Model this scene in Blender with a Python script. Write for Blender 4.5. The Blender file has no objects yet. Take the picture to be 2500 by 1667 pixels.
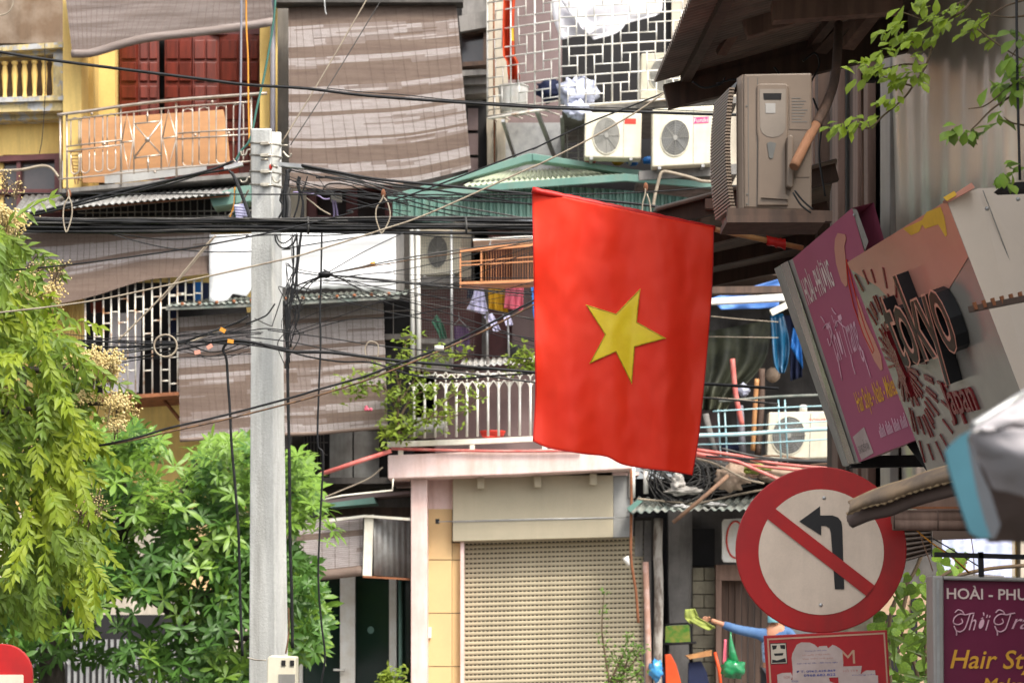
import bpy, math, random
from mathutils import Vector, Matrix, Quaternion, noise
R = random.Random(7)
D = bpy.data
scene = bpy.context.scene
col = scene.collection

# ------------------------------------------------------------------ camera, world, sun, exposure
F, CX, HY, EYE = 5400.0, 1250.0, 1512.0, 1.6      # focal length and horizon of the photograph (its pixels), eye height (m)
cam = D.cameras.new('camera')
cam.lens = 36.0 * F / 2500.0
cam.sensor_width = 36.0
cam.shift_y = (HY - 833.5) / 2500.0
cam.clip_start, cam.clip_end = 0.1, 800.0
cam.dof.use_dof = True
cam.dof.focus_distance = 11.0
cam.dof.aperture_fstop = 7.0
camo = D.objects.new('camera', cam)
col.objects.link(camo)
camo.location = (0, 0, EYE)
camo.rotation_euler = (math.radians(90), 0, 0)
scene.camera = camo

TO_SUN = Vector((0.42, -0.62, 0.95)).normalized()
world = D.worlds.new('World')
scene.world = world
world.use_nodes = True
wn = world.node_tree
bg = wn.nodes['Background']
sky = wn.nodes.new('ShaderNodeTexSky')
sky.sky_type = 'NISHITA'
sky.sun_disc = False
sky.sun_elevation = math.asin(TO_SUN.z)
sky.sun_rotation = math.atan2(TO_SUN.x, TO_SUN.y)
sky.dust_density = 5.0
sky.air_density = 1.0
haze = wn.nodes.new('ShaderNodeHueSaturation')          # thin white overcast
haze.inputs['Saturation'].default_value = 0.22
wn.links.new(sky.outputs[0], haze.inputs['Color'])
wn.links.new(haze.outputs[0], bg.inputs[0])
bg.inputs[1].default_value = 0.15
sun = D.lights.new('sun', 'SUN')
sun.energy = 1.35
sun.angle = math.radians(14)
sun.color = (1.0, 0.91, 0.77)
suno = D.objects.new('sun', sun)
col.objects.link(suno)
suno.rotation_euler = (-TO_SUN).to_track_quat('-Z', 'Y').to_euler()
suno.location = (0, 0, 40)
vs = scene.view_settings
vs.view_transform = 'Standard'
vs.look = 'None'
vs.gamma = 1.0
vs.use_curve_mapping = False
vs.exposure = 1.2

# ------------------------------------------------------------------ helpers
def P(x, y, Y):
    return Vector(((x - CX) / F * Y, Y, EYE + (HY - y) / F * Y))
def zoomer(ox, oy, k):
    return lambda *p: [(ox + q[0] * k,) + (oy + q[1] * k,) + tuple(q[2:]) for q in p]
z1, z2, z3, z4 = zoomer(0, 0, .35714), zoomer(600, 0, .35714), zoomer(1180, 0, .35714), zoomer(1800, 0, .35714)
z5, z6, z7, z8 = zoomer(0, 520, .35714), zoomer(600, 520, .35714), zoomer(1200, 520, .35714), zoomer(1800, 440, .35714)
z9, z10, z11, z12 = zoomer(0, 1050, .3935), zoomer(600, 1050, .3934), zoomer(1100, 1050, .3935), zoomer(1700, 1050, .3935)
zp, zj = zoomer(560, 300, .20408), zoomer(1000, 560, .2168)

def spline(pts, n=8):
    """Catmull-Rom through Vectors"""
    if len(pts) < 3:
        return [pts[0].lerp(pts[-1], i / n) for i in range(n + 1)]
    q = [pts[0] * 2 - pts[1]] + list(pts) + [pts[-1] * 2 - pts[-2]]
    out = []
    for i in range(1, len(q) - 2):
        a, b, c, d = q[i - 1], q[i], q[i + 1], q[i + 2]
        for k in range(n):
            t = k / n
            out.append(.5 * ((2 * b) + (c - a) * t + (2 * a - 5 * b + 4 * c - d) * t * t + (3 * b - a - 3 * c + d) * t ** 3))
    out.append(pts[-1].copy())
    return out

class MB:
    def __init__(s):
        s.v, s.f, s.sm = [], [], []
    def add(s, vs_, fs, smooth=False):
        o = len(s.v)
        s.v.extend(Vector(p) for p in vs_)
        for f in fs:
            s.f.append(tuple(i + o for i in f)); s.sm.append(smooth)
        return s
    def prism(s, pts, Y, d=.05):
        """pixel polygon (x, y[, Y]) as front face, pushed back by d metres"""
        fr = [P(p[0], p[1], p[2] if len(p) > 2 else Y) for p in pts]
        bk = [p + Vector((0, d, 0)) for p in fr]
        n = len(pts)
        fs = [tuple(range(n)), tuple(reversed(range(n, 2 * n)))]
        fs += [(i, i + n, (i + 1) % n + n, (i + 1) % n) for i in range(n)]
        return s.add(fr + bk, fs)
    def box(s, x0, y0, x1, y1, Y, d=.05):
        a, b = Y if isinstance(Y, tuple) else (Y, Y)
        return s.prism([(x0, y0, a), (x1, y0, b), (x1, y1, b), (x0, y1, a)], 0, d)
    def wbox(s, c, size, rot=None):
        c = Vector(c); h = Vector(size) / 2
        vs_ = [Vector((sx * h.x, sy * h.y, sz * h.z)) for sx in (-1, 1) for sy in (-1, 1) for sz in (-1, 1)]
        if rot is not None:
            vs_ = [rot @ p for p in vs_]
        return s.add([p + c for p in vs_], [(0, 1, 3, 2), (4, 6, 7, 5), (0, 4, 5, 1), (2, 3, 7, 6), (0, 2, 6, 4), (1, 5, 7, 3)])
    def beam(s, a, b, w, h, up=Vector((0, 0, 1))):
        a, b = Vector(a), Vector(b)
        d = (b - a).normalized()
        sx = d.cross(up)
        if sx.length < 1e-4: sx = d.cross(Vector((0, 1, 0)))
        sx.normalize(); u = sx.cross(d)
        vs_ = [e + sx * (i * w / 2) + u * (j * h / 2) for e in (a, b) for i, j in ((-1, -1), (1, -1), (1, 1), (-1, 1))]
        return s.add(vs_, [(3, 2, 1, 0), (4, 5, 6, 7), (0, 1, 5, 4), (1, 2, 6, 5), (2, 3, 7, 6), (3, 0, 4, 7)])
    def tube(s, pts, r, n=6, closed=False, cap=True):
        pts = [Vector(p) for p in pts]
        m = len(pts); o = len(s.v)
        rs = r if isinstance(r, (list, tuple)) else [r] * m
        prev = None
        for i, p in enumerate(pts):
            a = pts[(i - 1) % m] if closed or i else p
            b = pts[(i + 1) % m] if closed or i < m - 1 else p
            d = (b - a)
            d = d.normalized() if d.length > 1e-9 else Vector((0, 0, 1))
            if prev is None:
                e = d.cross(Vector((0, 0, 1)))
                if e.length < .05: e = d.cross(Vector((1, 0, 0)))
            else:
                e = prev - d * prev.dot(d)
                if e.length < 1e-6: e = d.cross(Vector((1, 0, .3)))
            e.normalize(); g = d.cross(e); prev = e
            for k in range(n):
                t = 2 * math.pi * k / n
                s.v.append(p + (e * math.cos(t) + g * math.sin(t)) * rs[i])
        for i in range(m if closed else m - 1):
            for k in range(n):
                a0, b0 = o + i * n, o + ((i + 1) % m) * n
                s.f.append((a0 + k, a0 + (k + 1) % n, b0 + (k + 1) % n, b0 + k)); s.sm.append(n > 4)
        if cap and not closed:
            s.f.append(tuple(o + k for k in reversed(range(n)))); s.sm.append(False)
            s.f.append(tuple(o + (m - 1) * n + k for k in range(n))); s.sm.append(False)
        return s
    def ptube(s, pts, Y, wpx, n=6, sub=6, closed=False):
        """tube through pixel points, wpx wide in pixels"""
        q = [P(p[0], p[1], p[2] if len(p) > 2 else Y) for p in pts]
        yy = sum(p.y for p in q) / len(q)
        if sub and len(q) > 2 and not closed: q = spline(q, sub)
        return s.tube(q, wpx / 2 * yy / F, n, closed)
    def grid(s, fn, nu, nv, smooth=True):
        o = len(s.v)
        for j in range(nv + 1):
            for i in range(nu + 1):
                s.v.append(Vector(fn(i / nu, j / nv)))
        for j in range(nv):
            for i in range(nu):
                a = o + j * (nu + 1) + i
                s.f.append((a, a + nu + 1, a + nu + 2, a + 1)); s.sm.append(smooth)
        return s
    def ball(s, c, r, nu=8, nv=6):
        c = Vector(c); r = Vector(r) if not isinstance(r, (int, float)) else Vector((r, r, r))
        return s.grid(lambda u, v: c + Vector((r.x * math.cos(2 * math.pi * u) * math.sin(math.pi * v), r.y * math.sin(2 * math.pi * u) * math.sin(math.pi * v), r.z * math.cos(math.pi * v))), nu, nv)
    def on(s, Q, pts, h0=0.0, h1=.004):
        """polygon in panel coordinates of quad Q, from height h0 to h1 off the panel"""
        n = len(pts)
        lo = [Q(p[0], p[1], h0) for p in pts]; hi = [Q(p[0], p[1], h1) for p in pts]
        fs = [tuple(range(n, 2 * n)), tuple(reversed(range(n)))]
        fs += [(i, (i + 1) % n, (i + 1) % n + n, i + n) for i in range(n)]
        return s.add(lo + hi, fs)

class Quad:
    """flat panel given by four world corners: top left, top right, bottom right, bottom left"""
    def __init__(s, a, b, c, d):
        s.c = [Vector(p) for p in (a, b, c, d)]
        n = (s.c[1] - s.c[0]).cross(s.c[3] - s.c[0]).normalized()
        mid = sum(s.c, Vector()) / 4
        if n.dot(Vector((0, 0, EYE)) - mid) < 0: n = -n
        s.n = n
        s.w = ((s.c[1] - s.c[0]).length + (s.c[2] - s.c[3]).length) / 2
        s.h = ((s.c[3] - s.c[0]).length + (s.c[2] - s.c[1]).length) / 2
    def __call__(s, u, v, h=0.0):
        a, b, c, d = s.c
        return (a * (1 - u) + b * u) * (1 - v) + (d * (1 - u) + c * u) * v + s.n * h
    def px(s, x0, y0):
        """panel coordinates that show at a pixel, by iteration"""
        u = v = .5
        for _ in range(30):
            p = s(u, v); e = 1e-4
            def pr(q): return (CX + F * q.x / q.y, HY - F * (q.z - EYE) / q.y)
            a = pr(p); b = pr(s(u + e, v)); c = pr(s(u, v + e))
            j00, j10, j01, j11 = (b[0] - a[0]) / e, (b[1] - a[1]) / e, (c[0] - a[0]) / e, (c[1] - a[1]) / e
            dx, dy = x0 - a[0], y0 - a[1]
            det = j00 * j11 - j01 * j10
            u += (dx * j11 - dy * j01) / det; v += (dy * j00 - dx * j10) / det
        return u, v
def pquad(pts, Y=None):
    return Quad(*[P(p[0], p[1], p[2] if len(p) > 2 else Y) for p in pts])

ROOT = {}
def mesh(mb, off=Vector((0, 0, 0)), name='m'):
    me = D.meshes.new(name)
    me.from_pydata([tuple(p - off) for p in mb.v], [], mb.f)
    me.polygons.foreach_set('use_smooth', mb.sm)
    me.update()
    return me
def tag(o, label=None, cat=None, group=None, kind=None):
    if label: o['label'] = label
    if cat: o['category'] = cat
    if group: o['group'] = group
    if kind: o['kind'] = kind
    return o
def thing(name, label, cat, base, group=None):
    o = D.objects.new(name, None)
    o.empty_display_size = .1
    col.objects.link(o)
    o.location = base if isinstance(base, Vector) else P(*base)
    ROOT[o.name] = Vector(o.location)
    return tag(o, label, cat, group)
def part(name, mb, m, parent, label=None, kind=None, solid=0, bevel=0):
    off = ROOT[parent.name]
    o = D.objects.new(name, mesh(mb, off, name))
    col.objects.link(o)
    o.parent = parent
    ROOT[o.name] = off
    o.data.materials.append(m)
    if solid:
        md = o.modifiers.new('thickness', 'SOLIDIFY'); md.thickness = solid; md.offset = 0
    if bevel:
        md = o.modifiers.new('edge', 'BEVEL'); md.width = bevel; md.segments = 2; md.limit_method = 'ANGLE'
    return tag(o, label, None, None, kind)
def solo(name, label, cat, mb, m, group=None, kind=None, solid=0, bevel=0):
    xs = [p.x for p in mb.v]; ys = [p.y for p in mb.v]; zs = [p.z for p in mb.v]
    off = Vector(((min(xs) + max(xs)) / 2, (min(ys) + max(ys)) / 2, min(zs)))
    o = D.objects.new(name, mesh(mb, off, name))
    col.objects.link(o)
    o.location = off
    ROOT[o.name] = off
    o.data.materials.append(m)
    if solid:
        md = o.modifiers.new('thickness', 'SOLIDIFY'); md.thickness = solid; md.offset = 0
    if bevel:
        md = o.modifiers.new('edge', 'BEVEL'); md.width = bevel; md.segments = 2; md.limit_method = 'ANGLE'
    return tag(o, label, cat, group, kind)
def copy_part(o, parent, dloc):
    c = o.copy(); col.objects.link(c); c.parent = parent
    c.location = o.location + dloc
    ROOT[c.name] = ROOT[o.name]
    return c

_txt = {}
def text_geo(s, shear=0.0, bold=0.0):
    k = (s, shear, bold)
    if k not in _txt:
        cu = D.curves.new('t', 'FONT'); cu.body = s; cu.shear = shear; cu.offset = bold; cu.resolution_u = 3
        ob = D.objects.new('t', cu); col.objects.link(ob)
        me = D.meshes.new_from_object(ob)
        vs_ = [v.co.copy() for v in me.vertices]; fs = [tuple(p.vertices) for p in me.polygons]
        D.objects.remove(ob); D.curves.remove(cu); D.meshes.remove(me)
        x0, x1 = min(v.x for v in vs_), max(v.x for v in vs_); y0, y1 = min(v.y for v in vs_), max(v.y for v in vs_)
        _txt[k] = ([((v.x - x0) / (x1 - x0), (v.y - y0) / (y1 - y0)) for v in vs_], fs)
    return _txt[k]
def letters(mb, s, Q, u0, v0, u1, v1, h0=.002, h1=None, shear=0.0, bold=0.0):
    """flat or raised lettering filling the panel rectangle u0..u1, v0..v1 (v0 is the top)"""
    uv, fs = text_geo(s, shear, bold)
    f = lambda p, h: Q(u0 + (u1 - u0) * p[0], v1 + (v0 - v1) * p[1], h)
    if h1 is None:
        return mb.add([f(p, h0) for p in uv], fs)
    n = len(uv)
    edge = {}
    for t in fs:
        for i in range(len(t)):
            a, b = t[i], t[(i + 1) % len(t)]
            edge[(a, b)] = 1
    sides = [(a, b, b + n, a + n) for (a, b) in edge if (b, a) not in edge]
    return mb.add([f(p, h0) for p in uv] + [f(p, h1) for p in uv], [tuple(i + n for i in t) for t in fs] + sides)

# ------------------------------------------------------------------ materials
def mat(name, c, c2=None, sc=3.0, st=(1, 1, 1), lo=.4, hi=.62, r=.75, m=0.0, b=0.0, bs=30.0, tr=0.0, grime=0.0, gc=(.03, .026, .02), gst=(5, 5, .6), rv=0.0, fine=.10, spec=.35, emit=0):
    M = D.materials.new(name); M.use_nodes = True
    N, L = M.node_tree.nodes, M.node_tree.links
    B = N['Principled BSDF']; OUT = N['Material Output']
    B.inputs['Roughness'].default_value = r; B.inputs['Metallic'].default_value = m
    B.inputs['Specular IOR Level'].default_value = spec
    tc = N.new('ShaderNodeTexCoord')
    def noise_(scale, stretch, detail=4, rough=.6):
        mp = N.new('ShaderNodeMapping'); mp.inputs['Scale'].default_value = stretch
        L.new(tc.outputs['Object'], mp.inputs[0])
        t = N.new('ShaderNodeTexNoise'); t.inputs['Scale'].default_value = scale; t.inputs['Detail'].default_value = detail; t.inputs['Roughness'].default_value = rough
        L.new(mp.outputs[0], t.inputs['Vector'])
        return t.outputs['Fac']
    def ramp(src, a, b_):
        q = N.new('ShaderNodeMapRange'); q.inputs[1].default_value = a; q.inputs[2].default_value = b_; q.clamp = True
        L.new(src, q.inputs[0]); return q.outputs[0]
    def mix(fac, a, b_):
        q = N.new('ShaderNodeMix'); q.data_type = 'RGBA'
        if isinstance(fac, float): q.inputs[0].default_value = fac
        else: L.new(fac, q.inputs[0])
        for k, v in ((6, a), (7, b_)):
            if isinstance(v, tuple): q.inputs[k].default_value = v + (1,)
            else: L.new(v, q.inputs[k])
        return q.outputs[2]
    c2 = c2 or tuple(x * .78 for x in c)
    out = mix(ramp(noise_(sc, st), lo, hi), c, c2)
    if fine:
        g = N.new('ShaderNodeHueSaturation')
        mr = N.new('ShaderNodeMapRange'); mr.inputs[3].default_value = 1 - fine; mr.inputs[4].default_value = 1 + fine
        L.new(noise_(bs, (1, 1, 1), 3, .7), mr.inputs[0]); L.new(mr.outputs[0], g.inputs['Value']); L.new(out, g.inputs['Color'])
        out = g.outputs[0]
    if grime:
        q = N.new('ShaderNodeMath'); q.operation = 'MULTIPLY'; q.inputs[1].default_value = grime
        L.new(ramp(noise_(1.0, gst, 6, .7), .45, .72), q.inputs[0])
        out = mix(q.outputs[0], out, gc)
    if rv:
        oi = N.new('ShaderNodeObjectInfo'); g = N.new('ShaderNodeHueSaturation')
        mr = N.new('ShaderNodeMapRange'); mr.inputs[3].default_value = 1 - rv; mr.inputs[4].default_value = 1 + rv
        L.new(oi.outputs['Random'], mr.inputs[0]); L.new(mr.outputs[0], g.inputs['Value']); L.new(out, g.inputs['Color']); out = g.outputs[0]
    L.new(out, B.inputs['Base Color'])
    if b:
        bp = N.new('ShaderNodeBump'); bp.inputs['Strength'].default_value = b; bp.inputs['Distance'].default_value = .01
        L.new(noise_(bs, (1, 1, 1), 5), bp.inputs['Height']); L.new(bp.outputs[0], B.inputs['Normal'])
    if tr:
        T = N.new('ShaderNodeBsdfTranslucent'); X = N.new('ShaderNodeMixShader'); X.inputs[0].default_value = tr
        L.new(out, T.inputs['Color']); L.new(B.outputs[0], X.inputs[1]); L.new(T.outputs[0], X.inputs[2]); L.new(X.outputs[0], OUT.inputs['Surface'])
    return M

m_yellow = mat('yellow_plaster', (.86, .62, .215), (.78, .54, .18), 1.5, r=.85, grime=.35, gc=(.25, .16, .07), b=.15)
m_yellow_old = mat('peeling_yellow_plaster', (.55, .44, .22), (.42, .42, .42), 6, lo=.5, hi=.56, r=.9, grime=.75, gc=(.10, .085, .06), gst=(9, 9, 3), b=.4)
m_stain = mat('stained_brown_wall', (.17, .115, .075), (.27, .21, .16), 2.2, r=.9, grime=.4, gst=(3, 3, .5))
m_concrete = mat('grey_concrete', (.25, .235, .22), (.17, .16, .15), 2, r=.9, grime=.55, b=.2)
m_dark_wall = mat('dark_stained_wall', (.11, .10, .093), (.065, .06, .057), 2, r=.9, grime=.5)
m_cream = mat('cream_plaster', (.56, .50, .40), (.46, .41, .33), 2, r=.85, grime=.5, gc=(.16, .12, .09))
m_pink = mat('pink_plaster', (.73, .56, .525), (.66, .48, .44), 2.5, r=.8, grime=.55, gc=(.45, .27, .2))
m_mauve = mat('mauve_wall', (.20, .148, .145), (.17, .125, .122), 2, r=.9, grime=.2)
m_tan = mat('tan_tile', (.62, .43, .21), (.58, .40, .20), 2, r=.5, fine=.04)
m_beige = mat('beige_metal_board', (.46, .40, .285), (.42, .37, .265), 1.5, r=.45, fine=.04, grime=.12, gc=(.2, .16, .1))
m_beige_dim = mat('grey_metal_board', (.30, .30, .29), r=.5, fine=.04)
m_shutter = mat('shutter_metal', (.41, .35, .24), (.375, .32, .22), 2, st=(1, 1, .3), r=.45, fine=.06, rv=.06, grime=.16, gc=(.2, .15, .09), gst=(3, 3, .4))
m_black = mat('black_interior', (.019, .018, .019), r=.9)
m_reddoor = mat('red_varnished_wood', (.165, .026, .015), (.105, .018, .011), 3, st=(6, 6, .6), r=.45, fine=.15, rv=.12)
m_maroon = mat('maroon_wood', (.13, .045, .045), (.09, .032, .032), 3, r=.5)
m_glass = mat('dim_window_glass', (.05, .05, .055), (.09, .07, .07), 1.2, r=.12, spec=.6)
m_steel = mat('brushed_steel', (.52, .45, .38), (.40, .33, .27), 6, r=.3, m=.75)
m_galv = mat('galvanised_steel', (.42, .42, .41), (.33, .33, .33), 8, r=.4, m=.6, b=.1)
m_ply = mat('orange_plywood', (.54, .28, .125), (.46, .235, .105), 2, st=(1, 1, 5), r=.6, grime=.25, gc=(.3, .15, .1))
m_whiteboard = mat('whitish_board', (.50, .50, .48), (.38, .37, .36), 3, r=.7)
m_blind = mat('brown_bamboo', (.185, .134, .106), (.15, .105, .083), 3.0, st=(.6, .6, 9), r=.75, fine=.25, bs=60)
m_blind_mid = mat('greyed_bamboo', (.255, .203, .178), (.21, .165, .145), 3.0, st=(.6, .6, 9), r=.75, fine=.22, bs=60)
m_blind_pale = mat('bleached_bamboo', (.38, .335, .32), (.315, .272, .256), 4.0, st=(.8, .8, 12), lo=.45, hi=.6, r=.75, fine=.2, bs=60)
m_blind_dk = mat('dusty_brown_bamboo', (.265, .222, .205), (.19, .15, .133), 2.2, st=(.4, .4, 5), lo=.4, hi=.58, r=.8, fine=.25, bs=60)
m_thread = mat('blind_thread', (.17, .12, .10), r=.9)
m_white = mat('white_paint', (.78, .77, .73), (.70, .67, .60), 5, r=.5, grime=.18, gc=(.35, .2, .1))
m_offwhite = mat('aged_white_metal', (.72, .69, .60), (.64, .6, .5), 4, r=.45, grime=.3, gc=(.38, .26, .14), gst=(8, 8, 2))
m_rustwhite = mat('rusty_white_bars', (.66, .62, .54), (.34, .18, .09), 7, lo=.52, hi=.66, r=.6)
m_ac = mat('cream_ac_casing', (.70, .66, .53), (.63, .58, .45), 3, r=.4, grime=.22, gc=(.33, .25, .14), fine=.04)
m_fan = mat('grey_fan_plastic', (.11, .11, .105), (.16, .155, .14), 5, r=.5)
m_grille = mat('grey_wire_grille', (.32, .31, .28), r=.45)
m_green = mat('teal_sheet_metal', (.10, .21, .175), (.14, .25, .21), 1.5, st=(1, 1, .5), r=.45, grime=.3, gc=(.2, .2, .15))
m_green_dull = mat('dull_green_sheet', (.14, .17, .15), (.24, .24, .21), 5, r=.7, grime=.45, gst=(6, 6, 3))
m_palegreen = mat('pale_green_fibre_sheet', (.46, .50, .36), (.36, .40, .29), 4, r=.6)
m_tin = mat('grey_corrugated_sheet', (.27, .27, .26), (.2, .19, .18), 4, r=.55, m=.3, grime=.45)
m_rust = mat('rust', (.26, .10, .045), (.15, .06, .03), 9, r=.9)
m_brownpole = mat('brown_stick', (.24, .14, .085), (.16, .09, .06), 8, st=(1, 1, .2), r=.7)
m_tarpwhite = mat('white_tarpaulin', (.66, .66, .66), (.58, .585, .59), 2.5, st=(.35, 1, 9), r=.6, b=.5, bs=6, fine=.03)
m_cable = mat('black_cable', (.009, .009, .010), (.02, .02, .021), 9, r=.45, spec=.28)
m_cable_grey = mat('dusty_cable', (.085, .08, .075), (.05, .048, .045), 9, r=.55)
m_rope = mat('beige_cable', (.33, .28, .21), (.25, .2, .15), 12, r=.7)
m_brownwire = mat('brown_wire', (.22, .12, .06), (.06, .04, .03), 12, r=.6)
m_tealwire = mat('teal_wire', (.05, .15, .12), r=.5)
m_orangewire = mat('orange_wire', (.65, .27, .03), r=.5)
m_greypipe = mat('grey_conduit', (.24, .23, .26), r=.5)
m_lilac = mat('lilac_cable', (.42, .34, .58), r=.6)
m_pipe = mat('white_plastic_pipe', (.66, .65, .62), (.56, .55, .5), 3, st=(2, 2, .4), r=.4)
m_pole = mat('pale_pole_concrete', (.60, .60, .57), (.50, .50, .475), 3, st=(3, 3, .5), r=.9, b=.5, bs=60, fine=.16, grime=.5, gc=(.20, .18, .15), gst=(9, 9, .8))
m_strap = mat('strap_steel', (.48, .44, .36), (.25, .22, .18), 20, r=.35, m=.8)
m_redpipe = mat('red_plastic_pipe', (.52, .10, .085), (.58, .2, .17), 6, r=.4)
m_flag = mat('red_satin', (.97, .058, .020), (.95, .045, .015), 4, r=.45, tr=.30, b=.05, bs=260, fine=.05, spec=.3)
m_flagsleeve = mat('shaded_red_satin', (.55, .015, .010), r=.45, b=.2, bs=60, fine=.06)  # sleeve shading put into the base colour as a darker red
m_star = mat('yellow_satin', (.95, .76, .03), (.88, .66, .02), 7, r=.35, tr=.2, b=.1, bs=50, fine=.04)
m_starhem = mat('gold_stitching', (.36, .24, .012), (.6, .42, .02), 40, r=.5)
m_bamboo = mat('varnished_pole_wood', (.48, .24, .09), (.36, .17, .07), 6, r=.45)
m_signred = mat('sign_red', (.42, .012, .012), (.33, .010, .012), 3, r=.4, fine=.08, grime=.3)
m_signwhite = mat('sign_reflective_white', (.66, .535, .43), (.59, .475, .38), 5, r=.5, fine=.10, bs=160, grime=.22, gc=(.25, .2, .15))
m_signblack = mat('sign_black', (.012, .011, .012), r=.45)
m_boardred = mat('red_board', (.38, .012, .016), (.32, .012, .016), 3, r=.5, grime=.12)
m_boardline = mat('tan_line', (.52, .30, .2), r=.6)
m_paper = mat('dirty_paper', (.50, .40, .37), (.42, .33, .3), 8, r=.85, grime=.2, gc=(.3, .2, .17))
m_blueink = mat('blue_ink', (.05, .07, .26), r=.8)
m_redink = mat('faded_red_ink', (.44, .20, .18), r=.8)
m_sticker = mat('sticker_cream', (.58, .50, .40), r=.6)
m_purple = mat('magenta_lightbox', (.40, .095, .165), (.37, .088, .155), 2, r=.35, fine=.03)
m_purple_dk = mat('plum_panel', (.15, .009, .045), (.13, .008, .04), 2, r=.4, fine=.03)
m_alu = mat('aluminium_frame', (.36, .34, .32), (.28, .27, .25), 5, st=(1, 1, .3), r=.4, m=.3, grime=.2)
m_lettergrey = mat('pale_lettering', (.74, .60, .55), r=.6)
m_lettergold = mat('gold_lettering', (.80, .40, .04), r=.5)
m_letterpink = mat('pink_lettering', (.74, .44, .52), r=.6)
m_signface = mat('salmon_sign_face', (.60, .27, .20), (.56, .25, .19), 2, r=.25, fine=.03)
m_signgrey = mat('grey_sign_face', (.40, .37, .32), (.34, .31, .27), 2, r=.22, m=.3, fine=.03)
m_signyellow = mat('yellow_paint_patch', (.75, .45, .05), r=.5)
m_signbeige = mat('beige_sheet_metal', (.66, .57, .49), (.62, .54, .47), 1.5, r=.5, fine=.03)
m_letterblack = mat('glossy_black_letter', (.010, .010, .012), r=.38, spec=.35)
m_burst = mat('dark_red_gloss', (.19, .012, .016), r=.2)
m_chrome = mat('letter_edge', (.5, .48, .44), r=.2, m=.6)
m_timber = mat('dark_brown_timber', (.10, .062, .045), (.065, .042, .032), 3, st=(6, 6, .5), r=.75, grime=.3, rv=.2)
m_timber_lt = mat('worn_brown_timber', (.23, .145, .11), (.16, .10, .075), 3, st=(6, 6, .4), r=.75, rv=.12)
m_sheet = mat('shiny_zinc_sheet', (.74, .68, .57), (.66, .60, .50), 1.2, st=(2, 2, .4), r=.22, m=.35, fine=.04)
m_rooftin = mat('brown_roof_sheet', (.26, .205, .165), (.19, .15, .125), 3, r=.6, m=.2, grime=.3)
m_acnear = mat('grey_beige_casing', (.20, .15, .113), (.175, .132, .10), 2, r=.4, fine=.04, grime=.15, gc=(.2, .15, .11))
m_insul = mat('orange_pipe_wrap', (.29, .14, .075), (.22, .11, .06), 9, r=.8, b=.5)
m_leaf_y = mat('yellow_green_leaf', (.29, .36, .022), (.19, .28, .02), 2.5, r=.5, tr=.40, fine=.2, bs=9, spec=.4)
m_leaf_g = mat('mid_green_leaf', (.085, .19, .028), (.055, .135, .02), 2.0, r=.45, tr=.30, fine=.25, bs=7, spec=.45)
m_leaf_lime = mat('lime_leaf', (.27, .36, .03), (.18, .28, .025), 6, r=.45, tr=.45, fine=.2, rv=.15)
m_leaf_vine = mat('fresh_vine_leaf', (.22, .33, .045), (.13, .24, .035), 6, r=.4, tr=.45, fine=.2, rv=.5)
m_bougain = mat('small_yellow_green_leaf', (.25, .32, .04), (.15, .23, .03), 4, r=.5, tr=.4, fine=.2)
m_flower = mat('cream_blossom', (.76, .63, .32), (.66, .50, .2), 8, r=.8, tr=.2, fine=.2)
m_bark = mat('dark_bark', (.055, .045, .035), (.09, .075, .06), 8, st=(3, 3, .6), r=.95, b=.5)
m_twig = mat('twig', (.13, .09, .055), r=.9)
m_cage = mat('orange_varnished_cane', (.55, .24, .105), (.47, .2, .085), 8, r=.5)
m_shirt = mat('lilac_white_cloth', (.62, .60, .80), (.52, .5, .7), 3, r=.9)
m_mustard = mat('mustard_cloth', (.52, .29, .015), (.42, .22, .01), 3, r=.9)
m_pinkcloth = mat('pink_cloth', (.62, .13, .18), (.52, .1, .15), 3, r=.9)
m_bluecloth = mat('bright_blue_plastic', (.02, .16, .48), (.02, .12, .4), 3, r=.35)
m_tealcoat = mat('teal_blue_raincoat', (.012, .10, .20), (.01, .07, .15), 3, r=.25, spec=.7)
m_navy = mat('navy_cloth', (.012, .018, .055), r=.8)
m_greencloth = mat('green_cloth', (.035, .14, .085), r=.9)
m_purplecloth = mat('purple_cloth', (.12, .06, .15), r=.9)
m_whitecloth = mat('white_sheet', (.80, .79, .83), (.72, .71, .76), 3, r=.9, tr=.15)
m_orangeflag = mat('faded_orange_red_cloth', (.75, .10, .03), (.6, .06, .02), 3, r=.8, tr=.2)
m_bag = mat('pale_plastic_bag', (.55, .58, .72), (.42, .44, .55), 6, r=.3, b=.4, bs=14)
m_olive = mat('olive_tarpaulin', (.105, .11, .07), (.05, .053, .04), 3, r=.6, b=.4, bs=10)
m_ltblue = mat('pale_blue_bars', (.28, .50, .56), (.40, .55, .56), 6, r=.5)
m_greenplastic = mat('green_plastic_bag', (.012, .22, .07), (.01, .14, .05), 6, r=.15, spec=.7, b=.5, bs=16)
m_bluebag = mat('blue_plastic_bag', (.06, .30, .60), (.05, .22, .5), 6, r=.2, spec=.6, b=.4, bs=16)
m_chairgreen = mat('printed_green_seat', (.06, .22, .025), (.25, .26, .05), 9, r=.3)
m_orange = mat('orange_plastic', (.70, .085, .02), r=.4)
m_glove = mat('lime_rag', (.26, .30, .06), (.19, .22, .05), 8, r=.8)
m_skin = mat('skin', (.40, .19, .11), (.36, .16, .09), 6, r=.55, fine=.04)
m_denim = mat('blue_denim', (.055, .115, .24), (.08, .15, .28), 8, r=.85)
m_floral = mat('pale_blue_print', (.30, .42, .60), (.07, .09, .2), 22, lo=.55, hi=.6, r=.85)
m_mask = mat('aqua_face_mask', (.25, .55, .60), r=.8)
m_hair = mat('black_hair', (.015, .012, .011), r=.5)
m_trouser = mat('dark_trousers', (.03, .03, .035), r=.85)
m_block = mat('dirty_block', (.24, .215, .155), (.17, .15, .11), 4, r=.9, grime=.5, rv=.12)
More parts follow.
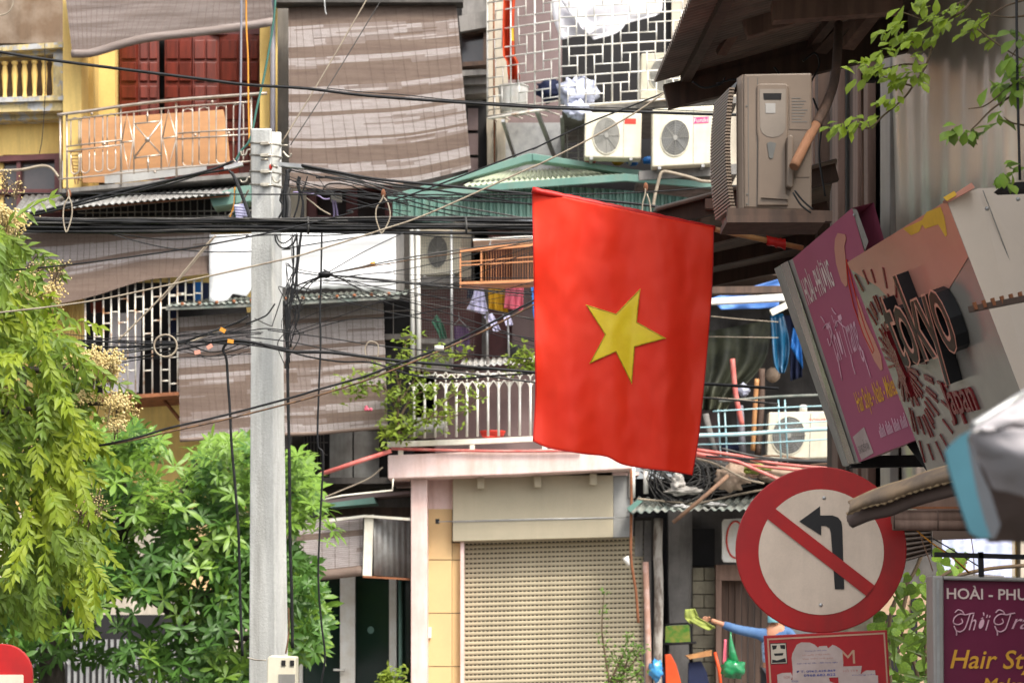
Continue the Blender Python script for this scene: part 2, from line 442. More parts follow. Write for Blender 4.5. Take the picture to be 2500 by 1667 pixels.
m_oldpost = mat('weathered_post', (.38, .35, .31), (.15, .12, .10), 4, st=(2, 2, .7), lo=.45, hi=.6, r=.9, b=.3)
m_canvas = mat('grey_canopy_cloth', (.44, .41, .42), (.38, .35, .36), 2, r=.85, fine=.05)
m_tealhem = mat('teal_canopy_hem', (.035, .115, .15), r=.8)
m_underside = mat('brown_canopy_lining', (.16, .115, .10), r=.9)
m_gutter = mat('rusty_brown_gutter', (.26, .18, .11), (.15, .11, .08), 7, st=(1, 1, 1), r=.7, grime=.3)
m_bluetarp = mat('blue_tarpaulin', (.08, .20, .52), (.06, .15, .42), 3, r=.5)
m_skytarp = mat('pale_lilac_roof_sheet', (.38, .40, .54), (.27, .30, .43), 3, r=.6)
m_asphalt = mat('asphalt', (.05, .05, .05), (.06, .058, .055), 2, r=.9, b=.3, bs=80)
m_paving = mat('paving', (.24, .22, .20), (.19, .18, .16), 2, r=.85, b=.2)
m_doorglass = mat('dark_green_glass', (.012, .028, .022), (.018, .03, .026), 1, r=.08, spec=.6)
m_planter = mat('grey_planter', (.33, .32, .30), (.26, .25, .24), 5, r=.9)
m_junk = mat('crumpled_cardboard', (.36, .27, .2), (.25, .18, .13), 6, r=.9)
m_plasticjunk = mat('scrap_plastic', (.45, .42, .38), (.3, .28, .25), 9, r=.6)
# ------------------------------------------------------------------ ground
g = MB(); g.add([(-300, -50, 0), (300, -50, 0), (300, 400, 0), (-300, 400, 0)], [(0, 1, 2, 3)])
solo('road', None, None, g, m_asphalt, kind='structure')
g = MB(); g.wbox((0, 29.2, .06), (60, 6.4, .12))
solo('pavement', None, None, g, m_paving, kind='structure', bevel=.02)
g = MB(); g.wbox((5.0, 8.0, .061), (6.4, 17, .122))
solo('side_pavement', None, None, g, m_paving, kind='structure', bevel=.02)

# ------------------------------------------------------------------ bamboo blinds
def blind(name, label, top, bot, Yt, Yb, n, threads=12, m=m_blind, roll=0, rollw=16, nu=34, sag=0.0, group='bamboo roll blinds on the house fronts'):
    """slats between two pixel curves; threads hang over them; optional rolled hem"""
    def curve(c, u):
        f = u * (len(c) - 1); i = min(int(f), len(c) - 2); t = f - i
        p0, p1 = c[max(i - 1, 0)], c[i]; p2, p3 = c[i + 1], c[min(i + 2, len(c) - 1)]
        return tuple(.5 * (2 * p1[k] + (p2[k] - p0[k]) * t + (2 * p0[k] - 5 * p1[k] + 4 * p2[k] - p3[k]) * t * t + (3 * p1[k] - p0[k] - 3 * p2[k] + p3[k]) * t ** 3) for k in (0, 1))
    rr = random.Random(len(label))
    def S(u, v, h=0):
        a, b = curve(top, u), curve(bot, u)
        Y = Yt + (Yb - Yt) * v - sag * math.sin(math.pi * v) + .012 * math.sin(7 * u + 3 * v) + .01 * noise.noise((u * 5, v * 6, 3.1))
        return P(a[0] + (b[0] - a[0]) * v, a[1] + (b[1] - a[1]) * v, Y - h)
    base = S(.5, 1)
    t = thing(name, label, 'blind', base, group)
    # four slat bands so the tone of each batch of slats differs a little
    mb = MB(); tone = []; sd = rr.uniform(0, 90)
    bands = []
    while len(bands) < n: bands += [rr.choice((-1, -.7, .2, .8, 1, 1))] * rr.randint(3, 7) + [rr.choice((-1, -1, -.6, .4))] * rr.randint(2, 6)
    def worn(u, k):
        q = bands[k] * .52 + .7 * noise.noise((u * 1.4 + sd, k * .09, sd)) + .42 * noise.noise((u * 4 + sd, k * .33, 3))
        return 2 if q > .16 else 1 if q > -.06 else 0
    for k in range(n):
        v0, v1 = k / n, (k + .86) / n
        j = rr.uniform(0, .006); e0 = rr.uniform(-.004, .004); e1 = rr.uniform(-.004, .004)
        o = len(mb.v)
        for i in range(nu + 1):
            u = e0 + (1 + e1 - e0) * i / nu
            mb.v += [S(u, v0, j), S(u, (v0 + v1) / 2, j + .006), S(u, v1, j)]
        for i in range(nu):
            a = o + 3 * i
            mb.f += [(a, a + 1, a + 4, a + 3), (a + 1, a + 2, a + 5, a + 4)]; mb.sm += [True, True]
            q = worn(i / nu, k); tone += [q, q]
    sl = part('slats', mb, m, t, kind='stuff')
    if m is m_blind:
        sl.data.materials.append(m_blind_mid); sl.data.materials.append(m_blind_pale)
        sl.data.polygons.foreach_set('material_index', tone)
    mb = MB()                                   # woven backing seen in the gaps
    mb.grid(lambda u, v: S(u, v, -.006), nu, 10)
    part('backing', mb, m_blind_dk, t)
    th = MB()
    for i in range(threads):
        u = (i + .5 + rr.uniform(-.12, .12)) / threads
        th.tube([S(u, v / 14, .011) for v in range(15)], .0024, 4)
    part('threads', th, m_thread, t, kind='stuff')
    if roll:
        mb = MB()
        mb.tube([S(i / nu, 1.0, 0) + Vector((0, -.01, -rollw * .3 / F * Yb)) for i in range(nu + 1)], rollw / 2 * Yb / F, 10)
        part('rolled_hem', mb, m, t)
    return t

# ------------------------------------------------------------------ yellow house
H = thing('yellow_house', 'yellow plastered house with red folding doors and an old balustrade', 'house', (330, 1800, 30.5))
w = part('wall', MB().box(-260, -120, 155, 106, 31, .3), m_stain, H, 'brown stained upper wall')
part('wall', MB().box(-260, 296, 147, 378, 30, .4).box(-260, 378, 8, 520, 30, .4).prism([(-260, 500), (147, 500), (147, 1900), (-260, 1900)], 30.4, .3), m_yellow, H)
part('wall', MB().box(147, 440, 660, 1900, 30.6, .3), m_yellow, H)
part('wall', MB().box(155, -120, 690, 75, 31.2, .3), m_yellow, H)
part('pillar', MB().box(153, -120, 199, 460, 29.5, .5), m_yellow, H, bevel=.01)
part('pillar', MB().box(199, 90, 228, 455, 30.0, .4).box(228, 90, 281, 455, 30.6, .4), m_yellow, H)
part('pillar', MB().box(634, -120, 658, 460, 30.0, .5), m_yellow, H, bevel=.01)
part('downpipe', MB().ptube([(666, -100), (666, 330), (666, 470)], 29.8, 13, 8, 0), m_greypipe, H)
part('downpipe', MB().ptube([(675, -100), (675, 330), (675, 470)], 29.85, 5, 8, 0), m_yellow, H)
# balustrade
bal = part('balustrade', MB().prism([(-260, 128), (155, 103), (155, 116), (-260, 141)], 29.5, .45).prism([(-260, 141), (155, 117), (155, 131), (-260, 153)], 29.62, .3), m_yellow_old, H)
part('end_post', MB().prism([(130, 131), (155, 130), (155, 232), (130, 234)], 29.6, .3), m_yellow_old, bal)
part('bottom_rail', MB().prism([(-260, 246), (155, 233), (155, 245), (-260, 258)], 29.5, .45).prism([(-260, 259), (155, 246), (155, 270), (-260, 280)], 29.56, .4).prism([(-260, 281), (155, 271), (155, 290), (-260, 303)], 29.75, .3), m_yellow_old, bal)
mb = MB(); Yb = 29.62; cx, top, bt = 8, 148, 240
prof = [(0, 8), (.04, 8), (.08, 5), (.2, 4.6), (.42, 6.2), (.66, 8), (.84, 6), (.92, 5.2), (.94, 8), (1, 8)]
b0 = P(cx, bt, Yb); b1 = P(cx, top, Yb)
mb.tube([b0.lerp(b1, q[0]) + Vector((0, .09, 0)) for q in prof], [q[1] * Yb / F for q in prof], 10)
one = part('baluster', mb, m_yellow, bal)
for k in range(-6, 6):
    if k: copy_part(one, bal, Vector((k * 24.3 * Yb / F, 0, k * 24.3 * .045 * Yb / F)))
part('infill', MB().prism([(-260, 140), (131, 128), (131, 240), (-260, 258)], 30.0, .1), m_stain, H)
# maroon window under the balustrade
wf = part('window_frame', MB().prism([(-120, 386), (147, 374), (147, 388), (-120, 400)], 29.9, .15).box(-120, 400, -104, 520, 29.9, .15).box(133, 388, 147, 520, 29.9, .15).box(40, 395, 50, 520, 29.93, .1).box(-104, 462, 133, 474, 29.94, .1), m_maroon, H)
part('pane', MB().box(-104, 392, 133, 520, 30.05, .02), m_glass, wf)
part('sill', MB().box(-125, 520, 152, 532, 29.8, .4), m_maroon, wf)
# red folding doors
part('door_head', MB().box(281, 60, 636, 84, 30.75, .3), m_maroon, H)
part('door_gap', MB().box(281, 84, 636, 470, 31.15, .05), m_black, H)
def leaf(x0, x1, lean):
    lf = part('door_leaf', MB().box(x0, 84, x1, 470, (30.75 + lean, 30.75 - lean), .05), m_reddoor, H)
    w_ = x1 - x0; mid = (x0 + x1) / 2
    for (a, b) in ((x0 + 4, mid - 2), (mid + 2, x1 - 4)) if w_ > 48 else ((x0 + 5, x1 - 5),):
        for yy in (98, 152, 210, 246, 300, 356):
            hh = 46 if yy in (98, 152) else 30 if yy == 210 else 46
            fr = lambda x: 30.75 + lean - 2 * lean * (x - x0) / w_
            part('door_panel', MB().prism([(a, yy, fr(a) - .028), (b, yy, fr(b) - .028), (b, yy + hh, fr(b) - .028), (a, yy + hh, fr(a) - .028)], 0, .028), m_reddoor, lf, bevel=.009)
for x0, x1, l in ((292, 337, .05), (338, 388, -.05), (402, 470, .03), (471, 534, -.06), (535, 583, .06), (584, 634, -.02)):
    leaf(x0, x1, l)
# balcony slab and stainless railing
part('balcony_slab', MB().prism([(143, 462), (400, 438), (612, 421), (612, 431), (400, 448), (143, 472)], 28.85, 1.7), m_concrete, H)
rail = part('railing', MB().ptube([(140, 281), (220, 271), (300, 259), (420, 245), (535, 236), (652, 228)], 28.8, 8), m_steel, H)
def rp(pts, wpx=4.2, Y=28.82, sub=0, m=m_steel):
    mb = MB()
    for q in pts: mb.ptube(q, Y, wpx, 6, sub)
    return mb
ry = lambda x: 281 - (x - 140) * .1035
part('lower_rail', rp([[(163, 294), (295, 277), (430, 262), (613, 249)], [(163, 358), (295, 342)], [(163, 370), (295, 354)], [(434, 326), (613, 314)], [(434, 340), (613, 328)], [(143, 438), (295, 424), (430, 411), (612, 394)], [(295, 348), (328, 345)], [(395, 339), (434, 333)]], sub=4), m_steel, rail)
for x, y1 in ((147, 470), (163, 462), (295, 452), (430, 440), (613, 425)):
    part('rail_post', MB().ptube([(x, ry(x)), (x + 1, y1)], 28.83, 5.5, 8, 0), m_steel, rail)
loops = [(x, 10, 290 - (x - 183) * .11, 358) for x in (183, 208, 241, 272)] + [(x, 12, 268 - (x - 458) * .1, 397 - (x - 458) * .08) for x in (458, 498, 540, 582)]
for i, (x, hw, ya, yb_) in enumerate(loops):
    pts = [(x - hw, yb_), (x - hw, ya + 8), (x - hw * .7, ya + 2), (x, ya - 2), (x + hw * .7, ya + 1), (x + hw, ya + 6), (x + hw, yb_ - 2)]
    if i > 3: pts += [(x + hw * .7, yb_ + 7), (x, yb_ + 9), (x - hw * .7, yb_ + 7), (x - hw, yb_)]
    part('loop_bar', MB().ptube(pts, 28.84, 3.6, 6, 3), m_steel, rail)
    if i <= 3:
        ya, yb_ = 374 - (x - 183) * .11, 424 - (x - 183) * .09
        pts = [(x - hw, ya), (x - hw, yb_ - 8), (x - hw * .6, yb_ - 1), (x, yb_ + 1), (x + hw * .6, yb_ - 2), (x + hw, yb_ - 9), (x + hw, ya - 2)]
        part('loop_bar', MB().ptube(pts, 28.84, 3.6, 6, 3), m_steel, rail)
part('star_panel', rp([[(327, 276), (327, 425)], [(394, 268), (394, 416)], [(327, 303), (394, 296)], [(327, 386), (394, 378)], [(327, 303), (394, 378)], [(394, 296), (327, 386)], [(360, 272), (360, 300)], [(361, 382), (362, 421)]]), m_steel, rail)
part('zigzag_bar', rp([[(297, 345), (310, 278), (325, 345), (314, 420), (300, 350)]]), m_steel, rail); part('zigzag_bar', rp([[(397, 338), (411, 268), (431, 338), (412, 408), (397, 340)]]), m_steel, rail)
mb = MB().ball(P(360, 341, 28.78), .036, 12, 8)
for x, y in ((224, 278), (518, 249), (255, 352), (477, 330), (559, 325), (360, 283), (362, 397), (378, 420)): mb.ball(P(x, y, 28.78), .019, 8, 6)
part('ball', mb, m_steel, rail)

mb = MB().prism([(198, 287), (330, 283), (545, 268), (552, 296), (562, 400), (410, 412), (255, 446), (202, 446)], 29.3, .02)
solo('plywood_sheet', 'orange plywood sheet standing behind the steel balcony railing', 'plywood sheet', mb, m_ply)
mb = MB().prism([(255, 428), (300, 416), (430, 407), (503, 402), (505, 420), (300, 446), (256, 448)], 29.05, .02)
solo('white_board', 'long whitish board along the foot of the steel balcony railing', 'board', mb, m_whiteboard)
mb = MB()
for k in range(9): mb.ptube([(172 + k * 1.5, 372 + k * 8), (200, 370 + k * 9)], 29.1, 2, 4, 0)
mb.ptube([(172, 370), (184, 450)], 29.1, 2.5, 4, 0); mb.ptube([(200, 368), (190, 450)], 29.1, 2.5, 4, 0)
solo('wire_rack', 'small rusty wire rack in the corner of the balcony', 'rack', mb, m_rust)

blind('bamboo_blind', 'brown bamboo blind sagging above the red doors with thick rolled hem', [(156, -40), (320, -45), (500, -50), (656, -55)], [(176, 126), (225, 124), (290, 105), (360, 88), (480, 74), (580, 62), (668, 48)], 29.35, 28.9, 72, 34, m_blind_dk, 1, 20, 20)

# ------------------------------------------------------------------ corrugated canopy under the balcony
def corrugated(mb, A, B_, C, D_, n, amp, per=8, thick=.003):
    """sheet with ridges running from edge A-B to edge D-C"""
    A, B_, C, D_ = map(Vector, (A, B_, C, D_))
    nn = (B_ - A).cross(D_ - A).normalized()
    mb.grid(lambda u, v: (A.lerp(B_, u)).lerp(D_.lerp(C, u), v) + nn * amp * math.sin(2 * math.pi * n * u), n * per, 3)
    return mb
t = thing('corrugated_canopy', 'grey corrugated canopy sheet above the upper brown blind', 'canopy', (320, 520, 29))
mb = MB(); corrugated(mb, P(30, 520, 28.3), P(560, 472, 28.3), P(600, 446, 29.7), P(60, 478, 29.7), 34, .012)
part('roof_sheet', mb, m_tin, t, solid=.006)
part('edge_bar', MB().ptube([(40, 524), (300, 500), (560, 478)], 28.4, 4, 6, 0), m_rust, t)
t = thing('green_hood', 'small dark green sheet hood beside the concrete pole', 'hood', (560, 505, 29))
part('hood_sheet', MB().prism([(510, 478), (585, 455), (612, 452), (612, 490), (520, 505)], 28.5, .4), m_green, t)
g = thing('upper_window_grille', 'dark window grille under the grey corrugated canopy', 'window grille', (350, 545, 29.6))
part('dark_opening', MB().box(30, 478, 615, 560, 30.1, .1), m_black, g)
mb = MB()
for k in range(24): mb.ptube([(210 + k * 17, 482), (210 + k * 17, 560)], 29.7, 3, 5, 0)
for y in (520, 532): mb.ptube([(190, y), (615, y - 6)], 29.7, 3, 5, 0)
part('bars', mb, m_grille, g)
blind('bamboo_blind', 'upper brown bamboo blind whose lower edge sweeps up over the window grille', [(52, 540), (200, 538), (350, 536), (516, 530)], [(38, 760), (100, 748), (165, 738), (240, 720), (310, 697), (370, 682), (440, 676), (512, 668)], 29.2, 28.7, 62, 30, m_blind, 0, 0, 20)
# ------------------------------------------------------------------ caged window with white sheet
g = thing('caged_window', 'rusty white window cage jutting from the yellow wall', 'window grille', (330, 968, 29.4))
part('dark_opening', MB().box(205, 690, 600, 965, 30.2, .1), m_black, g)
part('ledge', MB().prism([(208, 958), (300, 964), (440, 956), (440, 964), (300, 974), (208, 968)], 28.8, 1.2), m_rust, g)
gx = [208, 230, 252, 271, 290, 311, 330, 350, 371, 392, 413, 433, 453, 474, 493]
for i, x in enumerate(gx):
    if x < 440: part('bar', MB().ptube([(x, 690 - i * 1.5), (x + 1, 966)], 28.85, 4.6, 6, 0), m_rustwhite, g)
    else: part('bar', MB().ptube([(x, 680), (x, 740 if i % 2 else 735)], 28.85, 4.6, 6, 0), m_rustwhite, g)
rows = {0: (795, 905), 1: (822, 940), 2: (765, 790, 925), 3: (762, 900), 4: (730, 788, 820), 5: (760, 905), 6: (725, 762), 7: (756, 815, 905), 8: (725, 783), 9: (752, 903, 930), 10: (723, 780, 873, 937), 11: (720, 742)}
mb = MB()
for i, ys in rows.items():
    for y in ys: mb.ptube([(gx[i], y), (gx[i + 1], y - 1)], 28.86, 4, 6, 0)
for i in range(10, 14): mb.ptube([(gx[i], 720 - (i % 2) * 4), (gx[i + 1], 720 - (i % 2) * 4)], 28.86, 4, 6, 0)
part('short_bars', mb, m_rustwhite, g)
part('brace', MB().ptube([(395, 970), (440, 1025)], 29.3, 9, 4, 0).ptube([(348, 972), (330, 1015)], 29.3, 5, 4, 0), m_rust, g)
solo('window_sheet', 'pale lilac sheet hung inside the rusty white window cage', 'sheet', MB().prism([(272, 765), (345, 762), (343, 860), (338, 957), (258, 960), (262, 870)], 29.7, .02), m_whitecloth)
solo('blue_garment', 'dark blue garment hanging inside the rusty white window cage', 'garment', MB().prism([(415, 700), (508, 690), (508, 730), (432, 740), (430, 830), (412, 830)], 29.8, .03), m_navy)
solo('blue_garment', 'bright blue garment behind the top bars beside the white tarpaulin', 'garment', MB().prism([(470, 690), (492, 688), (490, 738), (473, 738)], 29.6, .03), m_bluecloth)
solo('red_garment', 'dark red rag hanging at the corner of the rusty window cage', 'rag', MB().prism([(220, 740), (249, 735), (248, 762), (222, 764)], 29.5, .03), m_reddoor)
# bamboo screen strip left of the cage
mb = MB()
for k in range(17): mb.ptube([(92 + k * 7, 745 - k * 1.5), (96 + k * 6.6, 975)], 29.3, 5.2 + (k * 7 % 3) * .6, 5, 0)
solo('cane_screen', 'yellow upright cane screen beside the rusty window cage', 'screen', mb, m_yellow, kind='thing')

# ------------------------------------------------------------------ white tarpaulin with the green canopy below it
mb = MB()
def tp(u, v):
    x = 511 + u * 456
    yt = 573 - u * 9; yb2 = [735, 720, 706, 704, 706, 708, 703, 706, 709, 712][min(9, int(u * 9.99))] + (3 * math.sin(u * 40))
    return P(x, yt + (yb2 - yt) * v, 28.7 + .03 * math.sin(v * 9 + u * 5) - .05 * v)
mb.grid(tp, 40, 14)
solo('white_tarpaulin', 'white tarpaulin stretched across the house front behind the pole', 'tarpaulin', mb, m_tarpwhite, solid=.006)
t = thing('green_canopy', 'narrow green corrugated canopy with rusty bolt caps under the white tarpaulin', 'canopy', (700, 760, 29))
mb = MB(); corrugated(mb, P(405, 748, 28.4), P(992, 718, 28.4), P(1000, 705, 29.8), P(430, 735, 29.8), 40, .01)
part('roof_sheet', mb, m_green_dull, t, solid=.006)
part('edge_strip', MB().prism([(405, 750), (700, 735), (975, 722), (975, 729), (700, 745), (405, 757)], 28.42, .05), m_green_dull, t)
cap = part('bolt_cap', MB().ball(P(445, 742, 28.36), (.024, .022, .022), 8, 6), m_rust, t)
for k in range(1, 13): copy_part(cap, t, Vector((k * 42 * 28.36 / F, 0, k * 42 * .05 * 28.36 / F)))
g = thing('side_window', 'dark barred window between the lower blind and the white pipes', 'window', (975, 880, 30))
part('dark_opening', MB().box(935, 735, 1010, 1080, 30.0, .1), m_black, g)
part('window_frame', MB().box(940, 815, 1005, 828, 29.9, .1).ptube([(940, 760), (1005, 758)], 29.9, 3, 4, 0).ptube([(960, 740), (960, 815)], 29.9, 3, 4, 0), m_concrete, g)
blind('bamboo_blind', 'large lower bamboo blind hanging behind the concrete pole', [(434, 775), (600, 763), (760, 752), (936, 741)], [(440, 1072), (560, 1064), (650, 1058), (760, 1056), (850, 1048), (946, 1040)], 28.9, 28.7, 84, 34, m_blind, 1, 9, 16)

# ------------------------------------------------------------------ grey house behind the large blind
H = thing('grey_house', 'dark grey stained house behind the tall hanging blind', 'house', (930, 1800, 31))
part('wall', MB().box(690, -120, 1192, 1900, 31.0, .3), m_dark_wall, H)
part('pillar', MB().box(676, -120, 704, 1200, 30.3, .5), m_concrete, H)
part('wall', MB().box(1128, -120, 1192, 40, 30.7, .25).prism([(1120, 40), (1192, 26), (1192, 66), (1124, 78)], 30.5, .3), m_concrete, H, 'lighter grey wall strip')
wf = part('window', MB().prism([(1124, 80), (1192, 70), (1192, 76), (1130, 86)], 30.6, .2).box(1180, 76, 1188, 160, 30.62, .2).prism([(1128, 152), (1192, 148), (1192, 158), (1128, 163)], 30.6, .2), m_timber, H)
part('pane', MB().box(1128, 80, 1180, 158, 30.8, .02), m_glass, wf)
part('ledge', MB().prism([(1126, 172), (1192, 170), (1192, 182), (1126, 186)], 30.3, .5).prism([(1130, 190), (1192, 186), (1192, 205), (1130, 208)], 30.4, .4).prism([(1132, 212), (1192, 208), (1192, 226), (1132, 232)], 30.5, .4), m_concrete, H)
dr = part('door', MB().box(1140, 258, 1188, 470, 30.8, .05), m_black, H)
for y0, y1 in ((265, 318), (326, 378), (386, 440)): part('door_panel', MB().box(1142, y0, 1167, y1, 30.75, .04), m_mauve, dr, 'dusty pink panel')
part('wall', MB().box(705, 440, 747, 560, 30.4, .3), m_cream, H)
wf = part('window', MB().box(747, 445, 957, 462, 30.5, .3).box(747, 462, 772, 560, 30.5, .3).box(845, 462, 872, 560, 30.5, .3).box(772, 526, 845, 535, 30.52, .2).box(940, 462, 957, 560, 30.5, .3), m_maroon, H)
part('pane', MB().box(772, 462, 845, 560, 30.75, .02).box(872, 462, 940, 560, 30.75, .02), m_glass, wf)
part('wall', MB().box(740, 1050, 1010, 1190, 30.7, .2), m_black, H)
mb = MB()
for k in range(7): mb.ptube([(742 + k * 8, 1058), (744 + k * 8, 1160)], 30.2, 2.5, 5, 0)
for y in (1080, 1110): mb.ptube([(740, y), (800, y)], 30.2, 2.5, 5, 0)
wf = part('window', mb, m_dark_wall, H, 'barred dark window')
part('shutter_panel', MB().box(805, 1052, 860, 1172, 30.3, .05).box(864, 1052, 925, 1172, 30.35, .05), m_tin, H)
part('ledge', MB().box(700, 1165, 1005, 1180, 29.8, .8), m_dark_wall, H)
blind('bamboo_blind', 'tall weathered bamboo blind with pale worn stripes hanging over the grey house', [(704, 20), (800, 12), (960, 4), (1112, -6)], [(706, 455), (800, 458), (900, 452), (1000, 446), (1080, 430), (1150, 412)], 29.7, 29.1, 130, 17, m_blind, 0, 0, 14, .08)
solo('blind_hem', 'thin pale batten along the foot of the tall blind', 'batten', MB().ptube([(706, 456), (800, 461), (900, 456), (985, 449)], 29.05, 7, 8), m_blind)
solo('junction_box', 'small white junction box on the dark window under the tall blind', 'junction box', MB().box(808, 471, 834, 492, 29.6, .08), m_white, bevel=.008)
for i, q in enumerate(([(812, 488), (816, 520), (812, 552)], [(818, 490), (824, 525), (822, 552)])):
    solo('lilac_cable', ('lilac cable hanging straight from the white junction box', 'lilac cable hanging bowed from the white junction box')[i], 'cable', MB().ptube(q, 29.6, 5), m_lilac)
t = thing('top_beam', 'dark beam with a hook over the tall blind', 'beam', (790, 10, 29.6))
part('beam', MB().box(670, -60, 1130, 6, 29.5, .3), m_dark_wall, t)
part('hook', MB().ptube([(792, 0), (794, 26), (797, 36)], 29.4, 3.5), m_galv, t)
# ------------------------------------------------------------------ air conditioner units
m_fanlight = mat('fan_blade_plastic', (.17, .17, .165), r=.4)
m_blade = mat('pale_fan_blade', (.24, .235, .21), r=.45)
def ac_unit(label, pts, Y, fu, fv, fru, frv, side=None, logo=None, logom=None, plate=None, dark=True, group='air conditioner units on the house fronts', casm=None):
    """outdoor unit: front quad from four pixel corners (Y may differ per corner); fan centre and radii in panel coordinates"""
    Q = pquad(pts, Y)
    base = (Q(0, 1) + Q(1, 1)) / 2
    t = thing('air_conditioner', label, 'air conditioner', base, group)
    back = -Q.n * .26
    fr = [Q(0, 0), Q(1, 0), Q(1, 1), Q(0, 1)]
    mb = MB().add(fr + [p + back for p in fr], [(0, 1, 2, 3), (7, 6, 5, 4), (0, 4, 5, 1), (1, 5, 6, 2), (2, 6, 7, 3), (3, 7, 4, 0)])
    cs = part('casing', mb, casm or m_ac, t, bevel=.018)
    n = 28
    circ = lambda s, h: [Q(fu + fru * s * math.cos(2 * math.pi * k / n), fv + frv * s * math.sin(2 * math.pi * k / n), h) for k in range(n)]
    a, b_, c = circ(1.0, .004), circ(.98, .012), circ(.9, .003)
    mb = MB().add(a + b_ + c, [(k, (k + 1) % n, n + (k + 1) % n, n + k) for k in range(n)] + [(n + k, n + (k + 1) % n, 2 * n + (k + 1) % n, 2 * n + k) for k in range(n)], True)
    part('fan_ring', mb, m_ac, t)
    part('fan_recess', MB().add(circ(.97, .005), [tuple(range(n))]), m_fan if dark else m_grille, t)
    mb = MB()
    for k in range(3):
        a0 = k * 2.094 + .4
        ring = [(0.12, a0), (.5, a0 - .15), (.88, a0 + .1), (.9, a0 + .75), (.5, a0 + .7), (.12, a0 + .5)]
        mb.add([Q(fu + fru * r_ * math.cos(t_), fv + frv * r_ * math.sin(t_), .008) for r_, t_ in ring], [tuple(range(6))])
    part('fan_blades', mb, m_fanlight if dark else m_blade, t)
    mb = MB()
    for s in (.2, .32, .44, .56, .68, .8, .9):
        mb.tube(circ(s, .016), .0022, 3, True)
    for k in range(8):
        t_ = math.pi * k / 4
        mb.tube([Q(fu + fru * .12 * math.cos(t_), fv + frv * .12 * math.sin(t_), .016), Q(fu + fru * .97 * math.cos(t_), fv + frv * .97 * math.sin(t_), .016)], .003, 3)
    part('fan_grille', mb, m_grille, t)
    part('fan_hub', MB().add(circ(.14, .018), [tuple(range(n))]), m_grille, t)
    part('front_seam', MB().on(Q, [(fu + fru * 1.18, .04), (fu + fru * 1.18 + .008, .04), (fu + fru * 1.18 + .008, .97), (fu + fru * 1.18, .97)], 0, .002), m_fan, t)
    if logo:
        (u0, v0, u1, v1), txt, bgm, tm = logo
        if bgm: part('label_plate', MB().on(Q, [(u0, v0), (u1, v0), (u1, v1), (u0, v1)], 0, .004), bgm, t)
        if txt:
            mb = MB(); letters(mb, txt, Q, u0 + .01, v0 + (v1 - v0) * .15, u1 - .01, v1 - (v1 - v0) * .15, .006)
            part('lettering', mb, tm, t)
    mb = MB()
    for u in (.12, .82):
        mb.beam(Q(u, 1.03, .03), Q(u, 1.03, -.28), .04, .03)
    part('foot', mb, m_galv, t)
    return t
m_funiki = mat('pink_label', (.62, .06, .22), r=.5)
m_redlogo = mat('red_logo', (.65, .05, .03), r=.5)
ac_unit('cream air conditioner unit with smeared red logo and grey fan under the white window cage', [(1428, 274), (1567, 276), (1565, 387), (1427, 384)], 28.6, .385, .51, .25, .43, logo=((.70, .13, .90, .25), None, m_redlogo, None), dark=False)
ac_unit('larger air conditioner unit with pink label and dark fan under the white window cage', [(1593, 266), (1744, 257), (1743, 400), (1592, 408)], 28.4, .37, .52, .245, .33, logo=((.66, .19, .91, .30), 'Funiki', m_funiki, m_white))
ac_unit('air conditioner unit half hidden behind the brown roof eave', [(1565, 131), (1775, 120), (1772, 236), (1563, 243)], 28.9, .28, .48, .19, .40, dark=False)
ac_unit('white air conditioner unit behind wire mesh above the laundry', [(1028, 568), (1126, 566), (1124, 668), (1026, 674)], 29.6, .42, .46, .27, .40)
ac_unit('cream air conditioner unit with red lettering behind pale blue bars', [(1877, 1006), (2070, 1002), (2068, 1116), (1872, 1122)], 29.0, .26, .50, .225, .43, logo=((.50, .14, .78, .24), 'TOSHIBA', None, m_redlogo))

# ------------------------------------------------------------------ house with the white lattice cage
H = thing('cage_house', 'cream house with a white lattice cage and air conditioner units above a green roof', 'house', (1480, 1800, 31))
part('wall', MB().box(1188, -120, 1240, 420, 30.9, .3), m_cream, H)
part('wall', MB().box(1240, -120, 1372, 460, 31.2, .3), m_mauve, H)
part('wall', MB().box(1640, -120, 2300, 470, 31.2, .3), m_cream, H)
part('opening', MB().box(1372, -120, 1640, 470, 31.3, .2), m_black, H)
part('pillar', MB().box(1190, 285, 1212, 470, 30.6, .2).box(1214, 285, 1234, 470, 30.5, .2), m_cream, H)
part('pipe', MB().ptube([(1205, -100), (1206, 200), (1208, 470)], 30.3, 5, 6, 0), m_rust, H)
part('lower_wall', MB().box(1234, 300, 1376, 470, 30.7, .2), m_galv, H)
mb = MB()
for k in range(8): mb.ptube([(1385, 318 + k * 14), (1440, 315 + k * 14)], 30, 3, 5, 0)
for x in (1385, 1412): mb.ptube([(x, 310), (x, 425)], 29.9, 4, 5, 0)
part('window_bars', mb, m_grille, H)
part('concrete_ledge', MB().prism([(1375, 262), (1800, 236), (1800, 252), (1375, 274)], 29.0, 1.9), m_concrete, H)
part('lower_ledge', MB().prism([(1560, 418), (1800, 400), (1800, 425), (1560, 440)], 28.6, 2.2), m_concrete, H)
cage = part('lattice_cage', MB().ptube([(1190, 290), (1366, 262), (1700, 238)], 28.85, 6, 6, 0), m_rustwhite, H)
def side_q(): return pquad([(1190, -62, 30.0), (1366, -90, 28.8), (1366, 260, 28.8), (1190, 285, 30.0)])
def front_q(): return pquad([(1366, -90, 28.8), (1700, -105, 28.8), (1700, 237, 28.8), (1366, 260, 28.8)])
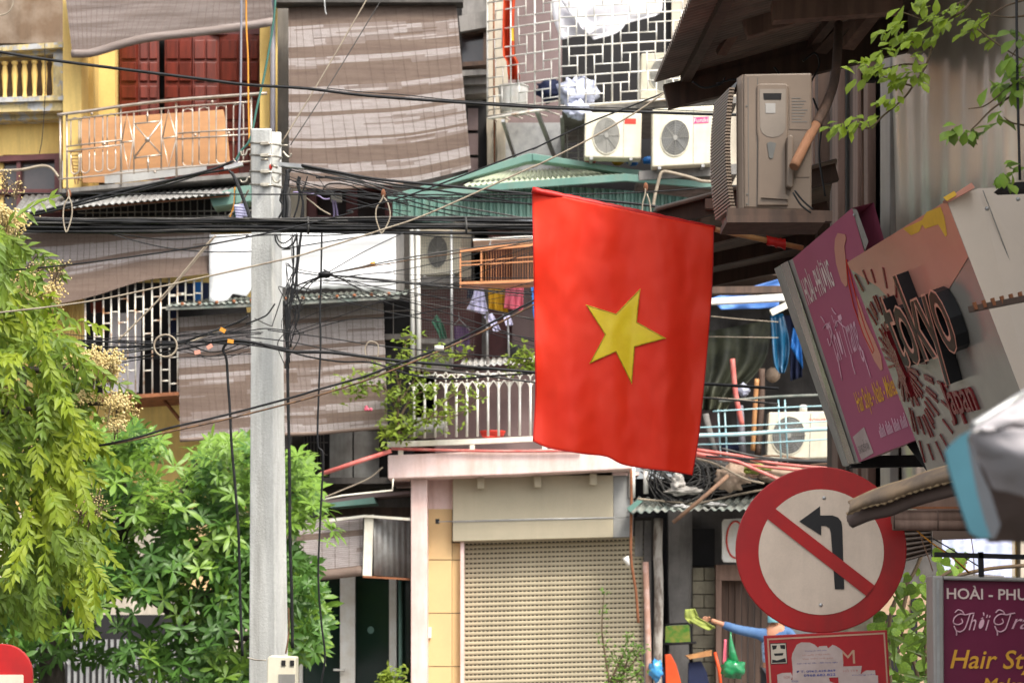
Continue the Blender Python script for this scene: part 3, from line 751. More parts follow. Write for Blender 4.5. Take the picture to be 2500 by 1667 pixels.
for Q, nc, nr in ((side_q(), 3, 5), (front_q(), 5.2, 4.85)):
    main = MB()
    for i in range(int(nc) + 1):
        part('upright', MB().tube([Q(i / nc, 0), Q(i / nc, 1)], .014 if i in (0, 2, 3) else .011, 6), m_white, cage)
    for j in range(int(nr) + 1):
        part('cross_bar', MB().tube([Q(0, 1 - j / nr), Q(1, 1 - j / nr)], .011, 6), m_white, cage)
    for i in range(int(nc + .9)):
        for j in range(int(nr + .9)):
            f = (i + j) % 2
            mb = MB()
            def S(u, v): 
                u = 1 - u if f else u
                return Q(min(1, (i + u) / nc), max(0, 1 - (j + 1 - v) / nr), .004)
            for a, b_ in (((0, .33), (.64, .33)), ((.64, 0), (.64, .66)), ((.32, .33), (.32, 1)), ((.32, .66), (1, .66))):
                mb.tube([S(*a), S(*b_)], .0085, 5)
            part('lattice_cell', mb, m_white, cage)
mb = MB()
for k in range(7): mb.tube([P(1195 + k * 26, 288 - k * 4, 29.9 - k * .16), P(1215 + k * 30, 296 - k * 3, 30.6)], .011, 4)
mb.tube([P(1190, 287, 30.0), P(1366, 262, 28.8)], .016, 6); mb.tube([P(1190, 270, 30.0), P(1366, 246, 28.8)], .008, 5)
part('cage_floor', mb, m_rustwhite, cage)
part('strut', MB().beam(P(1310, 270, 29.0), P(1358, 395, 30.6), .05, .05), m_galv, H)
part('strut', MB().beam(P(1228, 295, 29.7), P(1262, 400, 30.6), .045, .045), m_galv, H)
part('strut', MB().beam(P(1372, 285, 29.4), P(1376, 400, 30.2), .05, .05), m_galv, H)

def sheet(name, label, cat, left, right, Y, m, amp=.02, waves=4, nu=20, nv=14, solid=.006, group=None, ph=0.0, slant=0.0):
    L_, R_ = [Vector((p[0], p[1], 0)) for p in left], [Vector((p[0], p[1], 0)) for p in right]
    L_, R_ = spline(L_, 6), spline(R_, 6)
    def at(c, v):
        f = v * (len(c) - 1); i = min(int(f), len(c) - 2); return c[i].lerp(c[i + 1], f - i)
    def S(u, v):
        p = at(L_, v).lerp(at(R_, v), u)
        y = Y - amp * (.3 + v) * math.sin(2 * math.pi * waves * u + ph + 1.3 * v) + amp * 1.2 * noise.noise((u * 3 + ph, v * 3, Y)) + slant * u
        return P(p.x, p.y, y)
    return solo(name, label, cat, MB().grid(S, nu, nv), m, group, solid=solid)
sheet('white_sheet', 'white bed sheet hung over the top of the lattice cage', 'sheet', [(1345, -60), (1350, 40), (1370, 98)], [(1612, -60), (1617, 20), (1600, 40)], 29.1, m_whitecloth, .03, 3, 30, 20)
sheet('white_sheet', 'bunched white cloth drooping under the bed sheet in the cage', 'cloth', [(1368, 0), (1395, 40), (1420, 70)], [(1560, -30), (1520, 70), (1450, 98)], 29.0, m_whitecloth, .035, 2, 30, 20)
mb = MB(); mb.grid(lambda u, v: P(1232 + 28 * u - 5 * math.sin(3 * v) + v * 10 * (v > .8), -40 + 235 * v, 29.75 - .1 * math.cos(u * 6.28 * 1.2)), 14, 16)
t = thing('rolled_flag', 'furled orange red flag hanging inside the lattice cage', 'flag', (1250, 200, 29.8))
part('cloth', mb, m_orangeflag, t, solid=.006)
part('star_patch', MB().grid(lambda u, v: P(1244 + 9 * u + 2 * v, 66 + 34 * v, 29.62), 3, 3), m_star, t)
part('pole', MB().ptube([(1246, -60), (1262, 210)], 29.9, 4, 6, 0), m_brownpole, t)
mb = MB(); mb.grid(lambda u, v: P(1253, 215 + 62 * v, 29.95) + Vector((math.cos(6.283 * u), math.sin(6.283 * u), 0)) * (.20 - .03 * v), 20, 4)
t = thing('white_bucket', 'white translucent bucket standing inside the lattice cage', 'bucket', (1253, 277, 29.95))
part('bucket_body', mb, m_white, t, solid=.01)
part('rim', MB().tube([P(1253, 214, 29.95) + Vector((math.cos(a * .314), math.sin(a * .314), 0)) * .205 for a in range(20)], .012, 5, True), m_white, t)
def blob(name, label, cat, c, r, m, lump=.25, seed=0, nu=22, nv=16):
    c = Vector(c); r = Vector(r)
    def S(u, v):
        d = Vector((math.cos(6.2832 * u) * math.sin(math.pi * v), math.sin(6.2832 * u) * math.sin(math.pi * v), math.cos(math.pi * v)))
        k = 1 + lump * noise.fractal(d * 2.2 + Vector((seed, 0, 0)), .7, 2, 3)
        return c + Vector((d.x * r.x, d.y * r.y, d.z * r.z)) * k
    return solo(name, label, cat, MB().grid(S, nu, nv), m)
blob('plastic_bag', 'pale lilac plastic bag stuffed against the lattice cage', 'bag', P(1412, 228, 28.9), (.24, .12, .2), m_bag, .5, 1)
blob('plastic_bag', 'lower knotted end of a pale bag poking under the cage', 'bag', P(1410, 272, 28.75), (.15, .08, .11), m_bag, .6, 5)
blob('dark_bundle', 'dark bundle behind the pale plastic bag in the cage', 'bundle', P(1345, 222, 29.4), (.2, .12, .14), m_navy, .4, 3)
for i, (x, y, m, lab) in enumerate(((1442, 391, m_redlogo, 'small red plastic pot under the smeared logo unit'), (1508, 395, m_mustard, 'small yellow plastic pot on the ledge between air conditioners'), (1545, 396, m_bluecloth, 'blue plastic scrap on the ledge beneath the pink label unit'), (1582, 392, m_bluecloth, 'blue plastic lid propped beside the pink label unit'))):
    blob('plastic_pot', lab, 'pot', P(x, y, 29.0), (.075, .06, .05), m, .3, i + 11, 14, 10)

# ------------------------------------------------------------------ green hipped roof
G = thing('green_roof', 'teal green hipped sheet roof with ridged wall beneath it', 'roof', (1330, 1060, 29.5))
def cor_on(a, b, c, d, n, amp): return corrugated(MB(), a, b, c, d, n, amp)
apex = P(1290, 378, 30.3)
part('roof_sheet', cor_on(P(1130, 455, 28.7), P(1540, 428, 28.7), P(1460, 408, 30.2), P(1200, 420, 30.2), 30, .016), m_palegreen, G, solid=.005)
part('ridge_cap', MB().prism([(946, 478), (1110, 432), (1290, 374), (1318, 377), (1330, 392), (1285, 396), (1130, 440), (970, 486)], 28.9, .2).prism([(1300, 374), (1460, 400), (1640, 428), (1760, 446), (1752, 452), (1545, 428), (1430, 408), (1300, 392)], 28.88, .2), m_green, G, bevel=.01)
part('fascia', MB().prism([(944, 478), (1250, 444), (1528, 424), (1760, 448), (1758, 462), (1528, 442), (1250, 462), (950, 492)], 28.62, .06), m_green, G, bevel=.006)
mb = MB()
mb.grid(lambda u, v: P(958 + 800 * u, 488 - 40 * math.sin(math.pi * min(1, u * 1.05)) * .8 + (72 + 8 * u) * v, 28.95 - .02 * max(-1, min(1, 2.2 * math.sin(6.2832 * u * 44)))), 44 * 10, 2, False)
part('ridged_wall', mb, m_green, G)
part('purlin', MB().box(960, 505, 1760, 512, 29.3, .1), m_rust, G)
solo('white_vent_pipe', 'bent white drain pipe standing in front of the green roof', 'pipe', MB().ptube(z3((1158, 1420), (1175, 1330), (1195, 1250), (1222, 1178), (1300, 1185), (1420, 1215), (1500, 1240), (1640, 1245)), 28.4, 8, 8, 4), m_rope)

# ------------------------------------------------------------------ pink shutter house
H = thing('pink_house', 'pink house with a closed roller shutter below a white balcony', 'house', (1290, 1800, 29.5))
part('wall', MB().box(1000, 560, 1250, 1110, 31.0, .3), m_maroon, H)
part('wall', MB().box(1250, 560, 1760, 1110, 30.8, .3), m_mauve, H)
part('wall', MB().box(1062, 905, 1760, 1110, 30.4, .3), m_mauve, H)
part('wall', MB().box(1024, 540, 1150, 678, 30.25, .2), m_cream, H)
part('wall', MB().box(1000, 560, 1022, 720, 30.3, .3), m_cream, H)
slab = part('balcony_slab', MB().prism([(947, 1111), (1180, 1101), (1545, 1089), (1545, 1144), (1250, 1158), (947, 1168)], 28.5, 2.4), m_pink, H, bevel=.015)
part('door_side', MB().box(1176, 690, 1194, 1090, 30.6, .1), m_dark_wall, H)
part('front_pillar', MB().box(1003, 1168, 1043, 1900, 28.75, .55), m_pink, H, bevel=.012)
part('inner_wall', MB().box(1043, 1165, 1110, 1242, 29.15, .2), m_pink, H)
for k, (a, b_) in enumerate(((1242, 1365), (1367, 1495), (1497, 1625), (1627, 1900))):
    part('tile', MB().box(1043, a, 1103, b_, 29.15, .2), m_tan, H)
    part('tile', MB().box(1104, max(a, 1325), 1124, b_, 29.2, .2), m_tan, H)
part('shutter_jamb', MB().box(1124, 1322, 1133, 1900, 29.1, .3), m_pink, H)
part('sign_box', MB().prism([(1105, 1160), (1497, 1148), (1497, 1311), (1105, 1321)], 29.0, .35), m_beige, H, bevel=.01)
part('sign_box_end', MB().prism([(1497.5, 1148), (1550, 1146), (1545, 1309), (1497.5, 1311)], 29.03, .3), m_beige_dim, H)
part('box_seam', MB().prism([(1106, 1273), (1497, 1263), (1497, 1265), (1106, 1275)], 28.99, .02), m_grille, H)
part('rod', MB().ptube([(1070, 1273), (1320, 1266), (1545, 1262)], 28.85, 3, 6, 0), m_galv, H)
part('rod_end', MB().wbox(P(1068, 1272, 28.95), (.05, .12, .06)), m_black, H)
br = part('bracket', MB().box(1165, 1164, 1182, 1192, 28.8, .12), m_beige, H, bevel=.01)
copy_part(br, H, Vector((139 * 28.8 / F, 0, 3 * 28.8 / F))); copy_part(br, H, Vector((275 * 28.8 / F, 0, 9 * 28.8 / F)))
part('wall_switch', MB().box(1042, 1530, 1053, 1557, 29.1, .05), m_offwhite, H, bevel=.005)
part('soffit', MB().box(1043, 1152, 1560, 1160, 29.0, 2.0), m_pink, H)
part('wall', MB().box(990, 1168, 1800, 1900, 31.2, .2), m_black, H)
sh = part('roller_shutter', MB().box(1120, 1300, 1600, 1900, 29.6, .02), m_black, H)
slope = -.026
Ys = 29.35; pitch = 11.8
mb = MB()
def row(dy, h): return [P(1133, 1318 + dy, Ys - h), P(1586, 1318 + dy + slope * 453, Ys - h)]
rr_ = [row(0, 0), row(2.5, .012), row(6.0, .014), row(8.6, .006)]
for a, b_ in zip(rr_, rr_[1:]): mb.add([a[0], b_[0], b_[1], a[1]], [(0, 1, 2, 3)], True)
for k in range(45):
    x0 = 1133 + k * 10.07
    mb.add([P(x0, 1318 + 8.6 + slope * (x0 - 1133), Ys - .006), P(x0 + 3.6, 1318 + 8.6 + slope * (x0 + 3.6 - 1133), Ys - .006), P(x0 + 3.6, 1318 + 11.9 + slope * (x0 - 1130), Ys - .002), P(x0, 1318 + 11.9 + slope * (x0 - 1133), Ys - .002)], [(3, 2, 1, 0)])
one = part('slat', mb, m_shutter, sh)
for k in range(1, 41): copy_part(one, sh, Vector((0, 0, -k * pitch * Ys / F)))
part('guide_rail', MB().box(1572, 1300, 1590, 1900, 29.25, .12), m_dark_wall, sh)
# white balcony railing
rl = part('balcony_railing', MB().prism([(945, 1078), (1180, 1070), (1310, 1064), (1560, 1056), (1560, 1068), (1310, 1077), (1180, 1083), (945, 1092)], 28.55, .07), m_offwhite, H, bevel=.006)
for x, y in ((978, 1086), (1153, 1082), (1330, 1074)): part('rail_foot', MB().box(x - 6, y, x + 6, y + 24, 28.56, .06), m_offwhite, rl)
mb = MB().ptube([(1140, 937), (1140, 1066)], 28.6, 6, 8, 0)
mb.ptube([(1140, 960), (1137, 945), (1130, 934), (1127, 931)], 28.6, 3.4, 6, 4); mb.ptube([(1140, 960), (1143, 945), (1150, 934), (1153, 931)], 28.6, 3.4, 6, 4)
mb.ptube([(1134, 936), (1146, 936)], 28.6, 4, 6, 0)
one = part('baluster', mb, m_white, rl)
for k in list(range(-5, 0)) + list(range(1, 12)): copy_part(one, rl, Vector((k * 25.8 * 28.6 / F, 0, k * 25.8 * .026 * 28.6 / F)))
mb = MB()
for k in range(-3, 12):
    cx = 1140 + 12.9 + k * 25.8; y = 931 - k * .6
    mb.ptube([(cx - 12.9, y), (cx - 11, y - 9), (cx, y - 17), (cx + 11, y - 9), (cx + 12.9, y)], 28.6, 3, 5, 4)
    mb.ptube([(cx - 8, y - 14), (cx - 12.9, y - 24), (cx - 18, y - 14)], 28.6, 2.4, 5, 4)
part('arched_top', mb, m_white, rl)
part('top_rail', MB().ptube([(1000, 917), (1310, 909), (1560, 900)], 28.62, 3.2, 6, 0), m_white, rl)
mb = MB(); corrugated(mb, P(1120, 895, 29.1), P(1330, 884, 29.1), P(1330, 868, 30.0), P(1130, 878, 30.0), 14, .014)
solo('balcony_awning_sheet', 'white corrugated sheet lying behind the white balcony railing', 'roof sheet', mb, m_white, solid=.005)
solo('red_basin', 'red plastic basin on the balcony floor behind the white bars', 'basin', MB().grid(lambda u, v: P(1203, 1052 + 14 * v, 29.3) + Vector((math.cos(6.2832 * u), math.sin(6.2832 * u), 0)) * (.17 - .03 * v), 20, 3), m_redlogo, solid=.008)
# white drain pipes, posts and wire mesh
for i, x in enumerate((1006, 1020)):
    solo('drain_pipe', ('white drain pipe beside the side window, first of the pair', 'white drain pipe nearer the laundry, second of the pair')[i], 'pipe', MB().ptube([(x, 555), (x + 1, 700), (x + 3, 905)], 29.0 - i * .05, 13 - i, 10, 0), m_pipe)
solo('dark_post', 'dark grey post at the end of the white tarpaulin', 'post', MB().box(968, 560, 986, 712, 29.0, .2), m_concrete)
ms = thing('wire_mesh', 'fine wire mesh screen in front of the laundry', 'wire mesh', (1090, 900, 29.0))
mb = MB()
for k in range(22): mb.ptube([(1030 + k * 6, 572), (1030 + k * 6, 905)], 29.0, .7, 3, 0)
for k in range(46): mb.ptube([(1028, 572 + k * 7.4), (1160, 570 + k * 7.4)], 29.0, .7, 3, 0)
part('mesh_wires', mb, m_fan, ms, kind='stuff')
part('mesh_post', MB().ptube([(1102, 560), (1103, 900)], 28.95, 7, 8, 0), m_galv, ms)
part('mesh_post', MB().ptube([(1189, 760), (1190, 890)], 28.95, 6, 8, 0), m_galv, ms)
part('mesh_post', MB().ptube([(1240, 780), (1243, 890)], 28.95, 5, 8, 0), m_galv, ms)
t = thing('storage_shelf', 'cluttered dark shelf below the air conditioner behind wire mesh', 'shelf', (1080, 720, 30.2))
part('shelf_board', MB().box(1026, 676, 1125, 690, 29.5, .6), m_concrete, t); part('shelf_board', MB().box(1026, 826, 1110, 838, 29.6, .6), m_concrete, t)
part('shelf_back', MB().box(1026, 690, 1190, 900, 30.75, .05), m_maroon, t)
part('awning_lip', MB().prism([(1155, 583), (1330, 573), (1330, 580), (1155, 588)], 28.7, .5), m_white, t)
part('box', MB().box(1030, 838, 1100, 905, 29.8, .3), m_concrete, t)
# laundry
lg = 'laundry on the pink house balcony'
t_ = sheet('lilac_shirt', 'lilac white shirt hanging under the orange bird cage', 'shirt', zj((742, 600), (715, 740), (640, 905)), zj((820, 600), (850, 780), (890, 965)), 29.3, m_shirt, .02, 3, group=lg)
sheet('lilac_shirt', 'lilac white sleeve with cuff hanging below the mustard cloth', 'shirt', zj((835, 985), (900, 1060), (950, 1160)), zj((930, 940), (980, 1040), (1025, 1135)), 29.35, m_shirt, .02, 2, 10, 10, group=lg)
sheet('lilac_shirt', 'short lilac white cuff hanging beside the mauve wall', 'shirt', zj((1050, 960), (1065, 1030), (1085, 1085)), zj((1130, 960), (1150, 1030), (1165, 1075)), 29.35, m_shirt, .015, 2, 8, 8, group=lg)
sheet('mustard_cloth', 'mustard yellow towel hanging between the shirt and pink cloth', 'towel', zj((880, 590), (885, 750), (890, 900)), zj((1075, 590), (1090, 760), (1110, 935)), 29.4, m_mustard, .02, 3, group=lg)
sheet('pink_cloth', 'bright pink towel hanging under the bird cage', 'towel', zj((1080, 585), (1075, 730), (1062, 885)), zj((1290, 585), (1280, 740), (1275, 920)), 29.35, m_pinkcloth, .02, 3, group=lg)
sheet('blue_cloth', 'bright blue plastic apron hanging at the edge of the red flag', 'apron', zj((1340, 575), (1365, 650), (1385, 900), (1400, 1000)), zj((1480, 575), (1480, 700), (1480, 900), (1470, 1010)), 29.3, m_bluecloth, .03, 2, group=lg)
sheet('navy_cloth', 'small navy cloth hanging beside the lilac shirt', 'cloth', zj((655, 600), (650, 690), (648, 780)), zj((735, 600), (720, 690), (700, 780)), 29.5, m_navy, .015, 2, 8, 8, group=lg)
sheet('green_cloth', 'long green cloth hanging behind the wire mesh', 'cloth', zj((245, 1040), (290, 1120), (350, 1240)), zj((305, 955), (380, 1080), (425, 1230)), 29.6, m_greencloth, .03, 2, 10, 12, group=lg)
t = thing('hanging_dress', 'purple dress on a wire hanger behind the mesh', 'dress', P(1128, 880, 29.7), lg)
part('hanger', MB().ptube(zj((550, 930), (560, 1010), (500, 1075)), 29.65, 3, 5, 0).ptube(zj((560, 1010), (680, 1135)), 29.65, 3, 5, 0), m_galv, t)
part('cloth', MB().grid(lambda u, v: P(*zj((500 + 170 * u + 12 * v, 1090 + 290 * v))[0], 29.7 - .02 * math.sin(9 * u)), 14, 8), m_purplecloth, t, solid=.006)
blob('black_helmet', 'round black helmet on the balcony beside the mauve wall', 'helmet', P(1258, 862, 29.4), (.13, .12, .12), m_black, .05, 2)
# bird cage
C_ = thing('bird_cage', 'long orange cane bird cage hanging above the laundry', 'bird cage', (1215, 690, 28.7))
Y0, dpt = 28.4, .45
top = lambda x: 612 - (x - 1125) * .085; bot = lambda x: 688 - (x - 1125) * .035
part('frame', MB().beam(P(1123, top(1123), Y0), P(1340, top(1340), Y0), .03, .05).beam(P(1123, top(1123), Y0 + dpt), P(1340, top(1340), Y0 + dpt), .03, .03).beam(P(1123, 648, Y0), P(1340, 636, Y0), .012, .015).beam(P(1123, 640, Y0), P(1340, 624, Y0), .012, .012).beam(P(1124, top(1124), Y0), P(1124, 702, Y0), .02, .02, Vector((0, 1, 0))).beam(P(1175, top(1175), Y0), P(1175, bot(1175), Y0), .018, .018, Vector((0, 1, 0))), m_cage, C_)
a, b_, c, d = P(1123, bot(1123), Y0), P(1340, bot(1340), Y0), P(1340, bot(1340), Y0) + Vector((0, dpt, 0)), P(1123, bot(1123), Y0) + Vector((0, dpt, 0))
part('floor_tray', MB().add([a, b_, c, d] + [p + Vector((0, 0, -.035)) for p in (a, b_, c, d)], [(0, 1, 2, 3), (7, 6, 5, 4), (0, 4, 5, 1), (1, 5, 6, 2), (2, 6, 7, 3), (3, 7, 4, 0)]), m_cage, C_)
mb = MB()
for k in range(25):
    x = 1179 + k * 6.5
    mb.tube([P(x, top(x), Y0), P(x, bot(x), Y0)], .0018, 4)
    if k % 2: mb.tube([P(x, top(x), Y0) + Vector((0, dpt, 0)), P(x, bot(x), Y0) + Vector((0, dpt, 0))], .0018, 4)
part('cage_bars', mb, m_cage, C_, kind='stuff')
part('hook', MB().ptube(zj((915, 135), (900, 165), (915, 185), (900, 200)), 28.6, 3, 5, 3), m_galv, C_)
# planter with yellow-green climber at the balcony end
blob('planter', 'grey trough planter at the end of the white balcony', 'planter', P(1035, 1045, 28.75), (.32, .16, .14), m_planter, .05, 4)
# red pipes
solo('red_pipe', 'red pipe sloping up to the pink balcony slab', 'pipe', MB().ptube([(783, 1157), (955, 1100)], 28.2, 11, 8, 0), m_redpipe)
solo('red_pipe', 'red pipe running along the foot of the white balcony railing', 'pipe', MB().ptube([(955, 1095), (1100, 1099), (1240, 1101), (1420, 1100)], 28.45, 7, 8), m_redpipe)
solo('rag_pipe', 'thin cream pipe bent along the underside of the dark ledge', 'pipe', MB().ptube(z10((480, 430), (600, 405), (910, 372), (915, 300)), 28.3, 5, 6, 0), m_offwhite)
solo('thin_rod', 'thin twisted cord sloping under the pink slab corner', 'cord', MB().ptube(z10((440, 435), (600, 370), (760, 300), (850, 230)), 28.35, 4, 6), m_rope)

# ------------------------------------------------------------------ grey shop front under the dark ledge
H = thing('shop_front', 'dark glass shop front with white frames under a small blind', 'shop front', (860, 1800, 30))
dw = part('door', MB().box(735, 1395, 1000, 1900, 30.4, .05), m_doorglass, H)
part('frame_upright', MB().box(830, 1400, 867, 1900, 30.2, .1), m_white, H, bevel=.006)
part('frame_upright', MB().box(950, 1408, 968, 1900, 30.2, .1), m_white, H, bevel=.006)
part('frame_upright', MB().box(722, 1400, 738, 1900, 30.2, .1), m_white, H)
part('handle', MB().ptube([(814, 1634), (842, 1635)], 30.1, 6, 6, 0).box(832, 1628, 840, 1642, 30.12, .06), m_white, H)
part('emblem', MB().add([P(905 + 8 * math.cos(a * .4), 1537 + 9 * math.sin(a * .4), 30.38) for a in range(16)], [tuple(range(16))]), m_green, H)
part('pipe', MB().ptube([(977, 1400), (979, 1900)], 29.9, 9, 8, 0), m_green, H)
part('upper_wall', MB().box(700, 1180, 1004, 1400, 30.6, .2), m_dark_wall, H)
part('green_strip', MB().prism([(800, 1228), (912, 1213), (918, 1228), (806, 1238)], 29.0, .6), m_green, H)
part('pink_board', MB().prism([(700, 1236), (900, 1205), (1000, 1198), (1000, 1205), (900, 1215), (700, 1246)], 29.1, .7), m_mauve, H)
part('brown_board', MB().box(800, 1238, 1004, 1262, 29.6, .4), m_timber, H)
blind('bamboo_blind', 'small short bamboo blind beside the rusty sheet metal box', [(700, 1275), (800, 1265), (886, 1258)], [(700, 1398), (800, 1394), (886, 1384)], 29.0, 28.95, 26, 6, m_blind, 1, 26, 8)
t = thing('metal_box', 'rusty grey sheet metal sign box with cream edge above the shop door', 'sign box', (950, 1410, 29))
mb = MB(); mb.grid(lambda u, v: P(912 + 90 * u, 1257 + 8 * u + (147 - 2 * u) * v, 28.9 + .35 * u - .008 * math.sin(u * 40)), 60, 2)
part('corrugated_side', mb, m_tin, t, solid=.006)
part('edge_post', MB().prism([(890, 1257), (912, 1256), (907, 1406), (885, 1405)], 28.85, .08), m_offwhite, t, bevel=.004)
part('top_rim', MB().prism([(800, 1268), (890, 1256), (1003, 1264), (1003, 1270), (890, 1262), (800, 1274)], 28.8, .1), m_offwhite, t)
part('bottom_rim', MB().prism([(886, 1404), (1003, 1411), (1003, 1416), (886, 1409)], 28.84, .1), m_rust, t)
# folding gate and cream wall behind the trees
t = thing('folding_gate', 'grey folding lattice gate behind the trees', 'gate', (250, 1800, 28.5))
for k in range(26): part('gate_bar', MB().box(60 + k * 15, 1560, 67 + k * 15, 1800, 28.6, .03), m_galv, t)
mb = MB()
for k in range(25):
    for y in (1595, 1680):
        mb.ptube([(63 + k * 15, y), (78 + k * 15, y + 30)], 28.58, 3, 4, 0); mb.ptube([(63 + k * 15, y + 30), (78 + k * 15, y)], 28.57, 3, 4, 0)
part('scissor_bars', mb, m_galv, t, kind='stuff')
H = thing('ground_floor_wall', 'cream ground floor wall behind the dense green tree', 'wall', (350, 1800, 30))
part('wall', MB().box(-260, 1250, 725, 1900, 29.7, .3), m_cream, H)
part('sign_board', MB().box(420, 1280, 700, 1440, 29.5, .1), m_tan, H)
part('dark_opening', MB().box(40, 1500, 470, 1900, 29.6, .05), m_black, H)
# ------------------------------------------------------------------ old cluttered house beside the shutter
H = thing('old_house', 'old dark house with a cluttered barred loft and plank door', 'house', (1850, 1800, 31))
part('loft_wall', MB().box(1690, 470, 2320, 1180, 31.8, .2), m_dark_wall, H)
part('loft_roof', MB().box(1735, 655, 2330, 672, 28.6, 3.2), m_timber, H)
part('loft_side', MB().box(1690, 672, 1702, 1130, 28.9, 2.9), m_dark_wall, H)
part('loft_floor', MB().box(1700, 1120, 2320, 1140, 29.2, 2.4), m_dark_wall, H)
part('wall', MB().box(1760, 1140, 2320, 1280, 31.0, .2).box(1556, 1240, 1600, 1900, 30.2, .2), m_black, H)
part('wall', MB().box(1632, 1240, 1690, 1900, 30.1, .25), m_concrete, H, 'bare grey wall strip')
part('wall', MB().box(1690, 1240, 1766, 1450, 30.3, .2).box(1766, 1240, 2300, 1425, 30.3, .2), m_dark_wall, H)
for r_ in range(14):
    y = 1385 + r_ * 33
    for a, b_ in ((1691, 1748),) if r_ % 2 else ((1691, 1718), (1719.5, 1748)):
        part('block', MB().box(a, y, b_, y + 31.5, 30.05, .2), m_block, H, bevel=.008)
df = part('door_frame', MB().box(1748, 1415, 1762, 1900, 29.9, .3).box(1748, 1378, 1900, 1416, 29.9, .3), m_timber_lt, H)
for k in range(9): part('plank', MB().box(1763 + k * 16, 1418, 1777.5 + k * 16, 1900, 30.2 + .02 * (k % 2), .05), m_timber, H)
part('carved_screen', MB().box(1690, 1290, 1745, 1380, 30.2, .05), m_black, H)
part('beam', MB().prism([(1735, 728), (1920, 716), (1920, 733), (1735, 742)], 26.0, .12), m_white, H)
part('beam', MB().prism([(1720, 700), (1920, 697), (1920, 714), (1720, 716)], 26.2, .2), m_timber, H)
part('bracket', MB().beam(P(1882, 764, 24), P(1935, 738, 24), .055, .07), m_offwhite, H)
# weathered posts and pipes
solo('wooden_post', 'weathered grey white wooden post beside the shutter', 'post', MB().tube(spline([P(x, y, 29.2) for x, y in z11((1290, 545), (1285, 750), (1292, 950), (1290, 1200), (1285, 1440), (1285, 2000))], 4), .062, 10), m_oldpost)
solo('drain_pipe', 'pinkish brown drain pipe at the edge of the roller shutter', 'pipe', MB().ptube([(1576, 1371), (1580, 1500), (1583, 1600), (1585, 1900)], 28.9, 15, 10, 4), mat('pinkish_pipe', (.42, .24, .18), (.55, .38, .33), 2, lo=.5, hi=.6, r=.6))
solo('rusty_rod', 'rusty brown rod hanging over the end of the shutter', 'rod', MB().ptube(z11((1120, 245), (1122, 500), (1120, 790), (1150, 1000), (1165, 1195)), 28.5, 7, 8), m_rust)
solo('white_lamp', 'small white lamp head on the rusty rod beside the shutter', 'lamp', MB().tube([P(*z11((1085, 785))[0], 28.4), P(*z11((1105, 838))[0], 28.4)], [.045, .02], 10), m_white)
solo('black_pole', 'thin black upright pole against the bare grey wall strip', 'pole', MB().ptube(z11((1335, 540), (1345, 900), (1355, 1210)), 29.9, 4, 6), m_black)
solo('wall_conduit', 'thin grey conduit running down the block wall', 'conduit', MB().ptube(z11((1480, 700), (1483, 1100)), 29.95, 3, 6, 0), m_concrete)
for i, x in enumerate((1543, 1577)):
    solo('fat_pipe', ('fat white drain pipe under the flag hem above the old awning', 'shorter white drain pipe beside the coiled cables')[i], 'pipe', MB().ptube([(x, 1135), (x, 1215 - i * 10)], 29.0, 17 - i * 4, 10, 0), m_pipe)
t = thing('meter_cabinet', 'dark meter cabinet under the old corrugated awning', 'cabinet', (1570, 1370, 29.4))
part('box', MB().box(1542, 1262, 1596, 1366, 29.35, .25), m_dark_wall, t, bevel=.01)
part('door', MB().box(1550, 1270, 1570, 1358, 29.32, .03).box(1573, 1270, 1590, 1358, 29.32, .03), m_concrete, t)
# awning with junk
A = thing('old_awning', 'small torn green corrugated awning under coiled cables', 'awning', (1700, 1260, 29))
def aw(u, v):
    x0, y0 = 1530 + u * 480, 1252 - 12 * math.sin(u * 3) + u * 8
    x1, y1 = 1556 + u * 490, 1214 - u * 14 + 10 * math.sin(u * 5)
    return P(x0 + (x1 - x0) * v, y0 + (y1 - y0) * v, 28.3 + 1.5 * v) + Vector((0, 0, .018 * math.sin(6.2832 * u * 24)))
part('roof_sheet', MB().grid(aw, 24 * 8, 4), m_green_dull, A, solid=.008)
part('edge_rope', MB().ptube(z11((1160, 425), (1300, 438), (1480, 455), (1600, 440), (1800, 395), (2100, 340)), 28.9, 6, 6), m_rope, A)
part('brace', MB().prism([(1530, 1240), (1556, 1220), (1570, 1222), (1540, 1250)], 28.25, .05), m_green, A)
for i in range(9):
    rr = 52 + i * 4.2; cx, cy = 1664 + (i % 3) * 7 - 6, 1160 + (i % 4) * 4
    pts = [P(cx + rr * .98 * math.cos(a * .2618) + 3 * math.sin(a * 2 + i), cy + rr * .92 * math.sin(a * .2618), 28.75 + i * .03) for a in range(24)]
    if i == 0: coil = thing('cable_coil', 'coil of black cable lying on the old green awning', 'cable coil', (1664, 1235, 28.8))
    part('loop', MB().tube(pts, .008, 5, True), m_cable if i % 2 else m_cable_grey, coil)
labs = ['crumpled pale rag hung on the stick on the old awning', 'flattened dirty carton inside the cable coil', 'grey plastic scrap upright inside the cable coil', 'pale scrap on the front edge of the old awning', 'long pale scrap lying along the old awning', 'yellow green sheet scrap under the red poles', 'brown rag heap beside the round sign on the awning', 'grey scrap heap behind the gutter and round sign']
for i, (x, y, rx, rz, m) in enumerate(((1788, 1165, .2, .16, m_junk), (1668, 1198, .22, .05, m_plasticjunk), (1655, 1180, .08, .12, m_plasticjunk), (1662, 1238, .11, .035, m_whiteboard), (1745, 1232, .13, .03, m_whiteboard), (1840, 1144, .2, .06, m_glove), (1930, 1160, .35, .12, m_junk), (2175, 1165, .3, .14, m_plasticjunk))):
    blob('scrap', labs[i], 'scrap', P(x, y, 28.6), (rx, .12, rz), m, .55, i * 3.1)
solo('broom_stick', 'pale wooden stick poking down over the awning edge', 'stick', MB().ptube([(1643, 1275), (1725, 1207), (1778, 1160)], 28.1, 10, 8, 0), m_brownpole)
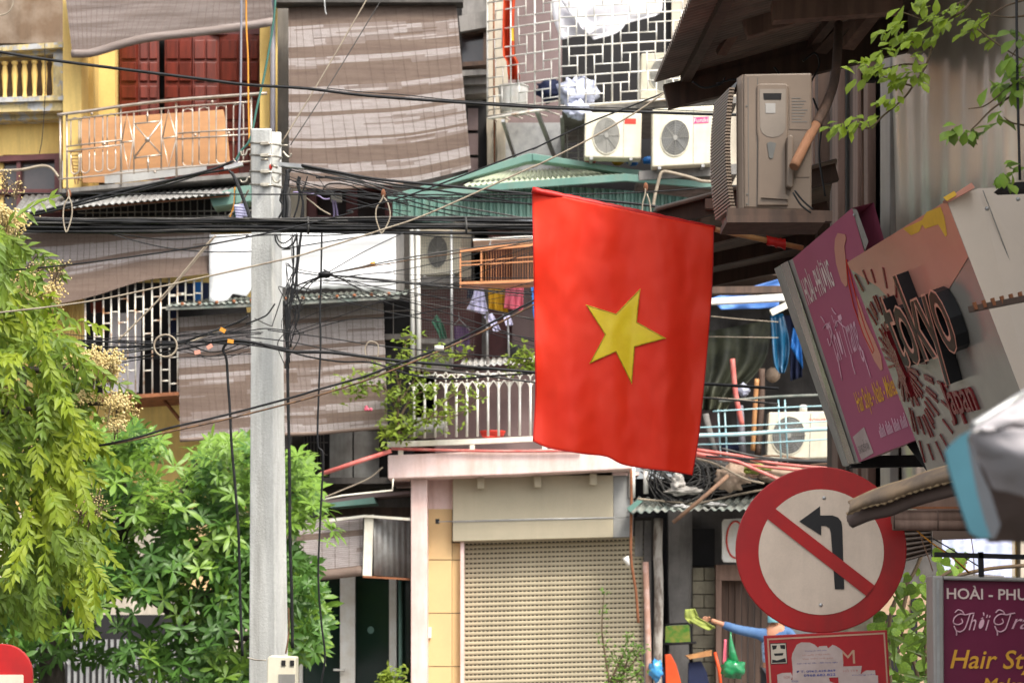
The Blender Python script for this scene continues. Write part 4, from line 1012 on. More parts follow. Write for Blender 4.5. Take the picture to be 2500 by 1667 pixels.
for i, q in enumerate(([(1690, 1105), (1790, 1124), (1850, 1148), (1905, 1172)], [(1690, 1096), (1800, 1112), (1900, 1132), (2080, 1146), (2220, 1142)], [(1690, 1110), (1770, 1122), (1840, 1136), (2100, 1160), (2215, 1150)], [(2060, 1182), (2140, 1162), (2220, 1146)])):
    solo('red_pole', ('red pole bending down behind the round sign', 'long red pole running along behind the round sign', 'second long red pole just under the first', 'short red pole rising beside the round sign')[i], 'pole', MB().ptube(q, 28.2 + i * .1, 9 - i, 8, 5), m_redpipe)
mb = MB()
for i in range(16):
    x = 1560 + R.random() * 90; mb.ptube([(x, 1130 + R.random() * 30), (x + 60, 1150 + R.random() * 50), (x + 130 + R.random() * 60, 1120 + R.random() * 90), (x + 240, 1150 + R.random() * 40)], 28.9 + R.random() * .5, 2.5 + R.random() * 2, 5, 4)
solo('wire_tangle', 'loose tangle of thin wires heaped on the old awning', 'wires', mb, m_cable_grey, kind='stuff')
mb = MB()
for i in range(14):
    x = 1740 + R.random() * 250; y = 1120 + R.random() * 40
    mb.ptube([(x, y), (x + 60, y + R.random() * 30 - 10), (x + 150, y + R.random() * 30 - 5)], 28.8 + R.random() * .6, 3 + R.random() * 4, 5, 4)
solo('stick_heap', 'heap of dry sticks and lath on the awning behind the round sign', 'sticks', mb, m_brownpole, kind='stuff')
# loft clutter
B_ = thing('loft_bars', 'pale blue painted bars across the cluttered loft', 'window bars', (1880, 1110, 28.6))
part('thick_rail', MB().ptube([(1690, 1063), (1800, 1060), (1920, 1052), (2080, 1044)], 28.55, 10, 8), m_ltblue, B_)
for q, w_ in (([(1690, 1044), (1880, 1036), (2080, 1024)], 4), ([(1690, 1085), (1880, 1080), (2080, 1068)], 4), ([(1740, 1004), (1880, 996), (2080, 988)], 4), ([(1755, 980), (1900, 968), (2080, 962)], 7)):
    part('rail', MB().ptube(q, 28.6, w_, 6), m_ltblue if w_ < 6 else m_green_dull, B_)
for x in (1757, 1773, 1904, 1920, 2050): part('upright', MB().ptube([(x - 4, 975 if x > 1900 else 1000), (x + 3, 1128)], 28.62, 4.5, 6, 0), m_ltblue, B_)
sheet('olive_tarpaulin', 'crumpled olive tarpaulin draped inside the loft', 'tarpaulin', [(1700, 815), (1706, 920), (1712, 1000)], [(1882, 780), (1868, 880), (1800, 960), (1770, 1005)], 29.6, m_olive, .12, 3, 30, 24)
sheet('dark_tarpaulin', 'dark tarpaulin hanging above the olive one in the loft', 'tarpaulin', [(1720, 745), (1722, 800), (1730, 840)], [(1890, 745), (1886, 780), (1880, 820)], 29.9, m_dark_wall, .1, 2)
sheet('blue_tarpaulin', 'bright blue tarpaulin under the brown roof of the loft', 'tarpaulin', [(1735, 728), (1745, 740), (1760, 756)], [(1905, 680), (1905, 715), (1900, 752)], 28.0, m_bluetarp, .04, 2)
sheet('raincoat', 'shiny teal blue raincoat hanging in the loft', 'raincoat', [(1880, 770), (1884, 830), (1890, 890), (1904, 912)], [(1912, 765), (1926, 830), (1924, 880), (1914, 912)], 29.1, m_tealcoat, .05, 2, 16, 16)
sheet('blue_coat', 'dark blue coat hanging beside the teal raincoat', 'coat', [(1910, 770), (1926, 830), (1930, 930)], [(1955, 770), (1960, 830), (1958, 920)], 29.5, m_navy, .04, 2)
sheet('blue_coat', 'bright blue sleeve hanging beside the purple sign', 'coat', [(1936, 800), (1932, 830), (1930, 848)], [(1950, 810), (1956, 850), (1960, 900)], 29.2, m_bluecloth, .03, 2, 8, 8)
for i, (q, w_, m) in enumerate((([(1788, 876), (1796, 960), (1812, 1040)], 13, m_redpipe), ([(1848, 925), (1843, 1000), (1838, 1100)], 12, m_bamboo), ([(1860, 900), (1858, 1000), (1850, 1110)], 16, m_timber), ([(1806, 990), (1814, 1110)], 18, m_greypipe), ([(1722, 1010), (1745, 1110)], 16, m_concrete))):
    solo('loft_pole', ('faded red pole leaning in front of the olive tarpaulin', 'orange wooden pole standing in the loft', 'dark timber standing behind the orange pole in the loft', 'bluish pipe standing beside the faded red pole', 'grey lath leaning in the loft corner by the flag')[i], 'pole', MB().ptube(q, 29.0 + i * .05, w_, 8), m)
blob('straw_hat', 'round brown bundle in the loft below the teal raincoat', 'bundle', P(1887, 915, 29.5), (.1, .08, .1), m_junk, .1, 9)
blob('white_bag', 'crumpled white bag on the loft floor beside the red pole', 'bag', P(1816, 952, 29.2), (.08, .06, .08), m_bag, .4, 12)
blob('blue_crate', 'blue plastic bundle on the loft floor behind the bars', 'bundle', P(1785, 1096, 29.4), (.16, .12, .08), m_navy, .2, 15)
solo('white_jar', 'white plastic jar on top of the unit with red lettering', 'jar', MB().tube([P(1961, 1005, 29.1), P(1961, 990, 29.1), P(1961, 988, 29.1)], [.05, .05, .03], 12), m_white)
# sign with the red C
t = thing('cafe_sign', 'white sign with red hand drawn C partly hidden by the round sign', 'sign', (1800, 1372, 29.6))
Q = pquad([(1763, 1267), (1840, 1264), (1840, 1373), (1763, 1371)], 29.5)
rnd = [(.06, .0), (1, 0), (1, 1), (.06, 1), (0, .93), (0, .07)]
part('panel', MB().on(Q, rnd, -.08, 0), m_white, t)
mb = MB(); mb.tube(spline([Q(.62 - .0 * a, v, .006) if 0 else Q(.42 + .28 * math.cos(a), .48 + .42 * math.sin(a), .006) for a in [math.radians(k) for k in range(310, 49, -18)] for v in (0,)], 3), .013, 6)
part('lettering', mb, m_redlogo, t)
# things at the bottom of the wall
t = thing('folding_chair', 'folding chair with printed green back leaning on the bare wall', 'chair', (1655, 1668, 29.6))
Q = pquad([(1624, 1527), (1683, 1524), (1686, 1568), (1624, 1568)], 29.5)
part('backrest', MB().on(Q, [(.03, 0), (.97, 0), (1, .1), (1, 1), (0, 1), (0, .1)], -.02, .0), m_chairgreen, t, bevel=.006)
part('frame', MB().ptube([(1622, 1640), (1621, 1535), (1627, 1523), (1680, 1521), (1688, 1530), (1690, 1640)], 29.52, 5, 6, 0).ptube([(1620, 1572), (1700, 1568)], 29.48, 7, 6, 0), m_black, t)
part('leg', MB().ptube([(1632, 1570), (1640, 1800)], 29.55, 5, 6, 0), m_black, t); part('leg', MB().ptube([(1684, 1570), (1690, 1800)], 29.55, 5, 6, 0), m_black, t)
solo('orange_board', 'narrow orange ironing board standing on end', 'ironing board', MB().prism(z11((1330, 1390), (1365, 1385), (1400, 1450), (1430, 1560), (1450, 1800), (1340, 1800)), 29.3, .05), m_orange, bevel=.01)
solo('navy_board', 'dark navy board with pointed top beside the orange board', 'board', MB().prism(z11((1475, 1440), (1555, 1430), (1590, 1500), (1610, 1600), (1615, 1800), (1470, 1800)), 29.3, .05), m_navy, bevel=.01)
solo('small_shelf', 'small tan wooden shelf above the navy board', 'shelf', MB().prism([(1676, 1600), (1738, 1586), (1738, 1600), (1684, 1608)], 29.2, .3), m_bamboo)
solo('orange_stick', 'orange handle leaning against the door frame', 'handle', MB().ptube(z11((1640, 1375), (1665, 1480), (1690, 1700)), 29.2, 8, 8, 0), m_orange)
blob('blue_bag', 'blue plastic bag hanging at the foot of the weathered post', 'bag', P(1601, 1635, 28.8), (.085, .08, .13), m_bluebag, .4, 21)
blob('dark_bag', 'dark navy bag behind the orange ironing board', 'bag', P(1620, 1650, 29.4), (.09, .08, .16), m_navy, .2, 22)
t = thing('green_bag', 'shiny green plastic bag hanging by its neck beside the door', 'bag', P(1790, 1655, 28.6))
c = P(1790, 1632, 28.6)
def gb(u, v):
    d = Vector((math.cos(6.2832 * u) * math.sin(math.pi * v), math.sin(6.2832 * u) * math.sin(math.pi * v), math.cos(math.pi * v)))
    k = 1 + .35 * noise.fractal(d * 2 + Vector((4, 0, 0)), .7, 2, 3)
    return c + Vector((d.x * .145, d.y * .12, d.z * .125)) * k
part('bag_body', MB().grid(gb, 22, 16), m_greenplastic, t)
part('bag_neck', MB().tube([P(1792, 1618, 28.6), P(1787, 1590, 28.6), P(1784, 1560, 28.6), P(1784, 1540, 28.6)], [.07, .05, .02, .006], 8), m_greenplastic, t)
sheet('red_net', 'faded red cloth strip hanging beside the green bag', 'cloth', [(1768, 1560), (1766, 1590), (1764, 1620)], [(1774, 1560), (1773, 1590), (1772, 1620)], 28.9, m_pinkcloth, .01, 1, 4, 8)

# ------------------------------------------------------------------ person
def skin(name, verts, edges, radii, m, parent, root=0, lv=2):
    off = ROOT[parent.name]
    me = D.meshes.new(name); me.from_pydata([tuple(Vector(v) - off) for v in verts], edges, [])
    o = D.objects.new(name, me); col.objects.link(o); o.parent = parent; ROOT[o.name] = off
    o.modifiers.new('skin', 'SKIN').use_smooth_shade = True
    for i, r_ in enumerate(radii): me.skin_vertices[0].data[i].radius = r_ if isinstance(r_, tuple) else (r_, r_)
    me.skin_vertices[0].data[root].use_root = True
    sd = o.modifiers.new('smooth', 'SUBSURF'); sd.levels = sd.render_levels = lv
    me.materials.append(m)
    return o
Yp = 27.5; px_ = lambda x, y, dy=0: P(x, y, Yp + dy)
pe = thing('person', 'person in denim sleeves and face mask reaching out with a lime rag', 'person', Vector((px_(1893, 1500).x, Yp, .12)))
cx = px_(1893, 1500).x
sh_l, el_l, wr_l = px_(1862, 1548), px_(1800, 1536, -.12), px_(1752, 1519, -.18)
V = [Vector((cx, Yp, .98)), Vector((cx, Yp, 1.15)), Vector((cx, Yp, 1.34)), Vector((cx - .005, Yp, 1.47)), Vector((cx - .02, Yp - .02, 1.56)),   # pelvis .. neck
     sh_l, el_l, wr_l, px_(1735, 1513, -.2),
     Vector((cx + .19, Yp, 1.43)), Vector((cx + .27, Yp - .03, 1.15)), Vector((cx + .25, Yp - .18, .93)), Vector((cx + .24, Yp - .22, .85)),
     Vector((cx - .10, Yp, .92)), Vector((cx - .11, Yp - .02, .55)), Vector((cx - .11, Yp + .03, .18)), Vector((cx - .11, Yp - .14, .15)),
     Vector((cx + .10, Yp, .92)), Vector((cx + .11, Yp - .02, .55)), Vector((cx + .11, Yp + .03, .18)), Vector((cx + .11, Yp - .14, .15))]
E = [(0, 1), (1, 2), (2, 3), (3, 4), (3, 5), (5, 6), (6, 7), (7, 8), (3, 9), (9, 10), (10, 11), (11, 12), (0, 13), (13, 14), (14, 15), (15, 16), (0, 17), (17, 18), (18, 19), (19, 20)]
RD = [(.15, .1), (.14, .1), (.16, .11), (.11, .08), .05, .062, .045, .032, .03, .062, .045, .035, .035, .085, .062, .042, .035, .085, .062, .042, .035]
skin('body', V, E, RD, m_skin, pe)
skin('trousers', [V[0], V[13], V[14], V[15] + Vector((0, 0, .03)), V[17], V[18], V[19] + Vector((0, 0, .03))], [(0, 1), (1, 2), (2, 3), (0, 4), (4, 5), (5, 6)], [(.17, .12), .10, .078, .06, .10, .078, .06], m_trouser, pe)
skin('shirt', [Vector((cx, Yp, .98)), V[1], V[2], V[3], sh_l, el_l, wr_l.lerp(el_l, .2), V[9], V[10], V[11]], [(0, 1), (1, 2), (2, 3), (3, 4), (4, 5), (5, 6), (3, 7), (7, 8), (8, 9)], [(.17, .12), (.16, .12), (.18, .13), (.12, .09), .075, .062, .052, .075, .06, .05], m_denim, pe)
skin('waistcoat', [Vector((cx, Yp, 1.0)), V[1], V[2], V[3] + Vector((0, 0, -.03))], [(0, 1), (1, 2), (2, 3)], [(.18, .13), (.175, .13), (.2, .145), (.14, .105)], m_floral, pe)
hc = Vector((cx - .03, Yp - .03, 1.665))
def head(u, v):
    d = Vector((math.cos(6.2832 * u) * math.sin(math.pi * v), math.sin(6.2832 * u) * math.sin(math.pi * v), math.cos(math.pi * v)))
    k = 1.0 - .12 * max(0, -d.z) * (1 - abs(d.y))
    f = max(0, -d.y) ** 10
    nose = .018 * max(0, 1 - abs(d.z + .1) * 5) * max(0, 1 - abs(d.x) * 6) if d.y < 0 else 0
    return hc + Vector((d.x * .073 * k, d.y * .092 * k - nose, d.z * .115))
part('head', MB().grid(head, 28, 20), m_skin, pe)
part('ears', MB().ball(hc + Vector((-.075, .01, -.005)), (.012, .022, .032)).ball(hc + Vector((.075, .01, -.005)), (.012, .022, .032)), m_skin, pe)
part('eyes', MB().ball(hc + Vector((-.03, -.083, .01)), (.013, .008, .006)).ball(hc + Vector((.03, -.083, .01)), (.013, .008, .006)), m_black, pe)
part('hair', MB().grid(lambda u, v: hc + Vector((0, .012, .012)) + Vector((math.cos(6.2832 * u) * math.sin(math.pi * v * .5) * .08, math.sin(6.2832 * u) * math.sin(math.pi * v * (.5 if math.sin(6.2832 * u) < 0 else .62)) * .095, math.cos(math.pi * v * .5) * .115 + .0)), 24, 10), m_hair, pe, solid=.006)
part('face_mask', MB().grid(lambda u, v: hc + Vector((math.sin((u - .5) * 2.4) * .078, -math.cos((u - .5) * 2.4) * (.098 + .012 * math.sin(v * 3.14)), -.015 - .085 * v)), 12, 8), m_mask, pe, solid=.003)
hd = px_(1732, 1512, -.2)
hv = [Vector(hd)]; he = []; hr = [(.034, .018)]
for k, (dx, dz, ln) in enumerate(((-.03, .028, .95), (-.035, .012, 1.08), (-.036, -.006, 1.0), (-.03, -.022, .8))):
    i = len(hv); b = hd + Vector((dx, -.005, dz))
    hv += [b, b + Vector((-.035 * ln, -.012, .006 - .004 * k)), b + Vector((-.06 * ln, -.03, -.012 - .004 * k))]
    he += [(0, i), (i, i + 1), (i + 1, i + 2)]; hr += [.011, .009, .008]
i = len(hv); hv += [hd + Vector((.01, -.025, .025)), hd + Vector((-.02, -.05, .035))]; he += [(0, i), (i, i + 1)]; hr += [.011, .009]
skin('hand', hv, he, hr, m_skin, pe, lv=1)
sheet('lime_rag', 'lime green rag held out in the reaching hand', 'rag', z11((1455, 1110), (1452, 1160), (1480, 1195)), z11((1515, 1105), (1560, 1190), (1640, 1215)), 27.25, m_glove, .02, 1, 16, 12)
sheet('lime_rag', 'lower fold of lime rag hanging from the hand', 'rag', z11((1480, 1180), (1540, 1215), (1600, 1240)), z11((1520, 1150), (1600, 1195), (1645, 1225)), 27.22, m_glove, .015, 1, 12, 10)

# ------------------------------------------------------------------ background behind the shop signs
H = thing('far_yellow_house', 'pale yellow house far behind the hanging plum sign', 'house', (2480, 1700, 36))
part('wall', MB().box(2440, 1180, 2760, 1900, 36, .3), m_yellow, H)
part('pilaster', MB().box(2452, 1180, 2478, 1900, 35.7, .3).box(2492, 1180, 2560, 1900, 35.6, .3), m_cream, H)
H = thing('blue_roofed_shed', 'low shed with pale lilac blue sheet roof behind the vines', 'shed', (2300, 1800, 34))
part('roof_sheet', cor_on(P(2050, 1400, 33), P(2470, 1412, 33), P(2470, 1290, 35), P(2050, 1280, 35), 14, .010), m_skytarp, H, solid=.01)
part('wall', MB().box(2050, 1405, 2480, 1900, 33.5, .3), m_block, H)
part('gutter', MB().ptube([(2060, 1408), (2300, 1404), (2450, 1416)], 32.9, 22, 8, 0), m_dark_wall, H)
part('upper_wall', MB().box(2050, 1100, 2480, 1290, 35.2, .2), m_concrete, H)
# ------------------------------------------------------------------ near building along the side street
XW = 2.15
H = thing('side_building', 'dark timber and zinc clad building along the side street', 'building', Vector((2.2, 8, 0)))
def zinc(u, v):
    Y = 12.34 - 10.3 * u; Z = 2.12 + 3.5 * v
    w_ = .004 * math.sin(2 * math.pi * Y / .45) + .045 * noise.noise((Y * 1.3, Z * .30, 0)) + .007 * noise.noise((Y * 5, Z * .7, 4))
    return Vector((XW - w_, Y, Z))
part('zinc_cladding', MB().grid(zinc, 300, 40), m_sheet, H)
part('wall', MB().wbox((XW + .62, 6.5, 3.87), (1.0, 9.0, 3.5)), m_dark_wall, H)
part('wall', MB().wbox((XW + .22, 13.0, 3.87), (.24, 4.0, 3.5)), m_dark_wall, H)
part('ground_floor_wall', MB().wbox((4.2, 6.5, 1.12), (1.6, 9.0, 2.0)), m_concrete, H)
yx = lambda x: F * XW / (x - CX)
for a, b_, dx, m in ((2028, 2050, .0, m_timber), (2052, 2066, -.03, m_timber_lt), (2068, 2092, .04, m_timber), (2094, 2110, .02, m_timber), (2112, 2124, -.05, m_timber_lt), (2125, 2141, -.03, m_timber_lt), (2143, 2166, .05, m_timber), (2168, 2192, -.02, m_alu)):
    y0, y1 = yx(b_), yx(a)
    part('plank', MB().wbox((XW + dx, (y0 + y1) / 2, 3.87), (.05, y1 - y0, 3.5)), m, H, bevel=.006)
part('corner_post', MB().box(1997, 60, 2026, 700, 12.6, .12), m_timber, H, 'dark corner post')
part('corner_post', MB().box(1985, -60, 1996, 560, 12.9, .1), m_timber_lt, H)
part('brace', MB().beam(P(2068, 112, 11.4), P(2145, 15, 11.1), .07, .05), m_timber_lt, H)
part('brace', MB().beam(P(2080, 30, 11.6), P(2000, 120, 11.9), .08, .06), m_timber, H)
part('rafter', MB().ptube([(2105, 180), (2106, 560)], 11.2, 7, 6, 0), m_timber_lt, H)
part('bracket', MB().wbox(P(2125, 190, 10.9), (.05, .06, .04)), m_black, H)
# brown corrugated eave
A = thing('brown_eave', 'large brown corrugated eave jutting over the street', 'eave', Vector((1.3, 10.5, 4.3)))
E0, E1 = Vector((.773, 12.0, 4.516)), Vector((.773, 9.25, 4.26)); W0, W1 = Vector((XW, 12.0, 4.90)), Vector((XW, 9.25, 4.66))
mb = MB(); corrugated(mb, E0, E1, W1, W0, 34, .011)
part('roof_sheet', mb, m_rooftin, A, solid=.005)
dn = Vector((0, 0, -.05))
for k, f in enumerate((.0, .5, .97)):
    a, b_ = E0.lerp(E1, f) + dn, W0.lerp(W1, f) + dn
    part('rafter', MB().beam(a.lerp(b_, .12 if k == 0 else .25), b_, .07, .10), m_timber if k != 1 else m_timber_lt, A, bevel=.006)
part('rafter', MB().beam(E0 + Vector((.06, -.02, -.09)), W0 + Vector((0, -.02, -.16)), .06, .13), m_timber, A)
for f in (.12, .62): part('purlin', MB().beam(E0.lerp(W0, f) + dn * .7, E1.lerp(W1, f) + dn * .7, .05, .05), m_timber, A)
part('cross_beam', MB().beam(P(1885, 32, 10.2), P(2200, 10, 10.2), .08, .09), m_timber_lt, A)
part('strut', MB().beam(P(1760, 130, 11.2), P(1830, 20, 10.9), .05, .03), m_timber_lt, A)
A = thing('lower_eave', 'second brown corrugated eave below the near air conditioner', 'eave', Vector((1.3, 12, 3.5)))
E0, E1 = Vector((.70, 14.4, 3.74)), Vector((.735, 11.3, 3.70)); W0, W1 = Vector((1.98, 14.4, 4.0)), Vector((1.66, 11.3, 3.95))
mb = MB(); corrugated(mb, E0, E1, W1, W0, 44, .012)
part('roof_sheet', mb, m_rooftin, A, solid=.005)
for f in (0, .3, .62, .97):
    a, b_ = E0.lerp(E1, f) + dn, W0.lerp(W1, f) + dn
    part('rafter', MB().beam(a, b_, .06, .09), m_timber, A)
part('purlin', MB().beam(E0.lerp(W0, .3) + dn, E1.lerp(W1, .3) + dn, .05, .05), m_timber_lt, A)
# near air conditioner
t = thing('air_conditioner', 'large shaded air conditioner unit seen from its side under the brown eave', 'air conditioner', P(1890, 515, 9.8), 'air conditioner units on the house fronts')
Q = pquad([(1815, 181), (1982, 178), (1982, 515), (1817, 508)], 9.5)
fr = [Q(0, 0), Q(1, 0), Q(1, 1), Q(0, 1)]
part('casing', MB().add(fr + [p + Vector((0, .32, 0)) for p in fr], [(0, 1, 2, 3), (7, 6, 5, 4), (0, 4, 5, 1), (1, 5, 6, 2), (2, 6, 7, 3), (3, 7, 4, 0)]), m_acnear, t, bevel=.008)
def bulge(v): return .012 + .032 * math.sin(math.pi * v) ** .6
part('front_edge', MB().grid(lambda u, v: Q(0, v * 1.06 - .0, -.01) + Vector((-.024 * u, .03 * u, -.01 * u)), 4, 16), m_acnear, t, solid=.004)
for k in range(38):
    v = .06 + k * .024; z = Q(0, v).z - .02; x = Q(0, v).x - .022 - bulge(v)
    part('louvre', MB().beam((x, 9.53, z), (x - .040, 9.82, z), .022, .008), m_acnear, t)
part('louvre_backing', MB().grid(lambda u, v: Q(0, v) + Vector((-.010 - bulge(v) - .040 * u, .04 + .28 * u, -.02)), 2, 16), m_fan, t)
pz = lambda *p: [Q.px(*q) for q in z4(*p)]
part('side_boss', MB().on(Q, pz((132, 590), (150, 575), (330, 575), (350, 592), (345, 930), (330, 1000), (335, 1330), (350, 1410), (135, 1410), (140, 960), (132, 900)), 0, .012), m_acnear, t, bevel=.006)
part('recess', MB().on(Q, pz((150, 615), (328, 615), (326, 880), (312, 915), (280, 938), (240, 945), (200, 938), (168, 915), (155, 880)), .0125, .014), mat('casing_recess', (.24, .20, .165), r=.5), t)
part('hand_slot', MB().on(Q, pz((176, 645), (300, 645), (296, 686), (180, 686)), .014, .017), m_black, t)
part('label', MB().on(Q, pz((190, 713), (258, 713), (258, 780), (192, 780)), .0145, .016), m_alu, t)
part('drain_hole', MB().on(Q, pz((200, 985), (222, 975), (264, 985), (242, 1085), (225, 1090), (215, 1080)), .0125, .016), m_fan, t)
part('bottom_boss', MB().on(Q, pz((160, 1358), (190, 1335), (250, 1325), (330, 1335), (350, 1365), (340, 1370)), .0125, .022), m_acnear, t)
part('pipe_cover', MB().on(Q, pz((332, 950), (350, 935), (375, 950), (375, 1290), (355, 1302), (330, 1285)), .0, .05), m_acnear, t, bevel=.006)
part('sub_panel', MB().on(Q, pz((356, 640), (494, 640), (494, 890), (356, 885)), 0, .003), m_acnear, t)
mb = MB()
for k in range(9): mb.on(Q, pz((372, 672 + k * 20), (372 + 60 + (k * 37 % 50), 672 + k * 20), (372 + 60 + (k * 37 % 50), 677 + k * 20), (372, 677 + k * 20)), .0035, .0045)
part('fine_print', mb, m_fan, t)
part('rating_plate', MB().on(Q, pz((380, 1140), (490, 1140), (490, 1212), (380, 1212)), 0, .003), m_acnear, t)
for q in ((64, 725), (68, 1328), (66, 1395)): part('screw', MB().on(Q, [(Q.px(*z4(q)[0])[0] + .012 * math.cos(a), Q.px(*z4(q)[0])[1] + .006 * math.sin(a)) for a in [k * .785 for k in range(8)]], 0, .004), m_fan, t)
part('seam', MB().on(Q, pz((72, 530), (76, 530), (80, 1410), (76, 1410)), 0, .002).on(Q, pz((138, 530), (141, 530), (136, 1410), (133, 1410)), 0, .002), m_fan, t)
b = thing('unit_bracket', 'dark steel bracket carrying the shaded air conditioner unit', 'bracket', P(1890, 560, 9.8))
part('front_bar', MB().beam(P(1775, 522, 9.5), P(2030, 530, 9.5), .05, .045), m_timber, b)
part('rear_bar', MB().beam(P(1775, 540, 9.75), P(2000, 540, 9.75), .05, .05), m_timber, b)
part('tray', MB().wbox((1.13, 9.62, P(0, 512, 9.5).z - .045), (.42, .30, .03)), m_timber, b)
part('side_bar', MB().beam(P(1800, 530, 9.5), P(1785, 545, 9.75), .04, .04).beam(P(1985, 530, 9.5), P(1970, 545, 9.75), .04, .05), m_timber, b)
solo('insulated_pipe', 'orange wrapped refrigerant pipe rising from the shaded unit', 'pipe', MB().ptube([(1938, 408, 9.4), (1962, 360, 9.45), (1992, 305, 9.55)], 9.5, 25, 10), m_insul)
solo('insulated_pipe', 'dark wrapped pipe climbing from the orange one to the eave', 'pipe', MB().ptube([(1992, 305, 9.55), (2020, 250, 9.7), (2040, 180, 9.9), (2048, 60, 10.2)], 9.6, 24, 10), m_timber)
for i, q in enumerate(([(1940, 465), (1960, 490), (1985, 512)], [(1936, 470), (1955, 500), (1980, 520)], [(1980, 200), (2000, 160), (1990, 130), (1960, 150)], [(1890, 165), (1910, 185), (1935, 180)], [(1750, 205), (1790, 195), (1830, 205), (1870, 240)], [(1690, 200), (1720, 215), (1760, 205), (1770, 190)], [(1985, 240), (2005, 300), (2000, 380), (2015, 480)])):
    solo('unit_cable', ('upper black cable leaving the foot of the shaded unit', 'lower black cable leaving the foot of the shaded unit', 'black cable looping above the shaded unit by the corner post', 'short black cable lying on top of the shaded unit', 'black cable crossing behind the shaded unit to the eave', 'black cable loop under the brown eave corner', 'black cable hanging between the unit and the corner post')[i], 'cable', MB().ptube(q, 9.42 if i < 2 else 10.6, 5, 6, 6), m_cable)

# ------------------------------------------------------------------ flag
YF = 10.8
def flagY(x, y):
    u = (x - 1300) / 440; v = (y - 460) / 660
    w_ = .35 + .65 * max(0, min(1, v * 1.3))
    f = .013 * w_ * math.sin(13.5 * u + .9 * v + .5) + .010 * w_ * math.sin(23 * u - 1.8 * v + 1.7) + .012 * v * math.sin(5 * u + 4 * v)
    f += .006 * noise.noise((u * 7, v * 3.0, 1.0)) + .004 * noise.noise((u * 16, v * 14, 5.0))
    f -= .007 * w_ * abs(noise.noise((u * 6.5 + v * .8, v * 1.4, 9.0))) + .004 * abs(noise.noise((u * 3 - v * 2, v * 6, 4.0)))
    if u < .14: f += .02 * (1 - u / .14) * math.sin(v * 16 + 1)
    if u > .88: f += .012 * ((u - .88) / .12) * math.sin(v * 23)
    return YF + f
def c_(pts):
    sp = spline([Vector((p[0], p[1], 0)) for p in pts], 10)
    ln = [0]
    for a, b in zip(sp, sp[1:]): ln.append(ln[-1] + (b - a).length)
    def at(t):
        t = max(0, min(1, t)) * ln[-1]
        for i in range(len(sp) - 1):
            if ln[i + 1] >= t or i == len(sp) - 2:
                k = (t - ln[i]) / max(1e-9, ln[i + 1] - ln[i]); return sp[i].lerp(sp[i + 1], k)
    return at
fl, frr = c_([(1300, 464), (1303, 620), (1306, 800), (1308, 960), (1302, 1076)]), c_([(1742, 556), (1738, 700), (1722, 900), (1706, 1060), (1690, 1159)])
ft, fb = c_([(1300, 464), (1450, 496), (1600, 528), (1742, 556)]), c_([(1302, 1076), (1340, 1092), (1420, 1106), (1480, 1113), (1520, 1132), (1580, 1143), (1640, 1150), (1690, 1159)])
def coons(u, v):
    a = fl(v).lerp(frr(v), u) + ft(u).lerp(fb(u), v)
    c = fl(0).lerp(frr(0), u).lerp(fl(1).lerp(frr(1), u), v)
    return a - c
fg = thing('flag', 'large red flag with yellow star hanging from a wooden pole', 'flag', P(1500, 1159, YF))
def fs(u, v):
    p = coons(u, v); return P(p.x, p.y, flagY(p.x, p.y))
part('cloth', MB().grid(fs, 110, 130), m_flag, fg, solid=.0025)
ov = [(1563.6, 704), (1555, 786), (1627, 826), (1550, 847), (1543, 938.6), (1503.6, 859), (1438.6, 888), (1477, 816.5), (1429.6, 743), (1503.6, 766)]
mb = MB(); ctr = Vector((1516, 815, 0)); NS = 14
ring = []
for i in range(10):
    a, b = Vector(ov[i] + (0,)), Vector(ov[(i + 1) % 10] + (0,))
    ring += [a.lerp(b, k / 6) for k in range(6)]
n = len(ring)
for j in range(NS + 1):
    for p in ring:
        q = ctr.lerp(p, j / NS); mb.v.append(P(q.x, q.y, flagY(q.x, q.y) - .006 - .002 * (1 if j < NS else -1)))
for j in range(NS):
    for k in range(n):
        mb.f.append((j * n + k, (j + 1) * n + k, (j + 1) * n + (k + 1) % n, j * n + (k + 1) % n)); mb.sm.append(True)
st = part('star', mb, m_star, fg)
hem = [P(p.x, p.y, flagY(p.x, p.y) - .008) for p in [ctr + (q - ctr) * .965 for q in ring]]
part('star_hem', MB().tube(hem, .0026, 5, True), m_starhem, st)
part('hem', MB().tube([fs(0, k / 60) for k in range(61)], .0035, 5).tube([fs(k / 60, 1) for k in range(61)], .0035, 5).tube([fs(1, k / 60) for k in range(61)], .003, 5), m_flagsleeve, fg)
tip, wall_ = P(1299, 464, YF), P(1960, 606, YF + .1)
d = (wall_ - tip)
sl = [tip + d * (k / 40 * .672) for k in range(41)]
part('pole_sleeve', MB().tube(sl, [.0165 + .0022 * math.sin(k * 2.1) * math.sin(k * .7) for k in range(41)], 12), m_flagsleeve, fg)
part('pole', MB().tube([tip + d * .65, wall_], .0135, 10), m_bamboo, fg)
part('red_ribbon', MB().grid(lambda u, v: tip + d * (.865 + .07 * u) + Vector((0, math.cos(6.2832 * v) * .024, math.sin(6.2832 * v) * .024)) * (1 + .35 * noise.noise((u * 9, v * 6, 2))), 12, 12), m_flagsleeve, fg)

